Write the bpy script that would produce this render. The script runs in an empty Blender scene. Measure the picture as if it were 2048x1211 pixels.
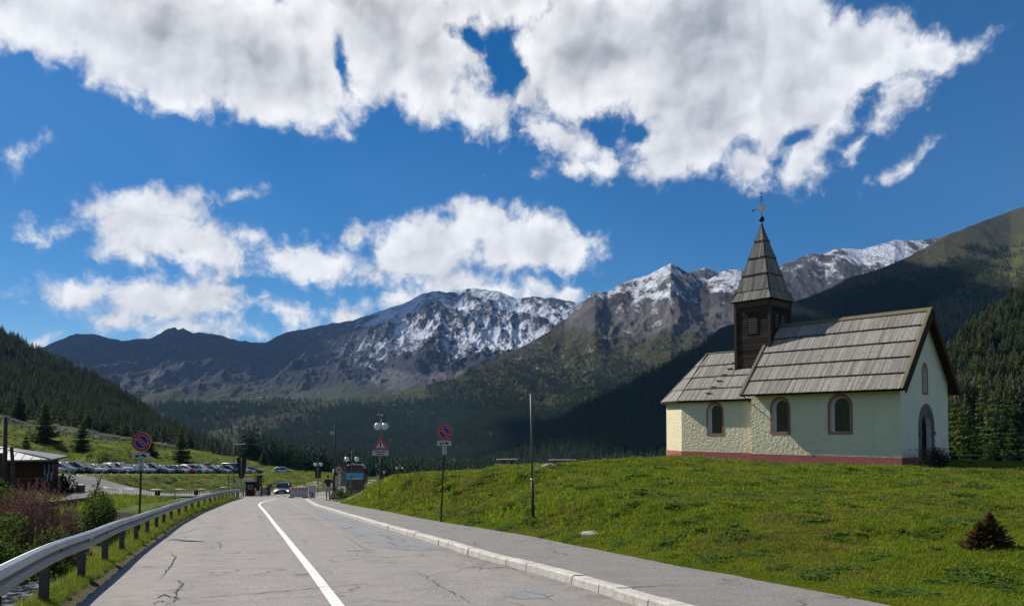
import bpy, bmesh, math, random
import numpy as np
from mathutils import Vector, Matrix, noise as mnoise
from mathutils.geometry import tessellate_polygon
R = math.radians
random.seed(7)
rng = np.random.default_rng(7)
SC = bpy.context.scene
COL = SC.collection
# ------------------------------------------------------------------ camera
EYE = 2.0; F = 1500.0; PITCH = R(2.0); HOR = 856.0
PPV = HOR - F * math.tan(PITCH)
cam_d = bpy.data.cameras.new("camera"); cam = bpy.data.objects.new("camera", cam_d)
COL.objects.link(cam); SC.camera = cam
cam.location = (0, 0, EYE); cam.rotation_euler = (R(90) + PITCH, 0, 0)
cam_d.sensor_width = 36; cam_d.lens = F / 2048 * 36
cam_d.shift_y = (PPV - 605.5) / 2048
cam_d.clip_start = 0.1; cam_d.clip_end = 40000
# ------------------------------------------------------------------ light
SUN_EL = R(40); SUN_AZ = math.atan2(-.770, .638)          # azimuth from +Y, towards +X
sund = bpy.data.lights.new("sun", 'SUN'); sun = bpy.data.objects.new("sun", sund); COL.objects.link(sun)
sund.energy = 5.0; sund.angle = R(0.5); sund.color = (1, .94, .84)
Ldir = Vector((-math.sin(SUN_AZ) * math.cos(SUN_EL), -math.cos(SUN_AZ) * math.cos(SUN_EL), -math.sin(SUN_EL)))
sun.rotation_euler = Ldir.to_track_quat('-Z', 'Y').to_euler(); sun.location = (-40, 30, 60)
SC.view_settings.view_transform = 'Standard'; SC.view_settings.look = 'None'
SC.view_settings.exposure = 0.52; SC.view_settings.gamma = 1
SC.render.engine = 'CYCLES'
cy = SC.cycles
cy.use_denoising = True; cy.max_bounces = 5; cy.diffuse_bounces = 2; cy.glossy_bounces = 2
cy.transmission_bounces = 3; cy.transparent_max_bounces = 6; cy.volume_bounces = 0
cy.caustics_reflective = False; cy.caustics_refractive = False
# ------------------------------------------------------------------ node helpers
class NT:
    def __init__(s, tree):
        s.t = tree; s.n = tree.nodes; s.l = tree.links
    def new(s, typ, **kw):
        nd = s.n.new(typ)
        for k, v in kw.items():
            if k.startswith('i_'):
                key = k[2:]
                key = int(key) if key.isdigit() else key.replace('_', ' ')
                s.set(nd.inputs[key], v)
            else: setattr(nd, k, v)
        return nd
    def set(s, sock, v):
        if isinstance(v, bpy.types.NodeSocket): s.l.new(v, sock)
        elif isinstance(v, bpy.types.Node): s.l.new(v.outputs[0], sock)
        else: sock.default_value = v
    def math(s, op, a, b=0.0, c=None, clamp=False):
        nd = s.n.new('ShaderNodeMath'); nd.operation = op; nd.use_clamp = clamp
        s.set(nd.inputs[0], a); s.set(nd.inputs[1], b)
        if c is not None: s.set(nd.inputs[2], c)
        return nd.outputs[0]
    def noise(s, vec, scale, detail=4, rough=.55, dist=0.0, dim='3D'):
        nd = s.n.new('ShaderNodeTexNoise'); nd.noise_dimensions = dim
        if vec is not None: s.set(nd.inputs['Vector'], vec)
        nd.inputs['Scale'].default_value = scale; nd.inputs['Detail'].default_value = detail
        nd.inputs['Roughness'].default_value = rough; nd.inputs['Distortion'].default_value = dist
        return nd.outputs[0]
    def ramp(s, fac, stops, interp='LINEAR'):
        nd = s.n.new('ShaderNodeValToRGB'); nd.color_ramp.interpolation = interp
        e = nd.color_ramp.elements
        while len(e) < len(stops): e.new(.5)
        for el, (p, c) in zip(e, stops):
            el.position = p; el.color = (c, c, c, 1) if isinstance(c, (int, float)) else (*c[:3], 1)
        s.set(nd.inputs[0], fac); return nd.outputs[0]
    def mix(s, fac, a, b, blend='MIX'):
        nd = s.n.new('ShaderNodeMix'); nd.data_type = 'RGBA'; nd.blend_type = blend
        s.set(nd.inputs[0], fac)
        for k, v in ((6, a), (7, b)):
            s.set(nd.inputs[k], (*v, 1) if isinstance(v, tuple) and len(v) == 3 else v)
        return nd.outputs[2]
    def mapr(s, v, a, b, c=0.0, d=1.0, smooth=False):
        nd = s.n.new('ShaderNodeMapRange')
        if smooth: nd.interpolation_type = 'SMOOTHSTEP'
        s.set(nd.inputs[0], v)
        for k, x in zip((1, 2, 3, 4), (a, b, c, d)): s.set(nd.inputs[k], x)
        return nd.outputs[0]
    def mapping(s, vec, scale=(1, 1, 1), loc=(0, 0, 0), rot=(0, 0, 0), typ='POINT'):
        nd = s.n.new('ShaderNodeMapping'); nd.vector_type = typ
        s.set(nd.inputs[0], vec); nd.inputs['Location'].default_value = loc
        nd.inputs['Rotation'].default_value = rot; nd.inputs['Scale'].default_value = scale
        return nd.outputs[0]
    def attr(s, name, out=2):
        nd = s.n.new('ShaderNodeAttribute'); nd.attribute_name = name; return nd.outputs[out]
    def bump(s, h, strength, dist):
        nd = s.n.new('ShaderNodeBump'); nd.inputs['Strength'].default_value = strength
        nd.inputs['Distance'].default_value = dist; s.set(nd.inputs['Height'], h); return nd.outputs[0]

def material(name):
    m = bpy.data.materials.new(name); m.use_nodes = True
    t = NT(m.node_tree); b = m.node_tree.nodes['Principled BSDF']
    return m, t, b
def principled(name, col, rough=.7, metal=0.0, spec=.3, vary=.12, vscale=6.0, bump=0.0, bscale=40, bdist=.01, coat=0.0):
    m, t, b = material(name)
    co = t.new('ShaderNodeTexCoord').outputs['Object']
    n = t.noise(co, vscale, 5, .6)
    c1 = tuple(x * (1 - vary) for x in col); c2 = tuple(min(1, x * (1 + vary)) for x in col)
    t.set(b.inputs['Base Color'], t.ramp(n, [(.3, c1), (.7, c2)]))
    b.inputs['Roughness'].default_value = rough; b.inputs['Metallic'].default_value = metal
    b.inputs['Specular IOR Level'].default_value = spec; b.inputs['Coat Weight'].default_value = coat
    if bump: t.set(b.inputs['Normal'], t.bump(t.noise(co, bscale, 4), bump, bdist))
    return m
# ------------------------------------------------------------------ world: sky + clouds
def az_el(u, v):
    x = u - 1024; c = PPV - v
    y = F * math.cos(PITCH) - c * math.sin(PITCH); z = F * math.sin(PITCH) + c * math.cos(PITCH)
    return math.atan2(x, y), math.atan2(z, math.hypot(x, y))
# cloud puffs by direction: centre, half width, half height (in 1/1500 rad), tilt in degrees
PUFFS = [  # upper bank
 (60,-10,170,95,-12),(300,60,230,135,12),(520,110,230,120,18),(640,170,75,75,50),(760,70,240,125,5),(860,170,90,80,35),
 (1010,-20,260,70,0),(960,225,75,55,20),(1060,160,60,80,-10),(1190,100,190,130,-15),(1130,290,110,40,20),
 (1190,335,130,26,0),(1330,310,80,50,-35),(1420,80,260,170,0),(1420,240,190,95,-25),(1600,180,160,110,-35),(1700,110,130,80,0),(1850,110,95,48,5),
 (1800,190,60,50,-50),(1500,330,55,50,60),(1610,330,70,45,-40),(1705,290,16,50,30),(1935,92,50,12,-15),(1800,335,62,14,-25),
 # left wisps
 (25,310,34,16,-30),(80,275,28,10,-10),
 # mid-left
 (60,465,36,22,0),(130,460,50,16,-10),(290,440,130,72,-8),(400,490,130,55,15),(470,392,50,18,-20),(340,410,60,35,0),(250,500,75,40,15),(500,475,60,25,15),
 # low-left
 (160,590,90,34,-5),(300,600,120,52,0),(410,590,95,48,0),(240,640,120,30,10),(400,650,90,35,0),(75,685,45,13,-8),(520,670,55,14,0),
 # middle
 (630,528,135,45,5),(560,612,80,24,10),(690,625,110,28,-10),(800,600,90,30,-8),
 (730,470,60,26,-20),(850,500,130,75,-15),(960,450,110,62,0),(1080,488,140,66,10),(900,560,170,40,0),(990,590,140,35,0),(1130,590,90,28,8),
 (1010,500,110,55,0),(850,545,90,30,0)]
HOLES = [(1272,264,30,20,5),(1012,145,44,46,40),(955,82,34,18,10),(690,135,10,40,-20),(1600,275,34,14,-15),(500,562,60,12,0),(600,568,50,8,-8),(1030,175,20,14,0)]
def build_world():
    w = bpy.data.worlds.new("World"); SC.world = w; w.use_nodes = True
    t = NT(w.node_tree); w.node_tree.nodes.clear()
    out = t.new('ShaderNodeOutputWorld'); bg = t.new('ShaderNodeBackground')
    sky = t.new('ShaderNodeTexSky', sky_type='NISHITA', sun_disc=False, sun_elevation=SUN_EL,
                sun_rotation=SUN_AZ % (2 * math.pi), altitude=1900, air_density=1.0, dust_density=0.25, ozone_density=3.0)
    g = t.new('ShaderNodeTexCoord').outputs['Generated']
    sep = t.new('ShaderNodeSeparateXYZ', i_0=g)
    x, y, z = sep.outputs
    az = t.math('ARCTAN2', x, y); el = t.math('ARCSINE', z, 0)
    q = t.new('ShaderNodeCombineXYZ', i_0=az, i_1=el).outputs[0]
    k = 1500.0
    q = t.new('ShaderNodeVectorMath', operation='SCALE', i_0=q, i_Scale=k / 100.0).outputs[0]   # 1 unit = 100 px-ish
    # domain warp
    wn = t.new('ShaderNodeTexNoise', i_Vector=q); wn.inputs['Scale'].default_value = 1.3; wn.inputs['Detail'].default_value = 3
    wv = t.new('ShaderNodeVectorMath', operation='SUBTRACT', i_0=wn.outputs['Color'], i_1=(.5, .5, .5)).outputs[0]
    wv = t.new('ShaderNodeVectorMath', operation='SCALE', i_0=wv, i_Scale=.55).outputs[0]
    qw = t.new('ShaderNodeVectorMath', operation='ADD', i_0=q, i_1=wv).outputs[0]
    def blob(b):
        u, v, a, c, rot = b
        A, E = az_el(u, v)
        sa = math.cos(A) ; 
        m = t.mapping(qw, loc=(A * k / 100, E * k / 100, 0), rot=(0, 0, R(-rot)), scale=(a / 100 * sa, c / 100 * .95, 1), typ='TEXTURE')
        ln = t.new('ShaderNodeVectorMath', operation='LENGTH', i_0=m).outputs['Value']
        return t.math('MULTIPLY_ADD', ln, -min(a, c) / 100, min(a, c) / 100)
    f = None
    for b in PUFFS:
        o = blob(b)
        if f is None: f = o
        else:
            nd = t.n.new('ShaderNodeMath'); nd.operation = 'SMOOTH_MAX'
            t.set(nd.inputs[0], f); t.set(nd.inputs[1], o); nd.inputs[2].default_value = .18; f = nd.outputs[0]
    for b in HOLES:
        o = t.math('MULTIPLY_ADD', blob(b), -1.9, .10)
        nd = t.n.new('ShaderNodeMath'); nd.operation = 'SMOOTH_MIN'
        t.set(nd.inputs[0], f); t.set(nd.inputs[1], o); nd.inputs[2].default_value = .12; f = nd.outputs[0]
    def vor(scale, det, rough=.55):
        nd = t.n.new('ShaderNodeTexVoronoi'); nd.feature = 'SMOOTH_F1'; nd.normalize = True; t.set(nd.inputs['Vector'], q3)
        nd.inputs['Scale'].default_value = scale; nd.inputs['Detail'].default_value = det; nd.inputs['Roughness'].default_value = rough; nd.inputs['Smoothness'].default_value = .35
        return nd.outputs['Distance']
    q3 = t.new('ShaderNodeVectorMath', operation='ADD', i_0=q, i_1=t.new('ShaderNodeVectorMath', operation='SCALE', i_0=wv, i_Scale=.35).outputs[0]).outputs[0]
    vb = vor(2.3, 3.0)
    n1 = t.noise(qw, 2.0, 11, .68, 0); n2 = t.noise(q, .9, 6, .6)
    # far from the traced directions (behind the viewer) plain broken cloud
    behind = t.mapr(y, .25, .0)
    f2 = t.math('MULTIPLY_ADD', n2, 3.0, -1.6)
    f = t.math('ADD', t.math('MULTIPLY', f, t.math('SUBTRACT', 1, behind)), t.math('MULTIPLY', f2, behind))
    d = t.math('ADD', t.math('MULTIPLY', f, 1.35), t.math('ADD', t.math('MULTIPLY_ADD', n1, 1.15, -.52), t.math('MULTIPLY_ADD', vb, -.95, .21)))
    cov = t.mapr(d, -.10, .40, 0, 1, True)
    # lit towards the sun, grey where thick
    def lit(scale, det, off, k, dist=.2):
        q2 = t.new('ShaderNodeVectorMath', operation='ADD', i_0=qw, i_1=(-.62 * off, .78 * off, 0)).outputs[0]
        a = t.noise(qw, scale, det, .58, dist); b_ = t.noise(q2, scale, det, .58, dist)
        return t.math('MULTIPLY', t.math('SUBTRACT', a, b_), k)
    l = t.math('ADD', t.math('ADD', lit(.7, 2, .40, 1.5, 0), lit(2.6, 5, .09, .45, 0)), t.math('MULTIPLY', t.math('MULTIPLY_ADD', vb, -.75, .26), t.mapr(f, .2, 1.0, 1, .3)))
    n3 = t.noise(qw, .8, 5, .55, .2)
    thick = t.mapr(t.math('ADD', f, t.math('MULTIPLY_ADD', n3, 1.4, -.7)), .25, 1.5)
    base = t.math('MULTIPLY_ADD', thick, -.50, .86)
    val = t.math('ADD', base, t.math('MULTIPLY', l, .62))
    thin = t.mapr(d, -.1, .5)
    val = t.math('MULTIPLY', val, t.math('MULTIPLY_ADD', thin, .22, .80))
    ccol = t.ramp(val, [(.18, (.20, .215, .24)), (.45, (.35, .36, .385)), (.68, (.54, .55, .57)), (.85, (.67, .675, .68)), (1, (.78, .78, .78))])
    ray = t.mapr(el, 0.0, .6)
    skyc = t.new('ShaderNodeVectorMath', operation='SCALE', i_0=sky.outputs[0], i_Scale=.063).outputs[0]
    hs = t.new('ShaderNodeHueSaturation', i_Saturation=1.42, i_Value=.95, i_Color=skyc)
    hs.inputs['Hue'].default_value = .5
    col = t.mix(cov, hs.outputs[0], ccol)
    t.set(bg.inputs[0], col); bg.inputs[1].default_value = 1.0
    t.l.new(bg.outputs[0], out.inputs[0])
    w.cycles.sampling_method = 'MANUAL'; w.cycles.sample_map_resolution = 512
build_world()
# ------------------------------------------------------------------ picture -> world
def P(u, v, Y):
    c = PPV - v
    y = F * math.cos(PITCH) - c * math.sin(PITCH); z = F * math.sin(PITCH) + c * math.cos(PITCH)
    k = Y / y
    return Vector(((u - 1024) * k, Y, EYE + z * k))
def Pn(u, v, Y):
    u, v, Y = np.broadcast_arrays(*[np.asarray(a, float) for a in (u, v, Y)])
    c = PPV - v
    y = F * math.cos(PITCH) - c * math.sin(PITCH); z = F * math.sin(PITCH) + c * math.cos(PITCH)
    k = Y / y
    return (u - 1024) * k, Y, EYE + z * k
# ------------------------------------------------------------------ numpy noise
_perm = rng.permutation(256); _perm = np.concatenate([_perm, _perm, _perm])
_ang = rng.random(256) * 2 * np.pi; _gx, _gy = np.cos(_ang), np.sin(_ang)
def perlin(x, y):
    xi = np.floor(x).astype(int); yi = np.floor(y).astype(int); xf = x - xi; yf = y - yi
    xi &= 255; yi &= 255
    u = xf * xf * xf * (xf * (xf * 6 - 15) + 10); v = yf * yf * yf * (yf * (yf * 6 - 15) + 10)
    def g(ix, iy, dx, dy):
        h = _perm[_perm[ix & 255] + (iy & 255)] & 255
        return _gx[h] * dx + _gy[h] * dy
    a = g(xi, yi, xf, yf); b = g(xi + 1, yi, xf - 1, yf); c = g(xi, yi + 1, xf, yf - 1); d = g(xi + 1, yi + 1, xf - 1, yf - 1)
    return (a + u * (b - a) + v * ((c + u * (d - c)) - (a + u * (b - a)))) * 1.5
def fbm(x, y, oct=5, lac=2.03, gain=.5, off=0.0):
    s = 0; a = 1; n = 0
    for i in range(oct):
        s = s + a * perlin(x + 17.3 * i + off, y + 9.1 * i - off); n += a; a *= gain; x = x * lac; y = y * lac
    return s / n
def ridged(x, y, oct=6, lac=2.07, gain=.52, off=0.0):
    s = 0; a = 1; n = 0; w = 1.0
    for i in range(oct):
        r = 1 - np.abs(perlin(x + 13.7 * i + off, y + 5.3 * i + off)) * 1.3
        r = r * r; s = s + a * r * w; w = np.clip(r * 1.4, 0, 1); n += a; a *= gain; x = x * lac; y = y * lac
    return s / n
def sstep(a, b, x):
    t = np.clip((x - a) / (b - a), 0, 1); return t * t * (3 - 2 * t)
# ------------------------------------------------------------------ mesh helpers
def tag(o, label=None, cat=None, group=None, kind=None):
    if label: o['label'] = label
    if cat: o['category'] = cat
    if group: o['group'] = group
    if kind: o['kind'] = kind
    return o
def struct(o, label=None): return tag(o, label, None, None, 'structure')
def empty(name, loc=(0, 0, 0), rz=0.0, label=None, cat=None, group=None):
    o = bpy.data.objects.new(name, None); COL.objects.link(o); o.location = loc; o.rotation_euler = (0, 0, rz)
    o.empty_display_size = .2
    return tag(o, label, cat, group)
def grid_mesh(name, X, Y, Z, mats, smooth=True, attrs=None, link=True):
    n, m = X.shape
    co = np.stack([X, Y, Z], -1).reshape(-1, 3).astype(np.float32)
    idx = np.arange(n * m).reshape(n, m)
    q = np.stack([idx[:-1, :-1], idx[:-1, 1:], idx[1:, 1:], idx[1:, :-1]], -1).reshape(-1, 4)
    me = bpy.data.meshes.new(name)
    me.vertices.add(len(co)); me.vertices.foreach_set('co', co.ravel())
    me.loops.add(q.size); me.loops.foreach_set('vertex_index', q.ravel().astype(np.int32))
    me.polygons.add(len(q)); me.polygons.foreach_set('loop_start', np.arange(0, q.size, 4, dtype=np.int32))
    me.polygons.foreach_set('loop_total', np.full(len(q), 4, dtype=np.int32))
    me.update(); me.validate()
    me.polygons.foreach_set('use_smooth', np.full(len(me.polygons), smooth))
    for k, a in (attrs or {}).items():
        at = me.attributes.new(k, 'FLOAT', 'POINT'); at.data.foreach_set('value', np.asarray(a, np.float32).ravel())
    for mt in (mats if isinstance(mats, (list, tuple)) else [mats]): me.materials.append(mt)
    o = bpy.data.objects.new(name, me)
    if link: COL.objects.link(o)
    return o
class MB:
    """collects shapes into one mesh"""
    def __init__(s): s.v = []; s.f = []; s.mi = []; s.sm = []
    def add(s, vs, fs, mi=0, sm=False):
        b = len(s.v); s.v.extend([tuple(x) for x in vs]); s.f.extend([tuple(i + b for i in f) for f in fs])
        s.mi.extend([mi] * len(fs)); s.sm.extend([sm] * len(fs)); return s
    def box(s, c, size, mi=0, rz=0.0, M=None):
        hx, hy, hz = [q / 2 for q in size]
        vs = [Vector((x * hx, y * hy, z * hz)) for x in (-1, 1) for y in (-1, 1) for z in (-1, 1)]
        T = Matrix.Translation(c) @ (M if M else Matrix.Rotation(rz, 4, 'Z'))
        vs = [T @ v for v in vs]
        return s.add(vs, [(0, 1, 3, 2), (4, 6, 7, 5), (0, 4, 5, 1), (2, 3, 7, 6), (0, 2, 6, 4), (1, 5, 7, 3)], mi)
    def frame_box(s, O, ax, ay, az, mi=0):
        """box spanned by three edge vectors from corner O"""
        O = Vector(O); ax, ay, az = Vector(ax), Vector(ay), Vector(az)
        vs = [O + ax * i + ay * j + az * k for i in (0, 1) for j in (0, 1) for k in (0, 1)]
        return s.add(vs, [(0, 1, 3, 2), (4, 6, 7, 5), (0, 4, 5, 1), (2, 3, 7, 6), (0, 2, 6, 4), (1, 5, 7, 3)], mi)
    def tube(s, pts, r, n=8, mi=0, sm=True, cap=True):
        pts = [Vector(p) for p in pts]; rs = r if isinstance(r, (list, tuple)) else [r] * len(pts)
        rings = []; up = None
        for i, p in enumerate(pts):
            d = (pts[min(i + 1, len(pts) - 1)] - pts[max(i - 1, 0)]).normalized()
            if up is None: up = Vector((0, 0, 1)) if abs(d.z) < .9 else Vector((1, 0, 0))
            a = d.cross(up).normalized(); b = a.cross(d).normalized(); up = b
            rings.append([p + (a * math.cos(2 * math.pi * k / n) + b * math.sin(2 * math.pi * k / n)) * rs[i] for k in range(n)])
        vs = [v for r_ in rings for v in r_]; fs = []
        for i in range(len(pts) - 1):
            for k in range(n): fs.append((i * n + k, i * n + (k + 1) % n, (i + 1) * n + (k + 1) % n, (i + 1) * n + k))
        s.add(vs, fs, mi, sm)
        if cap: 
            b = len(s.v) - len(vs)
            s.f.append(tuple(b + k for k in range(n))[::-1]); s.f.append(tuple(b + (len(pts) - 1) * n + k for k in range(n)))
            s.mi += [mi, mi]; s.sm += [False, False]
        return s
    def lathe(s, prof, n=16, c=(0, 0, 0), mi=0, sm=True):
        c = Vector(c); vs = []; fs = []
        for r_, z in prof: vs += [c + Vector((r_ * math.cos(2 * math.pi * k / n), r_ * math.sin(2 * math.pi * k / n), z)) for k in range(n)]
        for i in range(len(prof) - 1):
            for k in range(n): fs.append((i * n + k, i * n + (k + 1) % n, (i + 1) * n + (k + 1) % n, (i + 1) * n + k))
        return s.add(vs, fs, mi, sm)
    def sphere(s, c, r, n=16, mi=0, sc=(1, 1, 1)):
        prof = [(max(1e-4, math.sin(math.pi * i / n)), -math.cos(math.pi * i / n)) for i in range(n + 1)]
        b = len(s.v); s.lathe(prof, n * 2, (0, 0, 0), mi)
        c = Vector(c)
        for i in range(b, len(s.v)):
            v = s.v[i]; s.v[i] = (c.x + v[0] * r * sc[0], c.y + v[1] * r * sc[1], c.z + v[2] * r * sc[2])
        return s
    def prism(s, poly, O, ax, ay, az, depth, mi=0):
        """2-D outline (in ax, ay) pushed along az by depth"""
        O = Vector(O); ax, ay, az = Vector(ax), Vector(ay), Vector(az); n = len(poly)
        vs = [O + ax * p[0] + ay * p[1] for p in poly] + [O + ax * p[0] + ay * p[1] + az * depth for p in poly]
        fs = [tuple(range(n))[::-1], tuple(range(n, 2 * n))] + [(i, (i + 1) % n, n + (i + 1) % n, n + i) for i in range(n)]
        return s.add(vs, fs, mi)
    def mesh(s, name, mats):
        me = bpy.data.meshes.new(name); me.from_pydata(s.v, [], s.f); 
        for m in (mats if isinstance(mats, (list, tuple)) else [mats]): me.materials.append(m)
        me.polygons.foreach_set('material_index', s.mi); me.polygons.foreach_set('use_smooth', s.sm); me.update()
        return me
    def build(s, name, mats, parent=None, link=True, loc=None, fixn=False):
        me = s.mesh(name, mats)
        if fixn:
            bm = bmesh.new(); bm.from_mesh(me); bmesh.ops.recalc_face_normals(bm, faces=bm.faces); bm.to_mesh(me); bm.free()
        o = bpy.data.objects.new(name, me)
        if link: COL.objects.link(o)
        if parent: o.parent = parent
        if loc is not None: o.location = loc
        return o
def copy_tree(o, parent=None):
    c = o.copy(); COL.objects.link(c); c.parent = parent
    for ch in list(o.children): copy_tree(ch, c)
    return c
def scatter(name, pts, rz, sc, ix, protos, tilt=None):
    """one object: a point cloud mesh carrying copies of small meshes (ground cover, far woods)"""
    pts = np.asarray(pts, np.float32); n = len(pts)
    me = bpy.data.meshes.new(name); me.vertices.add(n); me.vertices.foreach_set('co', pts.ravel()); me.update()
    a = me.attributes.new('rz', 'FLOAT_VECTOR', 'POINT')
    rv = np.zeros((n, 3), np.float32); rv[:, 2] = rz
    if tilt is not None: rv[:, :2] = tilt
    a.data.foreach_set('vector', rv.ravel())
    sc = np.asarray(sc, np.float32)
    if sc.ndim == 1: sc = np.stack([sc] * 3, -1)
    a = me.attributes.new('sc', 'FLOAT_VECTOR', 'POINT'); a.data.foreach_set('vector', sc.ravel())
    a = me.attributes.new('ix', 'INT', 'POINT'); a.data.foreach_set('value', np.asarray(ix, np.int32))
    o = bpy.data.objects.new(name, me); COL.objects.link(o)
    for p in protos:
        for mt in p.data.materials:
            if mt.name not in [x.name for x in me.materials]: me.materials.append(mt)
    ng = bpy.data.node_groups.new(name + '_nodes', 'GeometryNodeTree')
    ng.interface.new_socket('Geometry', in_out='INPUT', socket_type='NodeSocketGeometry')
    ng.interface.new_socket('Geometry', in_out='OUTPUT', socket_type='NodeSocketGeometry')
    N = ng.nodes; L = ng.links
    gi = N.new('NodeGroupInput'); go = N.new('NodeGroupOutput'); ip = N.new('GeometryNodeInstanceOnPoints'); jn = N.new('GeometryNodeJoinGeometry')
    for p in reversed(protos):
        oi = N.new('GeometryNodeObjectInfo'); oi.inputs['Object'].default_value = p; oi.inputs['As Instance'].default_value = True
        L.new(oi.outputs['Geometry'], jn.inputs[0])
    def na(nm, ty):
        x = N.new('GeometryNodeInputNamedAttribute'); x.data_type = ty; x.inputs['Name'].default_value = nm; return x.outputs[0]
    L.new(gi.outputs[0], ip.inputs['Points']); L.new(jn.outputs[0], ip.inputs['Instance'])
    ip.inputs['Pick Instance'].default_value = True
    L.new(na('ix', 'INT'), ip.inputs['Instance Index']); L.new(na('rz', 'FLOAT_VECTOR'), ip.inputs['Rotation']); L.new(na('sc', 'FLOAT_VECTOR'), ip.inputs['Scale'])
    L.new(ip.outputs[0], go.inputs[0])
    md = o.modifiers.new('scatter', 'NODES'); md.node_group = ng
    return o
# ================================================================== the lie of the land
_zr = ([-60, -5, 0, 9.45, 20, 30, 52, 68, 84, 100, 125, 170, 300],
       [5.1, .89, .5, -.237, -1.06, -1.8, -3.1, -4.26, -5.56, -6.7, -8.5, -11.3, -19])
def _smooth_road():
    ys = np.arange(-60, 300, .5); z = np.interp(ys, *_zr)
    k = np.hanning(25); k /= k.sum(); zp = np.pad(z, 12, mode='reflect', reflect_type='odd')
    return ys, np.convolve(zp, k, 'valid')
_ry, _rz = _smooth_road()
def zroad(y): return np.interp(y, _ry, _rz)
def on_road(u, v, off=0.0):
    """the point of the road surface seen at a pixel"""
    lo, hi = 3.0, 250.0
    for _ in range(50):
        m = (lo + hi) / 2
        if P(u, v, m).z - (float(zroad(m)) + off) > 0 if False else (float(zroad(m)) + off - P(u, v, m).z) < 0: lo = m
        else: hi = m
    return P(u, v, (lo + hi) / 2)
def trace(px, off=0.0):
    a = sorted([on_road(u, v, off) for u, v in px], key=lambda p: p.y)
    return np.array([[p.x, p.y] for p in a])
KERB_H = .14
eL = trace([(153, 1207), (228, 1150), (270, 1111), (320, 1075), (359, 1047), (400, 1025), (440, 1009), (470, 999), (488, 994)])
eR = trace([(609, 1001), (628, 1012), (666, 1024), (737, 1046), (806, 1067), (881, 1090), (970, 1120), (1020, 1132), (1119, 1159), (1208, 1188), (1269, 1210)])
eS = trace([(661, 1000), (699, 1008), (765, 1019), (900, 1044), (1054, 1068), (1194, 1096), (1310, 1120), (1413, 1137), (1515, 1157), (1597, 1172), (1700, 1191), (1800, 1209)], KERB_H)
def extend(e, slope):
    y0 = e[0, 1]; x0 = e[0, 0]
    return np.vstack([[[x0 + slope * (y0 + 60), -60]], [[x0 + slope * (y0 + 0), 0]], e])
eL = extend(eL, .45); eR = extend(eR, .343); eS = extend(eS, .36)
def smooth_edge(e, ymax):
    ys = np.arange(-60, ymax, .25); x = np.interp(ys, e[:, 1], e[:, 0])
    k = np.hanning(21); k /= k.sum(); xp = np.pad(x, 10, mode='reflect', reflect_type='odd')
    return ys, np.convolve(xp, k, 'valid')
_yL, _xL = smooth_edge(eL, 86); _yR, _xR = smooth_edge(eR, 86); _yS, _xS = smooth_edge(eS, 86)
def XL(y): return np.interp(y, _yL, _xL)
def XR(y): return np.interp(y, _yR, _xR)
def XS(y): return np.interp(y, _yS, _xS)
# control points of the open ground (seen pixel + distance), solved as a thin-plate surface
CHB = .08
W2 = Vector((-.647, .762, 0)).normalized(); G2 = Vector((W2.y, -W2.x, 0))
P0 = Vector((19.17, 37.0, 0))
_cp = []
def cp(u, v, Y): p = P(u, v, Y); _cp.append((p.x, p.y, p.z))
def cw(x, y, z): _cp.append((x, y, z))
for a in [(690, 993, 57), (728, 986, 55), (760, 978, 53), (800, 962, 50), (850, 950, 47), (900, 943, 44), (960, 940, 40), (1000, 938, 38), (1060, 939, 37), (1150, 931, 38), (1250, 923, 42), (1330, 917, 45),
          (1500, 1060, 15.5), (1560, 1000, 21), (1700, 1100, 12.6), (1560, 960, 30), (1200, 1000, 24), (1300, 960, 30), (1980, 1102, 13), (1900, 1010, 19), (2048, 1010, 19), (2048, 960, 30), (1100, 1000, 26), (1000, 1000, 28), (900, 990, 36), (900, 1030, 31), (2048, 1180, 10.2), (1850, 1170, 10.6),
          (1920, 940, 35), (2048, 942, 34), (2200, 945, 34), (1950, 945, 48), (2100, 945, 48), (1900, 950, 60), (2048, 950, 62), (2200, 950, 62)]: cp(*a)
for d in (0, 4, 8.3, 13.5, 17):
    for g in (-.5, 3, 6.6):
        q = P0 + W2 * d + G2 * g; cw(q.x, q.y, CHB - (.08 if g < 0 else 0))
for x, y, z in [(8, 70, -2.6), (20, 75, -2.2), (35, 80, -1.5), (0, 75, -4.8), (-8, 75, -5.0), (12, 10, -.05), (20, 8, .1), (30, 12, .3), (40, 25, .4), (50, 50, -.3), (70, 75, -1.0), (90, 110, -2), (60, 110, -4), (30, 120, -5), (10, 110, -7), (10, 150, -10), (30, 170, -11), (60, 180, -10),
                (12, -6, .5), (30, -6, .9), (60, -5, 1.0), (60, 25, .3), (100, 60, 0), (100, 20, 1), (2, 60, -3.3), (12, 58, -1.2), (6, 46, -.45), (-.25, 44, -.8), (2.8, 45.5, -.8), (-3.5, 47, -1.2), (22, 62, -.9), (-4, 62, -3.6)]: cw(x, y, z)
# left: verge, far bank of the stream, plaza, parking terrace, hillside
for y in (0, 8, 14, 20, 26, 32): 
    zz = float(zroad(y))
    cw(float(XL(y)) - 7.2, y, zz - .25); cw(float(XL(y)) - 11, y, zz + .1); cw(float(XL(y)) - 18, y, zz + .4); cw(float(XL(y)) - 32, y, zz + 1.0)
for a in [(60, 1000, 42), (0, 990, 46), (-150, 985, 50), (220, 1010, 44), (330, 1008, 52), (300, 1003, 62), (180, 985, 80), (100, 985, 72), (0, 980, 70), (-150, 960, 75),
          (150, 974, 96), (110, 972, 94), (0, 960, 95), (250, 980, 100), (350, 985, 108), (450, 987, 112), (540, 988, 118), (600, 985, 125), (660, 980, 130), (150, 992, 85), (300, 997, 80), (450, 993, 84), (560, 990.5, 84), (700, 986, 84), (780, 975, 110), (850, 966, 130), (750, 978, 100), (900, 960, 140)]: cp(*a)
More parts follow.
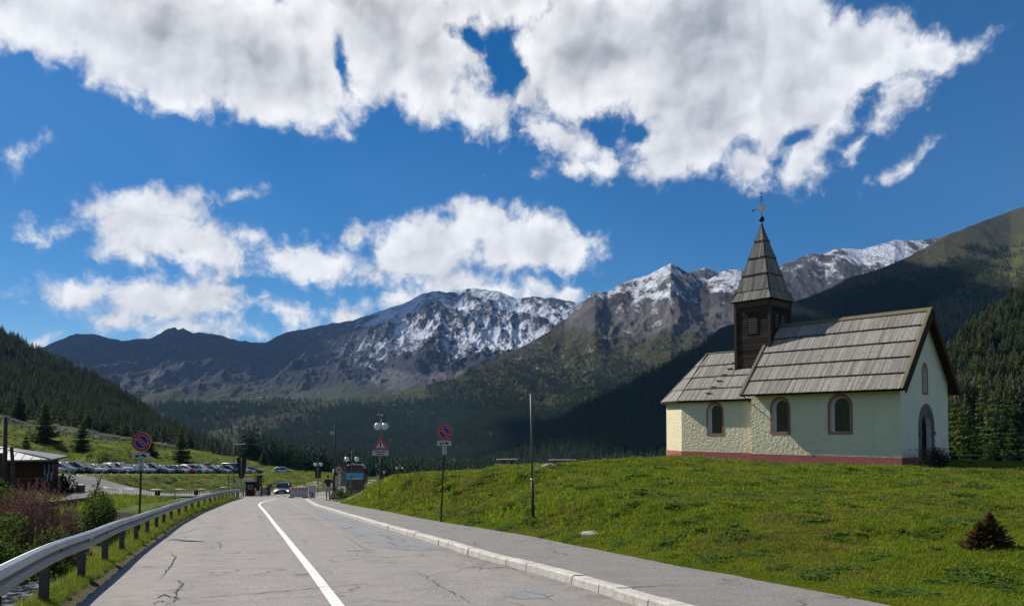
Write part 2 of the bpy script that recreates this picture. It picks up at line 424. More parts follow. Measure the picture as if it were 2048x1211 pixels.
for X, Y in [(-70, 98), (-68, 112), (-65, 105), (-62, 120), (-57, 140), (-53, 160), (-50, 172), (-50, 182), (-75, 125), (-70, 145), (-66, 165), (-60, 100), (-57, 120), (-52, 142), (-48, 162), (-44, 178)]:
    cw(X, Y, 2 - .0603 * Y)
for a in [(620, 944.5, 172), (660, 951, 168), (600, 944.5, 190)]: cp(*a)
for a in [(0, 905, 116), (0, 885, 135), (0, 855, 165), (0, 832, 195), (-200, 860, 120), (-200, 800, 200), (100, 880, 150), (100, 852, 195), (180, 902, 128), (180, 882, 165), (180, 863, 200), (270, 906, 150), (270, 893, 180), (270, 880, 205),
          (360, 912, 175), (360, 896, 215), (470, 921, 195), (470, 917, 220), (560, 936, 205), (580, 946, 215), (650, 960, 230), (700, 970, 200)]: cp(*a)
for a in [(-200, 840, 240), (0, 860, 240), (180, 890, 245), (360, 920, 255), (560, 960, 260), (800, 985, 240), (1200, 985, 230), (1600, 960, 220)]: cp(*a)
_cp = np.array(_cp)
def tps_fit(c, lam=.002):
    s = 60.0; X = c[:, :2] / s; n = len(c)
    d2 = ((X[:, None] - X[None]) ** 2).sum(-1); K = .5 * d2 * np.log(d2 + 1e-12)
    A = np.zeros((n + 3, n + 3)); A[:n, :n] = K + lam * np.eye(n); A[:n, n] = 1; A[:n, n + 1:] = X; A[n, :n] = 1; A[n + 1:, :n] = X.T
    b = np.zeros(n + 3); b[:n] = c[:, 2]
    w = np.linalg.solve(A, b); return X, w, s
_TX, _TW, _TS = tps_fit(_cp)
def tps(x, y):
    sh = x.shape; q = np.stack([x.ravel(), y.ravel()], -1) / _TS; out = np.empty(len(q)); n = len(_TX)
    for i in range(0, len(q), 20000):
        b = q[i:i + 20000]; d2 = ((b[:, None] - _TX[None]) ** 2).sum(-1)
        out[i:i + 20000] = (.5 * d2 * np.log(d2 + 1e-12)) @ _TW[:n] + _TW[n] + b @ _TW[n + 1:]
    return out.reshape(sh)
def zfar(x, y):
    return np.clip(2 - .068 * np.hypot(x, y), -42, 3)
WATER = -1.45
def stream_amt(y): return 1 - sstep(27, 36, y)
def ground_z(x, y, bumps=True):
    x = np.asarray(x, float); y = np.asarray(y, float); x, y = np.broadcast_arrays(x, y)
    inside = (y < 275) & (y > -12) & (x > -190) & (x < 130)
    xc = np.clip(x, -190, 130); yc = np.clip(y, -12, 275)
    z = tps(xc, yc)
    dd = np.hypot(np.maximum(0, np.abs(x + 30) - 160), np.maximum(0, np.maximum(y - 275, -12 - y)))
    z = z + (zfar(x, y) - z) * sstep(0, 260, dd)
    if bumps:
        near = np.clip(1.2 - np.hypot(x, y) / 300, .15, 1)
        z = z + near * (fbm(x / 5.5, y / 5.5, 4) * .26 + fbm(x / 1.1, y / 1.1, 3, off=4) * .07)
        hill = sstep(120, 170, y) * (x < -10)
        z = z + hill * fbm(x / 9, y / 9, 4, off=8) * 1.1
    xr_ = np.interp(y, [104, 166], [-64, -51.4]); wl_ = sstep(11, 5, np.abs(x - xr_)) * sstep(94, 99, y) * sstep(180, 174, y)
    z = z + (2 - .0603 * y - z) * wl_
    z = z - 2.6 * np.exp(-((x + 22.8) / 3.6) ** 2 - ((y - 38.5) / 4.5) ** 2)
    # corridor of the road
    zr = zroad(np.clip(y, -60, 299)); l = XL(y); r = XR(y); s_ = XS(y)
    far = y > 86
    a = x - l            # metres right of the left edge
    # left verge profile
    pv = np.interp(-a, [0, .3, .55, .9, 1.4, 2.1, 5.6, 6.3, 7.4, 12], [-.04, .03, .02, -.25, -.85, -1.8, -1.8, -1.2, -.3, 0])
    pv0 = np.interp(-a, [0, .3, .9, 2.0, 7.4, 12], [-.04, .03, .0, -.2, -.2, 0])
    sa = stream_amt(y)
    pv = pv * sa + pv0 * (1 - sa)
    wl = np.where(far, 0, np.clip(1 - (-a - 5.5) / 4.5, 0, 1)) * (a <= 0) * (1 - sstep(78, 86, y))
    zl = zr + pv
    nz = fbm(x / .7, y / .7, 3, off=2) * .05 * sstep(.2, .8, -a)
    z = np.where((a <= 0) & ~far, z + (zl + nz - z) * sstep(0, 1, wl), z)
    inr = (a > 0) & (x < s_) & ~far
    z = np.where(inr, zr - .10, z)
    b = x - s_
    wr = sstep(0, 1, np.clip(1 - b / 3.0, 0, 1)) * (1 - sstep(74, 86, y))
    zs = zr + KERB_H - .03 + np.clip(b, 0, 3) * .05
    z = np.where((b >= 0) & ~far, z + (zs - z) * wr, z)
    return z
MEADOW_NOTE = None
def pos_far(t, pos): return t.new('ShaderNodeVectorMath', operation='LENGTH', i_0=pos).outputs['Value']
def build_ground():
    def axis(lo, hi, d0, c0, c1, far):
        a = list(np.arange(c0, c1, d0)); x = c1; d = d0
        while x < hi: a.append(x); d *= 1.035 if x < far else 1.25; x += d
        a.append(hi); x = c0; d = d0; l = []
        while x > lo: d *= 1.035 if x > -far else 1.25; x -= d; l.append(x)
        return np.array(sorted(l + a))
    xs = axis(-6500, 6500, .3, -16, 26, 300); ys = axis(-6500, 6500, .3, 5, 48, 330)
    X, Y = np.meshgrid(xs, ys)
    Z = ground_z(X, Y)
    rad = np.hypot(X, Y)
    pv = sstep(62, 70, Y) * 0
    # path worn across the lawn
    m, t, b = material('meadow_ground')
    pos = t.new('ShaderNodeNewGeometry').outputs['Position']
    n1 = t.noise(pos, .11, 5, .6); n2 = t.noise(pos, 1.3, 6, .65); n3 = t.noise(pos, 14, 5, .7); n4 = t.noise(pos, .35, 4, .6)
    c = t.ramp(n1, [(.30, (.075, .115, .011)), (.45, (.11, .155, .013)), (.56, (.16, .18, .018)), (.70, (.185, .17, .024))])
    c = t.mix(t.mapr(n4, .45, .68), c, (.045, .085, .012))
    c = t.mix(t.mapr(n2, .35, .75, 0, .75), c, (.028, .042, .010))
    c = t.mix(t.mapr(n3, .40, .75, 0, .7), c, (.030, .042, .010))
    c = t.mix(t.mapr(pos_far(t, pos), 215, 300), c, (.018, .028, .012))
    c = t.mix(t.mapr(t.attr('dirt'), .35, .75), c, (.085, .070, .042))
    c = t.mix(t.mapr(t.attr('pit_shade'), .35, .55), c, (.014, .012, .010))  # hollow floor coloured near black to stand in for its shade
    t.set(b.inputs['Base Color'], c); b.inputs['Roughness'].default_value = .95; b.inputs['Specular IOR Level'].default_value = .1
    h = t.math('ADD', t.math('MULTIPLY', n3, .5), n2)
    t.set(b.inputs['Normal'], t.bump(h, .9, .12))
    # bare soil: the path over the lawn, the road verge
    path = [on_hill(u, v) for u, v in [(1500, 985), (1600, 981), (1700, 974), (1760, 966), (1800, 955), (1830, 944)]]
    dist = np.full(X.shape, 1e9)
    for p, q in zip(path[:-1], path[1:]):
        ax, ay = q.x - p.x, q.y - p.y; L2 = ax * ax + ay * ay
        tt = np.clip(((X - p.x) * ax + (Y - p.y) * ay) / L2, 0, 1)
        dist = np.minimum(dist, np.hypot(X - p.x - tt * ax, Y - p.y - tt * ay))
    dirt = sstep(.45, .1, dist) * .55
    vd = np.minimum(np.abs(X - XS(Y)), np.abs(X - XL(Y)))
    dirt = np.maximum(dirt, sstep(.5, .05, vd + fbm(X, Y, 3) * .3) * .9 * (Y < 84))
    Z = Z - sstep(.4, .05, dist) * .05
    pit_shade = np.exp(-((X + 22.8) / 4.0) ** 2 - ((Y - 38.5) / 5.0) ** 2)
    o = grid_mesh('ground', X, Y, Z, m, attrs={'dirt': dirt, 'pit_shade': pit_shade})
    struct(o, 'rolling alpine meadow ground')
    return o
def on_hill(u, v):
    """first point of the open ground seen at a pixel"""
    Ys = np.geomspace(6, 240, 500); x, y, z = Pn(u, v, Ys)
    g = ground_z(x, y, False); k = np.argmax(z < g)
    if k == 0: k = len(Ys) - 1
    return Vector((x[k], y[k], g[k]))
def gz(x, y): return float(ground_z(np.array([x]), np.array([y]))[0])
GROUND = build_ground()
# ------------------------------------------------------------------ asphalt
def asphalt(name, base, warm, crack=.55):
    m, t, b = material(name)
    pos = t.new('ShaderNodeNewGeometry').outputs['Position']
    n0 = t.noise(pos, .25, 4); n1 = t.noise(pos, 2.2, 5, .65); n2 = t.noise(pos, 36, 4, .85); n3 = t.noise(pos, 170, 2, .8)
    c = t.ramp(n2, [(.34, tuple(x * .38 for x in base)), (.5, base), (.62, tuple(min(.8, x * 1.8) for x in base))])
    c = t.mix(t.mapr(n0, .35, .65, 0, .5), c, warm)
    c = t.mix(t.mapr(n1, .42, .68, 0, .35), c, tuple(x * .55 for x in base))
    c = t.mix(t.mapr(n3, .55, .75, 0, .5), c, tuple(min(.9, x * 2.1) for x in base))
    if name == 'asphalt':
        ac = t.attr('across'); tr = t.ramp(ac, [(.0, .75), (.04, .35), (.12, .0), (.20, .45), (.30, .0), (.50, .1), (.62, .0), (.70, .35), (.80, .0), (.93, .25), (.985, .95)])
        c = t.mix(t.math('MULTIPLY', t.math('MULTIPLY', tr, t.mapr(n1, .3, .6, .5, 1)), .42), c, tuple(x * .45 for x in base))
        sp = t.noise(pos, 1.1, 6, .75); c = t.mix(t.mapr(sp, .60, .68, 0, .45), c, tuple(x * .5 for x in base))
    # fine map cracking
    wn = t.new('ShaderNodeTexNoise', i_Vector=pos); wn.inputs['Scale'].default_value = 1.5
    wp = t.new('ShaderNodeVectorMath', operation='ADD', i_0=pos, i_1=t.new('ShaderNodeVectorMath', operation='SCALE', i_0=wn.outputs['Color'], i_Scale=.9).outputs[0]).outputs[0]
    vo = t.new('ShaderNodeTexVoronoi', feature='DISTANCE_TO_EDGE', i_Vector=wp); vo.inputs['Scale'].default_value = .55
    line = t.mapr(vo.outputs['Distance'], .004, .020, 1, 0)
    msk = t.mapr(t.noise(pos, .5, 3), .46, .58)
    c = t.mix(t.math('MULTIPLY', t.math('MULTIPLY', line, msk), crack), c, (.02, .018, .017))
    t.set(b.inputs['Base Color'], c); b.inputs['Roughness'].default_value = .85; b.inputs['Specular IOR Level'].default_value = .25
    t.set(b.inputs['Normal'], t.bump(n2, .6, .012))
    return m
M_road = asphalt('asphalt', (.245, .225, .208), (.27, .24, .215))
M_walk = asphalt('asphalt_walk', (.19, .178, .165), (.205, .19, .172), .7)
M_patch = asphalt('asphalt_patch', (.205, .208, .21), (.22, .215, .21), .95)
M_white, _t, _b = material('road_paint')
_pos = _t.new('ShaderNodeNewGeometry').outputs['Position']; _c = _t.ramp(_t.noise(_pos, 3, 5, .7), [(.3, (.58, .57, .53)), (.7, (.74, .74, .70))])
_c = _t.mix(_t.mapr(_t.noise(_pos, 45, 6, .8), .60, .68, 0, .8), _c, (.24, .22, .20)); _c = _t.mix(_t.mapr(_t.noise(_pos, 6, 6, .8), .62, .70, 0, .7), _c, (.26, .24, .22))
_t.set(_b.inputs['Base Color'], _c); _b.inputs['Roughness'].default_value = .7
def ribbon(name, fl, fr, y0, y1, dz, mat, n, across=6, zf=zroad, crown=0.0):
    ys = np.linspace(y0, y1, n); a = np.linspace(0, 1, across)
    L_ = fl(ys); R_ = fr(ys)
    X = L_[:, None] + (R_ - L_)[:, None] * a[None]; Y = np.repeat(ys[:, None], across, 1)
    Z = zf(Y) + dz + crown * np.sin(np.pi * a)[None]
    return grid_mesh(name, X, Y, Z, mat, attrs={'across': np.repeat(a[None], n, 0)})
rd = ribbon('road', XL, XR, -40, 84, 0, M_road, 500, 14)
struct(rd, 'two lane asphalt road')
# ragged edge and the wide paved square beyond the kerb end
def plaza():
    ys = np.linspace(66, 150, 96)
    l = np.interp(ys, [66, 70, 78, 84, 88, 96, 105, 120, 150], [float(XL(66)) + .3, float(XL(70)) - .6, -28.6, -31.5, -60, -62, -52, -40, -35])
    r = np.interp(ys, [66, 74, 80, 90, 100, 115, 150], [float(XL(66)) + 1, -18.6, -16, -11, -8, -8, -10])
    a = np.linspace(0, 1, 40); X = l[:, None] + (r - l)[:, None] * a; Y = np.repeat(ys[:, None], 40, 1)
    Z = np.maximum(zroad(Y) - .004, ground_z(X, Y) + .03)
    Z = np.where((X < XR(Y)) & (X > XL(Y)) & (Y < 86), zroad(Y) - .02, Z)
    return grid_mesh('plaza', X, Y, Z, M_road)
struct(plaza(), 'paved square with junction beyond the road works')
def side_road():
    top = [(90, 974, 95), (118, 974, 95), (190, 980, 96), (300, 985, 99), (400, 988, 104), (480, 989, 106)]
    bot = [(80, 990, 84), (118, 990, 84), (190, 994, 83), (300, 997, 81), (400, 999, 80), (480, 994, 82)]
    n = 60; s = np.linspace(0, 1, len(top)); si = np.linspace(0, 1, n)
    T = np.array([P(*a)[:] for a in top]); B = np.array([P(*a)[:] for a in bot])
    Ti = np.stack([np.interp(si, s, T[:, k]) for k in range(3)], -1); Bi = np.stack([np.interp(si, s, B[:, k]) for k in range(3)], -1)
    a = np.linspace(0, 1, 14)[None, :, None]; G = Ti[:, None] * (1 - a) + Bi[:, None] * a
    Z = np.maximum(G[..., 2], ground_z(G[..., 0], G[..., 1]) + .03)
    return grid_mesh('side_road', G[..., 0], G[..., 1], Z, M_walk)
struct(side_road(), 'grey side road below the parking bank')
sw = ribbon('sidewalk', lambda y: XR(y) + .20, lambda y: XS(y) + .15 * np.sin(y * 1.3) * .6 + .1 * fbm(y * .8, y * 0 + 3, 3), -40, 72, KERB_H - .012, M_walk, 600, 8)
struct(sw, 'grey asphalt footpath')
# kerb: stones with gaps
def kerb():
    mb = MB(); y = -6.0; k = 0
    while y < 69.5:
        L_ = random.choice([.95, 1.0, 1.0, .55, 1.0]); y2 = min(y + L_ * .94, 69.6)
        g = .008; n = 3
        ya = np.linspace(y + g, y2 - g, n); jx = random.uniform(-.012, .012); jz = random.uniform(-.01, .01)
        ring = []
        for q in ya:
            x = float(XR(q)) + jx; z = float(zroad(q)); 
            ring.append([(x - .01, q, z - .08), (x + .005, q, z + KERB_H - .03 + jz), (x + .03, q, z + KERB_H + jz), (x + .21, q, z + KERB_H + jz + .004), (x + .215, q, z - .05)])
        vs = [p for r_ in ring for p in r_]; fs = []
        for i in range(n - 1):
            for j in range(4): fs.append((i * 5 + j, i * 5 + j + 1, (i + 1) * 5 + j + 1, (i + 1) * 5 + j))
        fs.append((0, 1, 2, 3, 4)); fs.append(tuple((n - 1) * 5 + j for j in range(5))[::-1])
        mb.add(vs, fs); y = y2
    m, t, b = material('kerb_stone')
    pos = t.new('ShaderNodeNewGeometry').outputs['Position']
    n1 = t.noise(pos, 3.5, 6, .7); n2 = t.noise(pos, 40, 4, .7); n3 = t.noise(pos, 9, 6, .75)
    c = t.ramp(n1, [(.3, (.34, .315, .27)), (.5, (.50, .47, .42)), (.7, (.60, .57, .51))])
    c = t.mix(t.mapr(n3, .56, .68, 0, .7), c, (.24, .21, .17)); c = t.mix(t.mapr(n2, .5, .75, 0, .3), c, (.2, .18, .15))
    t.set(b.inputs['Base Color'], c); b.inputs['Roughness'].default_value = .85
    t.set(b.inputs['Normal'], t.bump(t.math('ADD', n3, n2), .7, .02))
    o = mb.build('kerb', m, fixn=True); struct(o, 'worn whitish kerb stones')
kerb()
# centre line
lc = trace([(690, 1211), (650, 1168), (604, 1112), (570, 1071), (540, 1034), (524, 1019), (517, 1013), (518, 1008), (530, 1003), (545, 999), (556, 996)])
def lane():
    pts = [(688, 1218), (659, 1175), (628, 1135), (598, 1100), (570, 1066), (545, 1037), (530, 1021), (521, 1013), (518.5, 1008.5), (524, 1004), (536, 1000.5), (550, 997.5), (565, 995)]
    # centre from the photograph's two edges
    c = [on_road(u, v, .006) for u, v in [(677, 1211), (650, 1175), (621, 1137), (591, 1099), (564, 1065), (540, 1035), (526, 1018), (519.5, 1011), (519, 1007), (526, 1003), (540, 999.6), (553, 997)]]
    d = (c[0] - c[1]); c = [c[0] + d * 4] + c
    # resample smoothly
    pts = []
    for i in range(len(c) - 1):
        p0, p1, p2, p3 = c[max(i - 1, 0)], c[i], c[i + 1], c[min(i + 2, len(c) - 1)]
        for k in range(8):
            t_ = k / 8
            pts.append(.5 * ((2 * p1) + (-p0 + p2) * t_ + (2 * p0 - 5 * p1 + 4 * p2 - p3) * t_ ** 2 + (-p0 + 3 * p1 - 3 * p2 + p3) * t_ ** 3))
    vs = []; fs = []
    for i, p in enumerate(pts):
        d = (pts[min(i + 1, len(pts) - 1)] - pts[max(i - 1, 0)]); n = Vector((d.y, -d.x, 0)).normalized(); w = .078
        for s in (-1, 1):
            q = p + n * w * s; vs.append((q.x, q.y, float(zroad(q.y)) + .006))
    for i in range(len(pts) - 1): fs.append((2 * i, 2 * i + 1, 2 * i + 3, 2 * i + 2))
    o = MB().add(vs, fs).build('road_line', M_white); struct(o, 'solid white centre line')
lane()
# tar patches and hand-traced cracks
def sheet(name, px, off, mat, jit=0.0, steps=6):
    pts = []
    for (a, b) in zip(px, px[1:] + px[:1]):
        for k in range(steps):
            u = a[0] + (b[0] - a[0]) * k / steps; v = a[1] + (b[1] - a[1]) * k / steps
            p = on_road(u, v, off); p.x += random.uniform(-jit, jit); p.y += random.uniform(-jit, jit); p.z = float(zroad(p.y)) + off; pts.append(p)
    tri = tessellate_polygon([pts])
    o = MB().add(pts, [tuple(t_) for t_ in tri]).build(name, mat, fixn=True)
    bm = bmesh.new(); bm.from_mesh(o.data)
    for f in bm.faces:
        if f.normal.z < 0: f.normal_flip()
    bm.to_mesh(o.data); bm.free()
    return struct(o, 'weathered repair patch in the asphalt')
sheet('road_patch', [(640, 1018), (668, 1026), (735, 1048), (805, 1069), (880, 1092), (892, 1100), (860, 1099), (790, 1097), (740, 1090), (700, 1068), (668, 1048), (640, 1032), (612, 1014)], .004, M_patch, .06)
sheet('road_patch', [(1002, 1180), (1040, 1172), (1090, 1176), (1110, 1186), (1090, 1195), (1040, 1197), (1008, 1190)], .004, M_patch, .02)
def cracks():
    C = [[(338, 1100), (350, 1112), (341, 1130), (326, 1150), (318, 1158)], [(352, 1155), (364, 1166), (352, 1182), (353, 1196), (340, 1204), (326, 1211)],
         [(352, 1196), (400, 1193), (480, 1187), (560, 1181), (640, 1173), (660, 1171), (740, 1166), (800, 1162)], [(355, 1094), (420, 1092), (500, 1090), (570, 1087)], [(606, 1087), (660, 1086), (705, 1083)],
         [(828, 1137), (856, 1155), (890, 1175), (930, 1198), (956, 1211)], [(570, 1005), (600, 1020), (628, 1036), (650, 1052), (668, 1060)], [(686, 1068), (705, 1080), (725, 1092), (745, 1100)],
         [(320, 1075), (345, 1069), (375, 1063), (400, 1052)], [(418, 1020), (440, 1018), (436, 1025)], [(436, 1080), (442, 1092), (436, 1098)], [(434, 1051), (441, 1057), (436, 1060)],
         [(700, 1064), (730, 1072), (760, 1080), (785, 1083)], [(770, 1085), (800, 1090), (850, 1094), (888, 1099)], [(515, 1027), (521, 1034), (524, 1043)], [(370, 1030), (400, 1040), (430, 1036)],
         [(310, 1195), (330, 1187), (352, 1196)], [(300, 1209), (318, 1200), (340, 1204)], [(905, 1104), (960, 1118), (1010, 1130), (1060, 1146)], [(940, 1128), (965, 1135), (950, 1142)], [(1010, 1186), (1050, 1180), (1085, 1188), (1110, 1200)], [(330, 1082), (352, 1076), (372, 1078)]]
    mb = MB()
    for pl in C:
        wmax = .036 if pl[0][0] < 420 else .018
        P_ = [on_road(u, v, .009) for u, v in pl]; pts = []
        for a, b in zip(P_[:-1], P_[1:]):
            n = max(3, int((b - a).length / .09))
            for k in range(n):
                q = a.lerp(b, k / n); q.x += random.gauss(0, .018); q.y += random.gauss(0, .03); pts.append(q)
        pts.append(P_[-1]); vs = []; fs = []; N = len(pts)
        for i, p in enumerate(pts):
            d = pts[min(i + 1, N - 1)] - pts[max(i - 1, 0)]; n = Vector((d.y, -d.x, 0)).normalized()
            w = wmax * random.uniform(.15, 1) * min(1, 4 * i / N + .1, 4 * (N - 1 - i) / N + .1)
            for s in (-1, 1): q = p + n * w * s * .5; vs.append((q.x, q.y, float(zroad(q.y)) + .0085))
        for i in range(N - 1): fs.append((2 * i, 2 * i + 1, 2 * i + 3, 2 * i + 2))
        mb.add(vs, fs)
    o = mb.build('road_cracks', principled('tar', (.025, .022, .02), .9)); struct(o, 'dark cracks in the asphalt')
cracks()
# water
def water():
    m, t, b = material('stream_water')
    pos = t.new('ShaderNodeNewGeometry').outputs['Position']
    n = t.noise(t.mapping(pos, (1, .6, 1)), 6, 5, .7, .8); n2 = t.noise(pos, 2.3, 4, .6)
    foam = t.mapr(t.math('MULTIPLY', n, n2), .235, .31)
    t.set(b.inputs['Base Color'], t.mix(foam, (.03, .035, .035), (.7, .72, .75)))
    b.inputs['Roughness'].default_value = .08; t.set(b.inputs['Normal'], t.bump(n, 1.0, .25))
    b.inputs['IOR'].default_value = 1.33
    ys = np.linspace(-20, 36, 200); a = np.linspace(0, 1, 30)
    X = XL(ys)[:, None] - 1.6 - 4.7 * a; Y = np.repeat(ys[:, None], 30, 1); Z = zroad(Y) + WATER + .03 * fbm(X * 2, Y * 2, 3)
    struct(grid_mesh('stream', X, Y, Z, m), 'shallow rushing mountain stream')
water()
# ================================================================== mountains
def mount_mat(name, rock, rock2, veg, veg2, snow_bump=.6, scale=1.0, scree=(.20, .185, .17)):
    m, t, b = material(name)
    pos = t.new('ShaderNodeNewGeometry').outputs['Position']
    s = scale
    n1 = t.noise(t.mapping(pos, (1, .5, .6)), .006 * s, 8, .65); n2 = t.noise(pos, .03 * s, 7, .7); n3 = t.noise(t.mapping(pos, (1, .4, .25)), .02 * s, 6, .7)
    c = t.ramp(n2, [(.3, rock), (.7, rock2)])
    c = t.mix(t.mapr(n3, .5, .7, 0, .8), c, tuple(x * .45 for x in rock))
    c = t.mix(t.mapr(t.math('ADD', t.attr('scree'), t.math('MULTIPLY_ADD', n3, .8, -.4)), .45, .65), c, scree)
    g = t.ramp(n2, [(.35, veg), (.65, veg2)])
    c = t.mix(t.mapr(t.math('ADD', t.attr('veg'), t.math('MULTIPLY_ADD', n1, 1.6, -.8)), .4, .6), c, g)
    n4 = t.noise(pos, .075 * s, 7, .75); n5 = t.noise(t.mapping(pos, (1, .35, .3)), .035 * s, 6, .7)
    sn = t.math('ADD', t.math('MULTIPLY_ADD', n4, 1.5, -.75), t.math('MULTIPLY_ADD', n5, 1.2, -.6))
    c = t.mix(t.mapr(t.math('ADD', t.attr('snow'), sn), .40, .72), c, (.66, .69, .75))
    t.set(b.inputs['Base Color'], c); b.inputs['Roughness'].default_value = .95; b.inputs['Specular IOR Level'].default_value = .05
    t.set(b.inputs['Normal'], t.bump(t.math('ADD', n2, t.math('MULTIPLY', n3, .7)), snow_bump, 22 / s))
    return m
def layer(name, crest, base, nu, nt, amp, lam, mat, label, prof=1.0, crest_amp=.35, snow=None, veg=None, scree=None, back=.5, seed=0.0, stretch=3.0, lowcut=False):
    """a mountain side rising from its foot to its crest, with a back slope; crest and foot as (seen u, seen v, distance)"""
    c = np.array(sorted(crest), float); b = np.array(sorted(base), float)
    u = np.linspace(c[0, 0], c[-1, 0], nu)
    cv, cd = np.interp(u, c[:, 0], c[:, 1]), np.interp(u, c[:, 0], c[:, 2]); bv, bd = np.interp(u, b[:, 0], b[:, 1]), np.interp(u, b[:, 0], b[:, 2])
    k = np.hanning(9); k /= k.sum(); cd = np.convolve(np.pad(cd, 4, mode='edge'), k, 'valid')
    t = np.linspace(0, 1 + back, nt)[:, None]; tc = np.clip(t, 0, 1)
    D = bd[None] + (cd - bd)[None] * t
    vv = bv[None] + (cv - bv)[None] * tc ** prof
    x, y, z = Pn(np.repeat(u[None], nt, 0), vv, D)
    over = np.clip(t - 1, 0, None); z = z - over * (cd - bd)[None] * .75
    uw = (u[None] - 1024) / F * cd.mean()
    r = ridged(x / lam + seed, y / (lam * stretch) + seed, 6) + .35 * ridged(x / lam * 3.1 + seed, y / (lam * stretch) * 3.1, 4)
    r = (r - r.mean()) / r.std()
    wgt = np.sin(np.pi * np.clip(t, 0, 1) ** .8) ** .7 * (t < 1) + 0 * t
    wgt = np.maximum(wgt, crest_amp * sstep(.5, 1, t)) * sstep(0, .12, t)
    hi = sstep(.35, .8, t) if lowcut else 1.0
    z = z + amp * D / F * r * wgt * (.3 + .7 * hi)
    z = z + amp * .35 * D / F * fbm(x / lam * 4, y / lam * 4, 4, off=seed) * wgt
    A = {}
    tt = np.repeat(t, nu, 1); U = np.repeat(u[None], nt, 0)
    vis = 856 - (z - EYE) / y * F
    for nm, fn in (('snow', snow), ('veg', veg), ('scree', scree)):
        A[nm] = fn(U, vis, tt, r, x, y, z) if fn else np.zeros_like(z)
    o = grid_mesh(name, x, y, z, mat, attrs=A)
    tag(o, label, None, None, 'structure')
    return dict(o=o, x=x, y=y, z=z, U=U, v=vis, t=tt, r=r)
M_far = mount_mat('far_rock', (.024, .028, .037), (.052, .055, .062), (.040, .050, .024), (.06, .065, .03), .9, scree=(.12, .11, .105))
M_mid = mount_mat('mid_rock', (.048, .044, .040), (.095, .085, .073), (.042, .048, .018), (.078, .072, .028), .9, scree=(.13, .118, .105))
M_forest = mount_mat('forest_floor', (.022, .026, .014), (.042, .040, .024), (.065, .075, .022), (.12, .11, .04), .6, 3.0, scree=(.072, .068, .036))
M_forest2 = mount_mat('valley_floor', (.022, .03, .016), (.035, .045, .02), (.06, .075, .028), (.085, .095, .035), .6, 3.0)
# far range: dark shoulders on the left, the snowy massif in the middle
LF = layer('far_mountain_range',
    [(-300, 690, 4800), (-60, 690, 4700), (30, 700, 4600), (60, 698, 4600), (90, 690, 4600), (118, 676, 4600), (150, 667, 4600), (200, 670, 4600), (245, 681, 4600), (268, 679, 4600), (300, 678, 4600), (318, 668, 4600), (335, 658, 4600), (350, 656, 4600), (356, 660, 4600), (366, 657, 4600),
     (385, 665, 4600), (400, 663, 4600), (430, 668, 4700), (470, 680, 4800), (505, 684, 4800), (530, 685, 4800), (545, 678, 4800), (575, 665, 4900), (600, 661, 4900), (630, 654, 5000), (650, 652, 5000), (680, 645, 5000), (705, 640, 5000), (740, 628, 5000), (765, 617, 5000),
     (800, 607, 5000), (822, 597, 5000), (845, 584, 5000), (875, 582, 5000), (895, 586, 5000), (915, 588, 5000), (935, 578, 5000), (948, 574, 5000), (975, 577, 5000), (1000, 580, 5000), (1015, 588, 5000), (1035, 597, 5000), (1070, 595, 5000), (1110, 598, 5000), (1155, 605, 5000), (1250, 620, 5000), (1400, 640, 5000)],
    [(-300, 850, 2500), (300, 820, 2600), (700, 800, 2700), (1400, 800, 2800)], 1300, 400, 11, 420, M_far, 'far dark range and snow covered massif', prof=.80, crest_amp=.16, stretch=2.6, back=.3,
    snow=lambda U, v, t, r, x, y, z: sstep(0, 1, (762 - v) / 95 + np.clip((U - 700) / 900, -1, 0) * 1.2) * sstep(560, 820, U) * .62 - .15 * r + fbm(x / 60, y / 150, 5) * .55 - .04,
    veg=lambda U, v, t, r, x, y, z: sstep(730, 800, v) * .75 + sstep(600, 300, U) * .1,
    scree=lambda U, v, t, r, x, y, z: sstep(715, 760, v) * .9 * sstep(600, 800, U) + sstep(60, 0, np.abs(U - 310)) * sstep(700, 745, v) * .7 - .1 * r, seed=3.0)
# second snowy ridge, behind the spire
LB = layer('back_snow_ridge',
    [(1250, 600, 4700), (1340, 570, 4700), (1375, 550, 4700), (1393, 540, 4700), (1410, 534, 4700), (1428, 540, 4700), (1445, 552, 4700), (1480, 560, 4700), (1530, 545, 4600), (1568, 529, 4600), (1600, 517, 4600), (1618, 510, 4600), (1650, 507, 4600), (1668, 498, 4600), (1700, 495, 4600), (1725, 497, 4600), (1750, 490, 4600), (1772, 484, 4600),
     (1790, 479, 4600), (1810, 483, 4600), (1840, 480, 4600), (1870, 476, 4600), (1890, 474, 4600), (1950, 470, 4600), (2100, 460, 4600)],
    [(1250, 800, 2600), (2100, 800, 2600)], 900, 300, 8, 420, M_mid, 'snow dusted back ridge', prof=.85, crest_amp=.14, stretch=2.4, back=.3,
    snow=lambda U, v, t, r, x, y, z: sstep(0, 1, ((585 + (1700 - U) * .06) - v) / 80) * .56 - .12 * r + fbm(x / 60, y / 150, 5, off=3) * .6 - .02,
    veg=lambda U, v, t, r, x, y, z: sstep(600, 680, v) * .5, scree=lambda U, v, t, r, x, y, z: .4 - .1 * r, seed=11.0)
